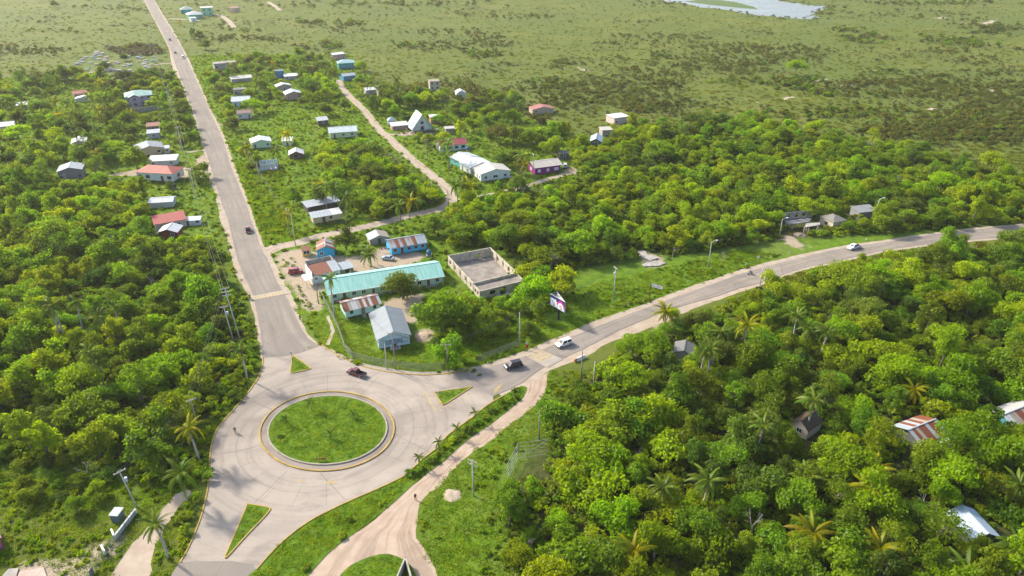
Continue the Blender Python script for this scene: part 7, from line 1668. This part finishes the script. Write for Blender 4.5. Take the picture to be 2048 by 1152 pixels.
# joined crown+trunk prototypes for the mass
for k in 'abcdefgh':
    for nm in (LI, MI, DA, OL):
        bm = bmesh.new(); bm.from_mesh(TRUNK[k]); nt = len(bm.faces); bm.from_mesh(CROWN[k, nm]); bm.faces.ensure_lookup_table()
        for f in bm.faces[nt:]: f.material_index = 1
        me = bpy.data.meshes.new('mass_tree'); bm.to_mesh(me); bm.free(); me.materials.append(M_BARK); me.materials.append(CROWN[k, nm].materials[0]); proto('mass:' + k + nm, me)
order = [(k, nm) for k in 'abcdefgh' for nm in (LI, MI, DA, OL)]
def mass(name, label, T):
    if len(T): gn_scatter(name, label, [(x, y, 0, rp_.uniform(0, 6.28), s, order.index((k, c))) for x, y, k, c, s in T], ['mass'])
far = vis[N_IND:]; fw = ats([(345, 0), (700, 900)])
mass('distant_woodland', 'lime and green wood behind the highway ruins and village', far + rest0)
print('TREES', len(TREES), 'visible', len(vis), 'mass', len(far) + len(rest0), n1, n2, n3, n4, n5, n6, n7, n8, n9)

# undergrowth in the woods
def fill(polys, spacing, rng, keep=None, roads=.8, feet=.5):
    P = np.concatenate([dart(p, spacing, rng) for p in polys]); P = P[clear_of(P, roads, feet)]
    for z in Z_DIRT[:6]:
        near = inside(P, z); P = P[~near | (rng.uniform(0, 1, len(P)) < .04)]
    return P
HALL_LAWN = ats([(612, 640), (660, 612), (720, 640), (860, 640), (905, 742), (760, 740), (655, 695)])
rng = np.random.default_rng(5)
def rows(P, smin, smax, nv, z=0.0): n = len(P); return np.c_[P, np.full(n, z), rng.uniform(0, 6.28, n), rng.uniform(smin, smax, n), rng.integers(0, nv, n)]
P = fill(Z_FOREST, 2.2, rng)
P = np.array([p for p in P if not blocks_view(p[0], p[1], 1.9, 1.3)])
gn_scatter('undergrowth', 'dense mixed undergrowth filling the woods', rows(P, .9, 2.3, 12), ['bush_mid', 'bush_lime', 'bush_mid'])
# lush weeds and low bushes of the village and verges
P = fill([Z_LUSH[0], Z_LUSH[1], Z_LUSH[2], Z_LUSH[3]], 2.6, rng, roads=.6, feet=.4); nz = np.array([mnoise.noise(Vector((p[0] * .05, p[1] * .05, 1.7))) for p in P]); u = rng.uniform(-.35, .35, len(P))
Pb = P[(nz + u > .50) & ~inside(P, HALL_LAWN)]; Pb = np.array([p for p in Pb if not blocks_view(p[0], p[1], 1.2, 1.0)]); gn_scatter('village_bushes', 'low bushes spread between the houses and along the verges', rows(Pb, .5, 1.35, 16), ['bush_mid', 'bush_lime', 'bush_dark', 'bush_olive'])
lawn = [ats(q) for q in ([(610, 640), (700, 600), (1060, 600), (1480, 500), (1560, 510), (1060, 705), (900, 745), (700, 725), (650, 695)], [(470, 320), (560, 340), (600, 480), (530, 490)], [(830, 1010), (1090, 745), (1180, 740), (1120, 880), (1020, 990), (1120, 1250), (880, 1250)], [(380, 1010), (415, 900), (490, 800), (520, 700), (500, 690), (440, 800), (380, 920), (250, 1000), (160, 1200), (330, 1200), (375, 1100)], [(0, 960), (240, 950), (200, 1200), (-60, 1200)])]
P = fill(lawn, .95, rng, roads=0, feet=.2); nz = np.array([mnoise.noise(Vector((p[0] * .09, p[1] * .09, 4.7))) for p in P]); u = rng.uniform(-.4, .4, len(P)); sel = (nz + u > .18) & ~inside(P, HALL_LAWN)
gn_scatter('lawn_weeds', 'rough weeds and tall grass on the lawns', rows(P[sel], .6, 1.3, 4), ['weed']); gn_scatter('lawn_grass', 'short bright grass on the lawns and verges', rows(P[~sel], .7, 1.3, 4), ['grass'])
def bed_grass(poly, z, sp, nm, lb, smin=.5, smax=.9):
    P = dart(poly, sp, rng); P = P[edge_dist(P, poly) > .55]; gn_scatter(nm, lb, rows(P, smin, smax, 4, z), ['grass'])
for poly, z, lb in ((BED_R, .3, 'cropped grass covering the roundabout lawn'), (BED_N, .2, 'cropped grass on the northern island'), (BED_E, .2, 'cropped grass on the eastern island'), (BED_S, .2, 'cropped grass on the long southern island'), (ISD, .06, 'grass on the island in the pink dirt road')): bed_grass(poly, z, .75, 'island_grass', lb)
bed_grass(VERGE_W, .09, .8, 'verge_grass', 'grass on the green strip beside the roundabout', .6, 1.2)
P = fill([Z_LUSH[0], Z_LUSH[1]], 1.9, rng, roads=.4, feet=.3); P = P[~inside(P, HALL_LAWN)]; gn_scatter('village_grass', 'bright grass between the village houses', rows(P, .9, 1.9, 8), ['grass', 'weed'])
# far marsh and savanna
N = 90000; a = rng.uniform(0, 1, N); Y = 200 / (1 - a * (1 - 200 / 1500.0)); X = rng.uniform(-.95, .95, N) * (Y + 60); P = np.c_[X, Y]
inz = np.zeros(len(P), bool)
for z in Z_LUSH + Z_FOREST: inz |= inside(P, z)
P = P[~inz]; P = P[clear_of(P, 1.0, .5)]; P = P[~inside(P, LAKE)]; P = P[~inside(P, [p[:2] for p in ats(CEM)])]
for z in Z_DIRT: P = P[~inside(P, z)]
SCRUBLAND = ats([(1050, 150), (1250, 60), (1500, 55), (1700, 110), (2100, 190), (2100, 330), (1700, 262), (1450, 235), (1100, 232)])
n1_ = np.array([mnoise.fractal(Vector((p[0] * .008, p[1] * .014, 2.2)), 1.0, 2.0, 4) for p in P]); n2_ = np.array([mnoise.noise(Vector((p[0] * .05, p[1] * .07, 8.2))) for p in P])
east = np.clip((P[:, 0] + 120) / 400, 0, 1); dn = n1_ * 1.9 + n2_ * .75 + .12 * east - .06 + .42 * inside(P, SCRUBLAND) + rng.normal(0, .12, len(P))
Pt = P[dn > .66]; Ps = P[(dn > .2) & (dn <= .66)]; Pg = P[(dn <= .2)]; Pg = Pg[rng.uniform(0, 1, len(Pg)) < .55]
gn_scatter('field_thickets', 'dark scrub thickets scattered over the far savanna', rows(Pt, .8, 2.1, 12), ['bush_scrub', 'bush_olive', 'bush_scrub']); gn_scatter('field_scrub', 'low olive scrub over the far savanna', rows(Ps, .45, 1.0, 12), ['bush_scrub', 'bush_olive', 'bush_dry']); gn_scatter('field_grass', 'tussock grass over the far savanna', rows(Pg, .6, 1.4, 4), ['fieldgrass'])
# named thickets of the plain
TH = []
for px, py, w, h, n, k in ((1590, 168, 60, 14, 60, 1.3), (1650, 185, 60, 12, 40, 1.0), (1320, 112, 40, 10, 24, 1.0), (1720, 78, 60, 10, 40, 1.5), (1690, 60, 50, 8, 24, 1.2), (1890, 82, 70, 10, 40, 1.4), (645, 92, 55, 8, 34, 1.3), (700, 48, 50, 6, 26, 1.4), (620, 46, 40, 6, 22, 1.3), (820, 90, 50, 8, 26, 1.1), (970, 110, 50, 10, 36, 1.2), (1240, 118, 50, 10, 20, .9), (1980, 60, 60, 14, 40, 1.6), (1960, 90, 60, 10, 24, 1.3), (1540, 120, 80, 10, 30, .9), (1750, 145, 60, 8, 26, 1.0), (1480, 160, 70, 10, 30, .9), (780, 8, 260, 9, 90, 1.6), (1900, 6, 200, 6, 60, 1.6), (1640, 18, 60, 5, 24, 1.3), (1760, 190, 60, 8, 24, .9), (1900, 240, 160, 20, 70, .9), (1690, 225, 200, 14, 90, .9), (1120, 165, 90, 14, 40, .9), (480, 60, 40, 6, 14, 1.0), (560, 80, 60, 8, 16, .9), (190, 15, 60, 5, 14, 1.1), (270, 20, 60, 7, 24, 1.2), (130, 62, 80, 6, 24, .9), (60, 140, 80, 8, 16, .8)):
    for _ in range(n):
        p = at(px + rng.normal(0, w * .42), max(-6, py + rng.normal(0, h * .45))); TH.append((p.x, p.y, 0, rng.uniform(0, 6.28), k * rng.uniform(.9, 2.4), rng.integers(0, 16)))
TH = np.array(TH); TH = TH[clear_of(TH[:, :2], 2, 1)]; TH = TH[~inside(TH[:, :2], LAKE)]
gn_scatter('savanna_thickets', 'clumped bushes and small trees standing out on the far savanna', TH, ['bush_olive', 'bush_dark', 'bush_mid', 'bush_scrub'])
RE = np.array([p[:2] for p in densify(LAKE + LAKE[:1], 3.5)]); RE = RE + rng.normal(0, 3.2, RE.shape)
gn_scatter('shore_reeds', 'ragged reeds along the shore of the far lake', rows(RE, .8, 2.0, 8), ['fieldgrass', 'bush_scrub'])
# the grey brown thicket by the far road
P = dart(ats([(225, 95), (300, 92), (330, 105), (300, 112), (240, 110), (215, 100)]), 4.6, rng); gn_scatter('dry_thicket', 'grey brown leafless thicket beside the far road', rows(P, 1.8, 3.8, 12), ['bush_dry', 'bush_dry', 'bush_scrub'])
# ------------------------------------------------------------------ humid afternoon air
m = MB(); t = NT('haze_air'); v = t.node('ShaderNodeVolumePrincipled')
v.inputs['Color'].default_value = (1.0, .96, .88, 1); v.inputs['Density'].default_value = .00007; v.inputs['Anisotropy'].default_value = .25
t.l.new(v.outputs[0], t.out.inputs['Volume'])
m.box(GX[0] - 40, GY[0] - 40, -1.0, GX[-1] + 40, GY[-1] + 40, 112.0, t.mat)
o = m.build('haze'); o['kind'] = 'stuff'; o['label'] = 'thin warm haze over the whole plain'
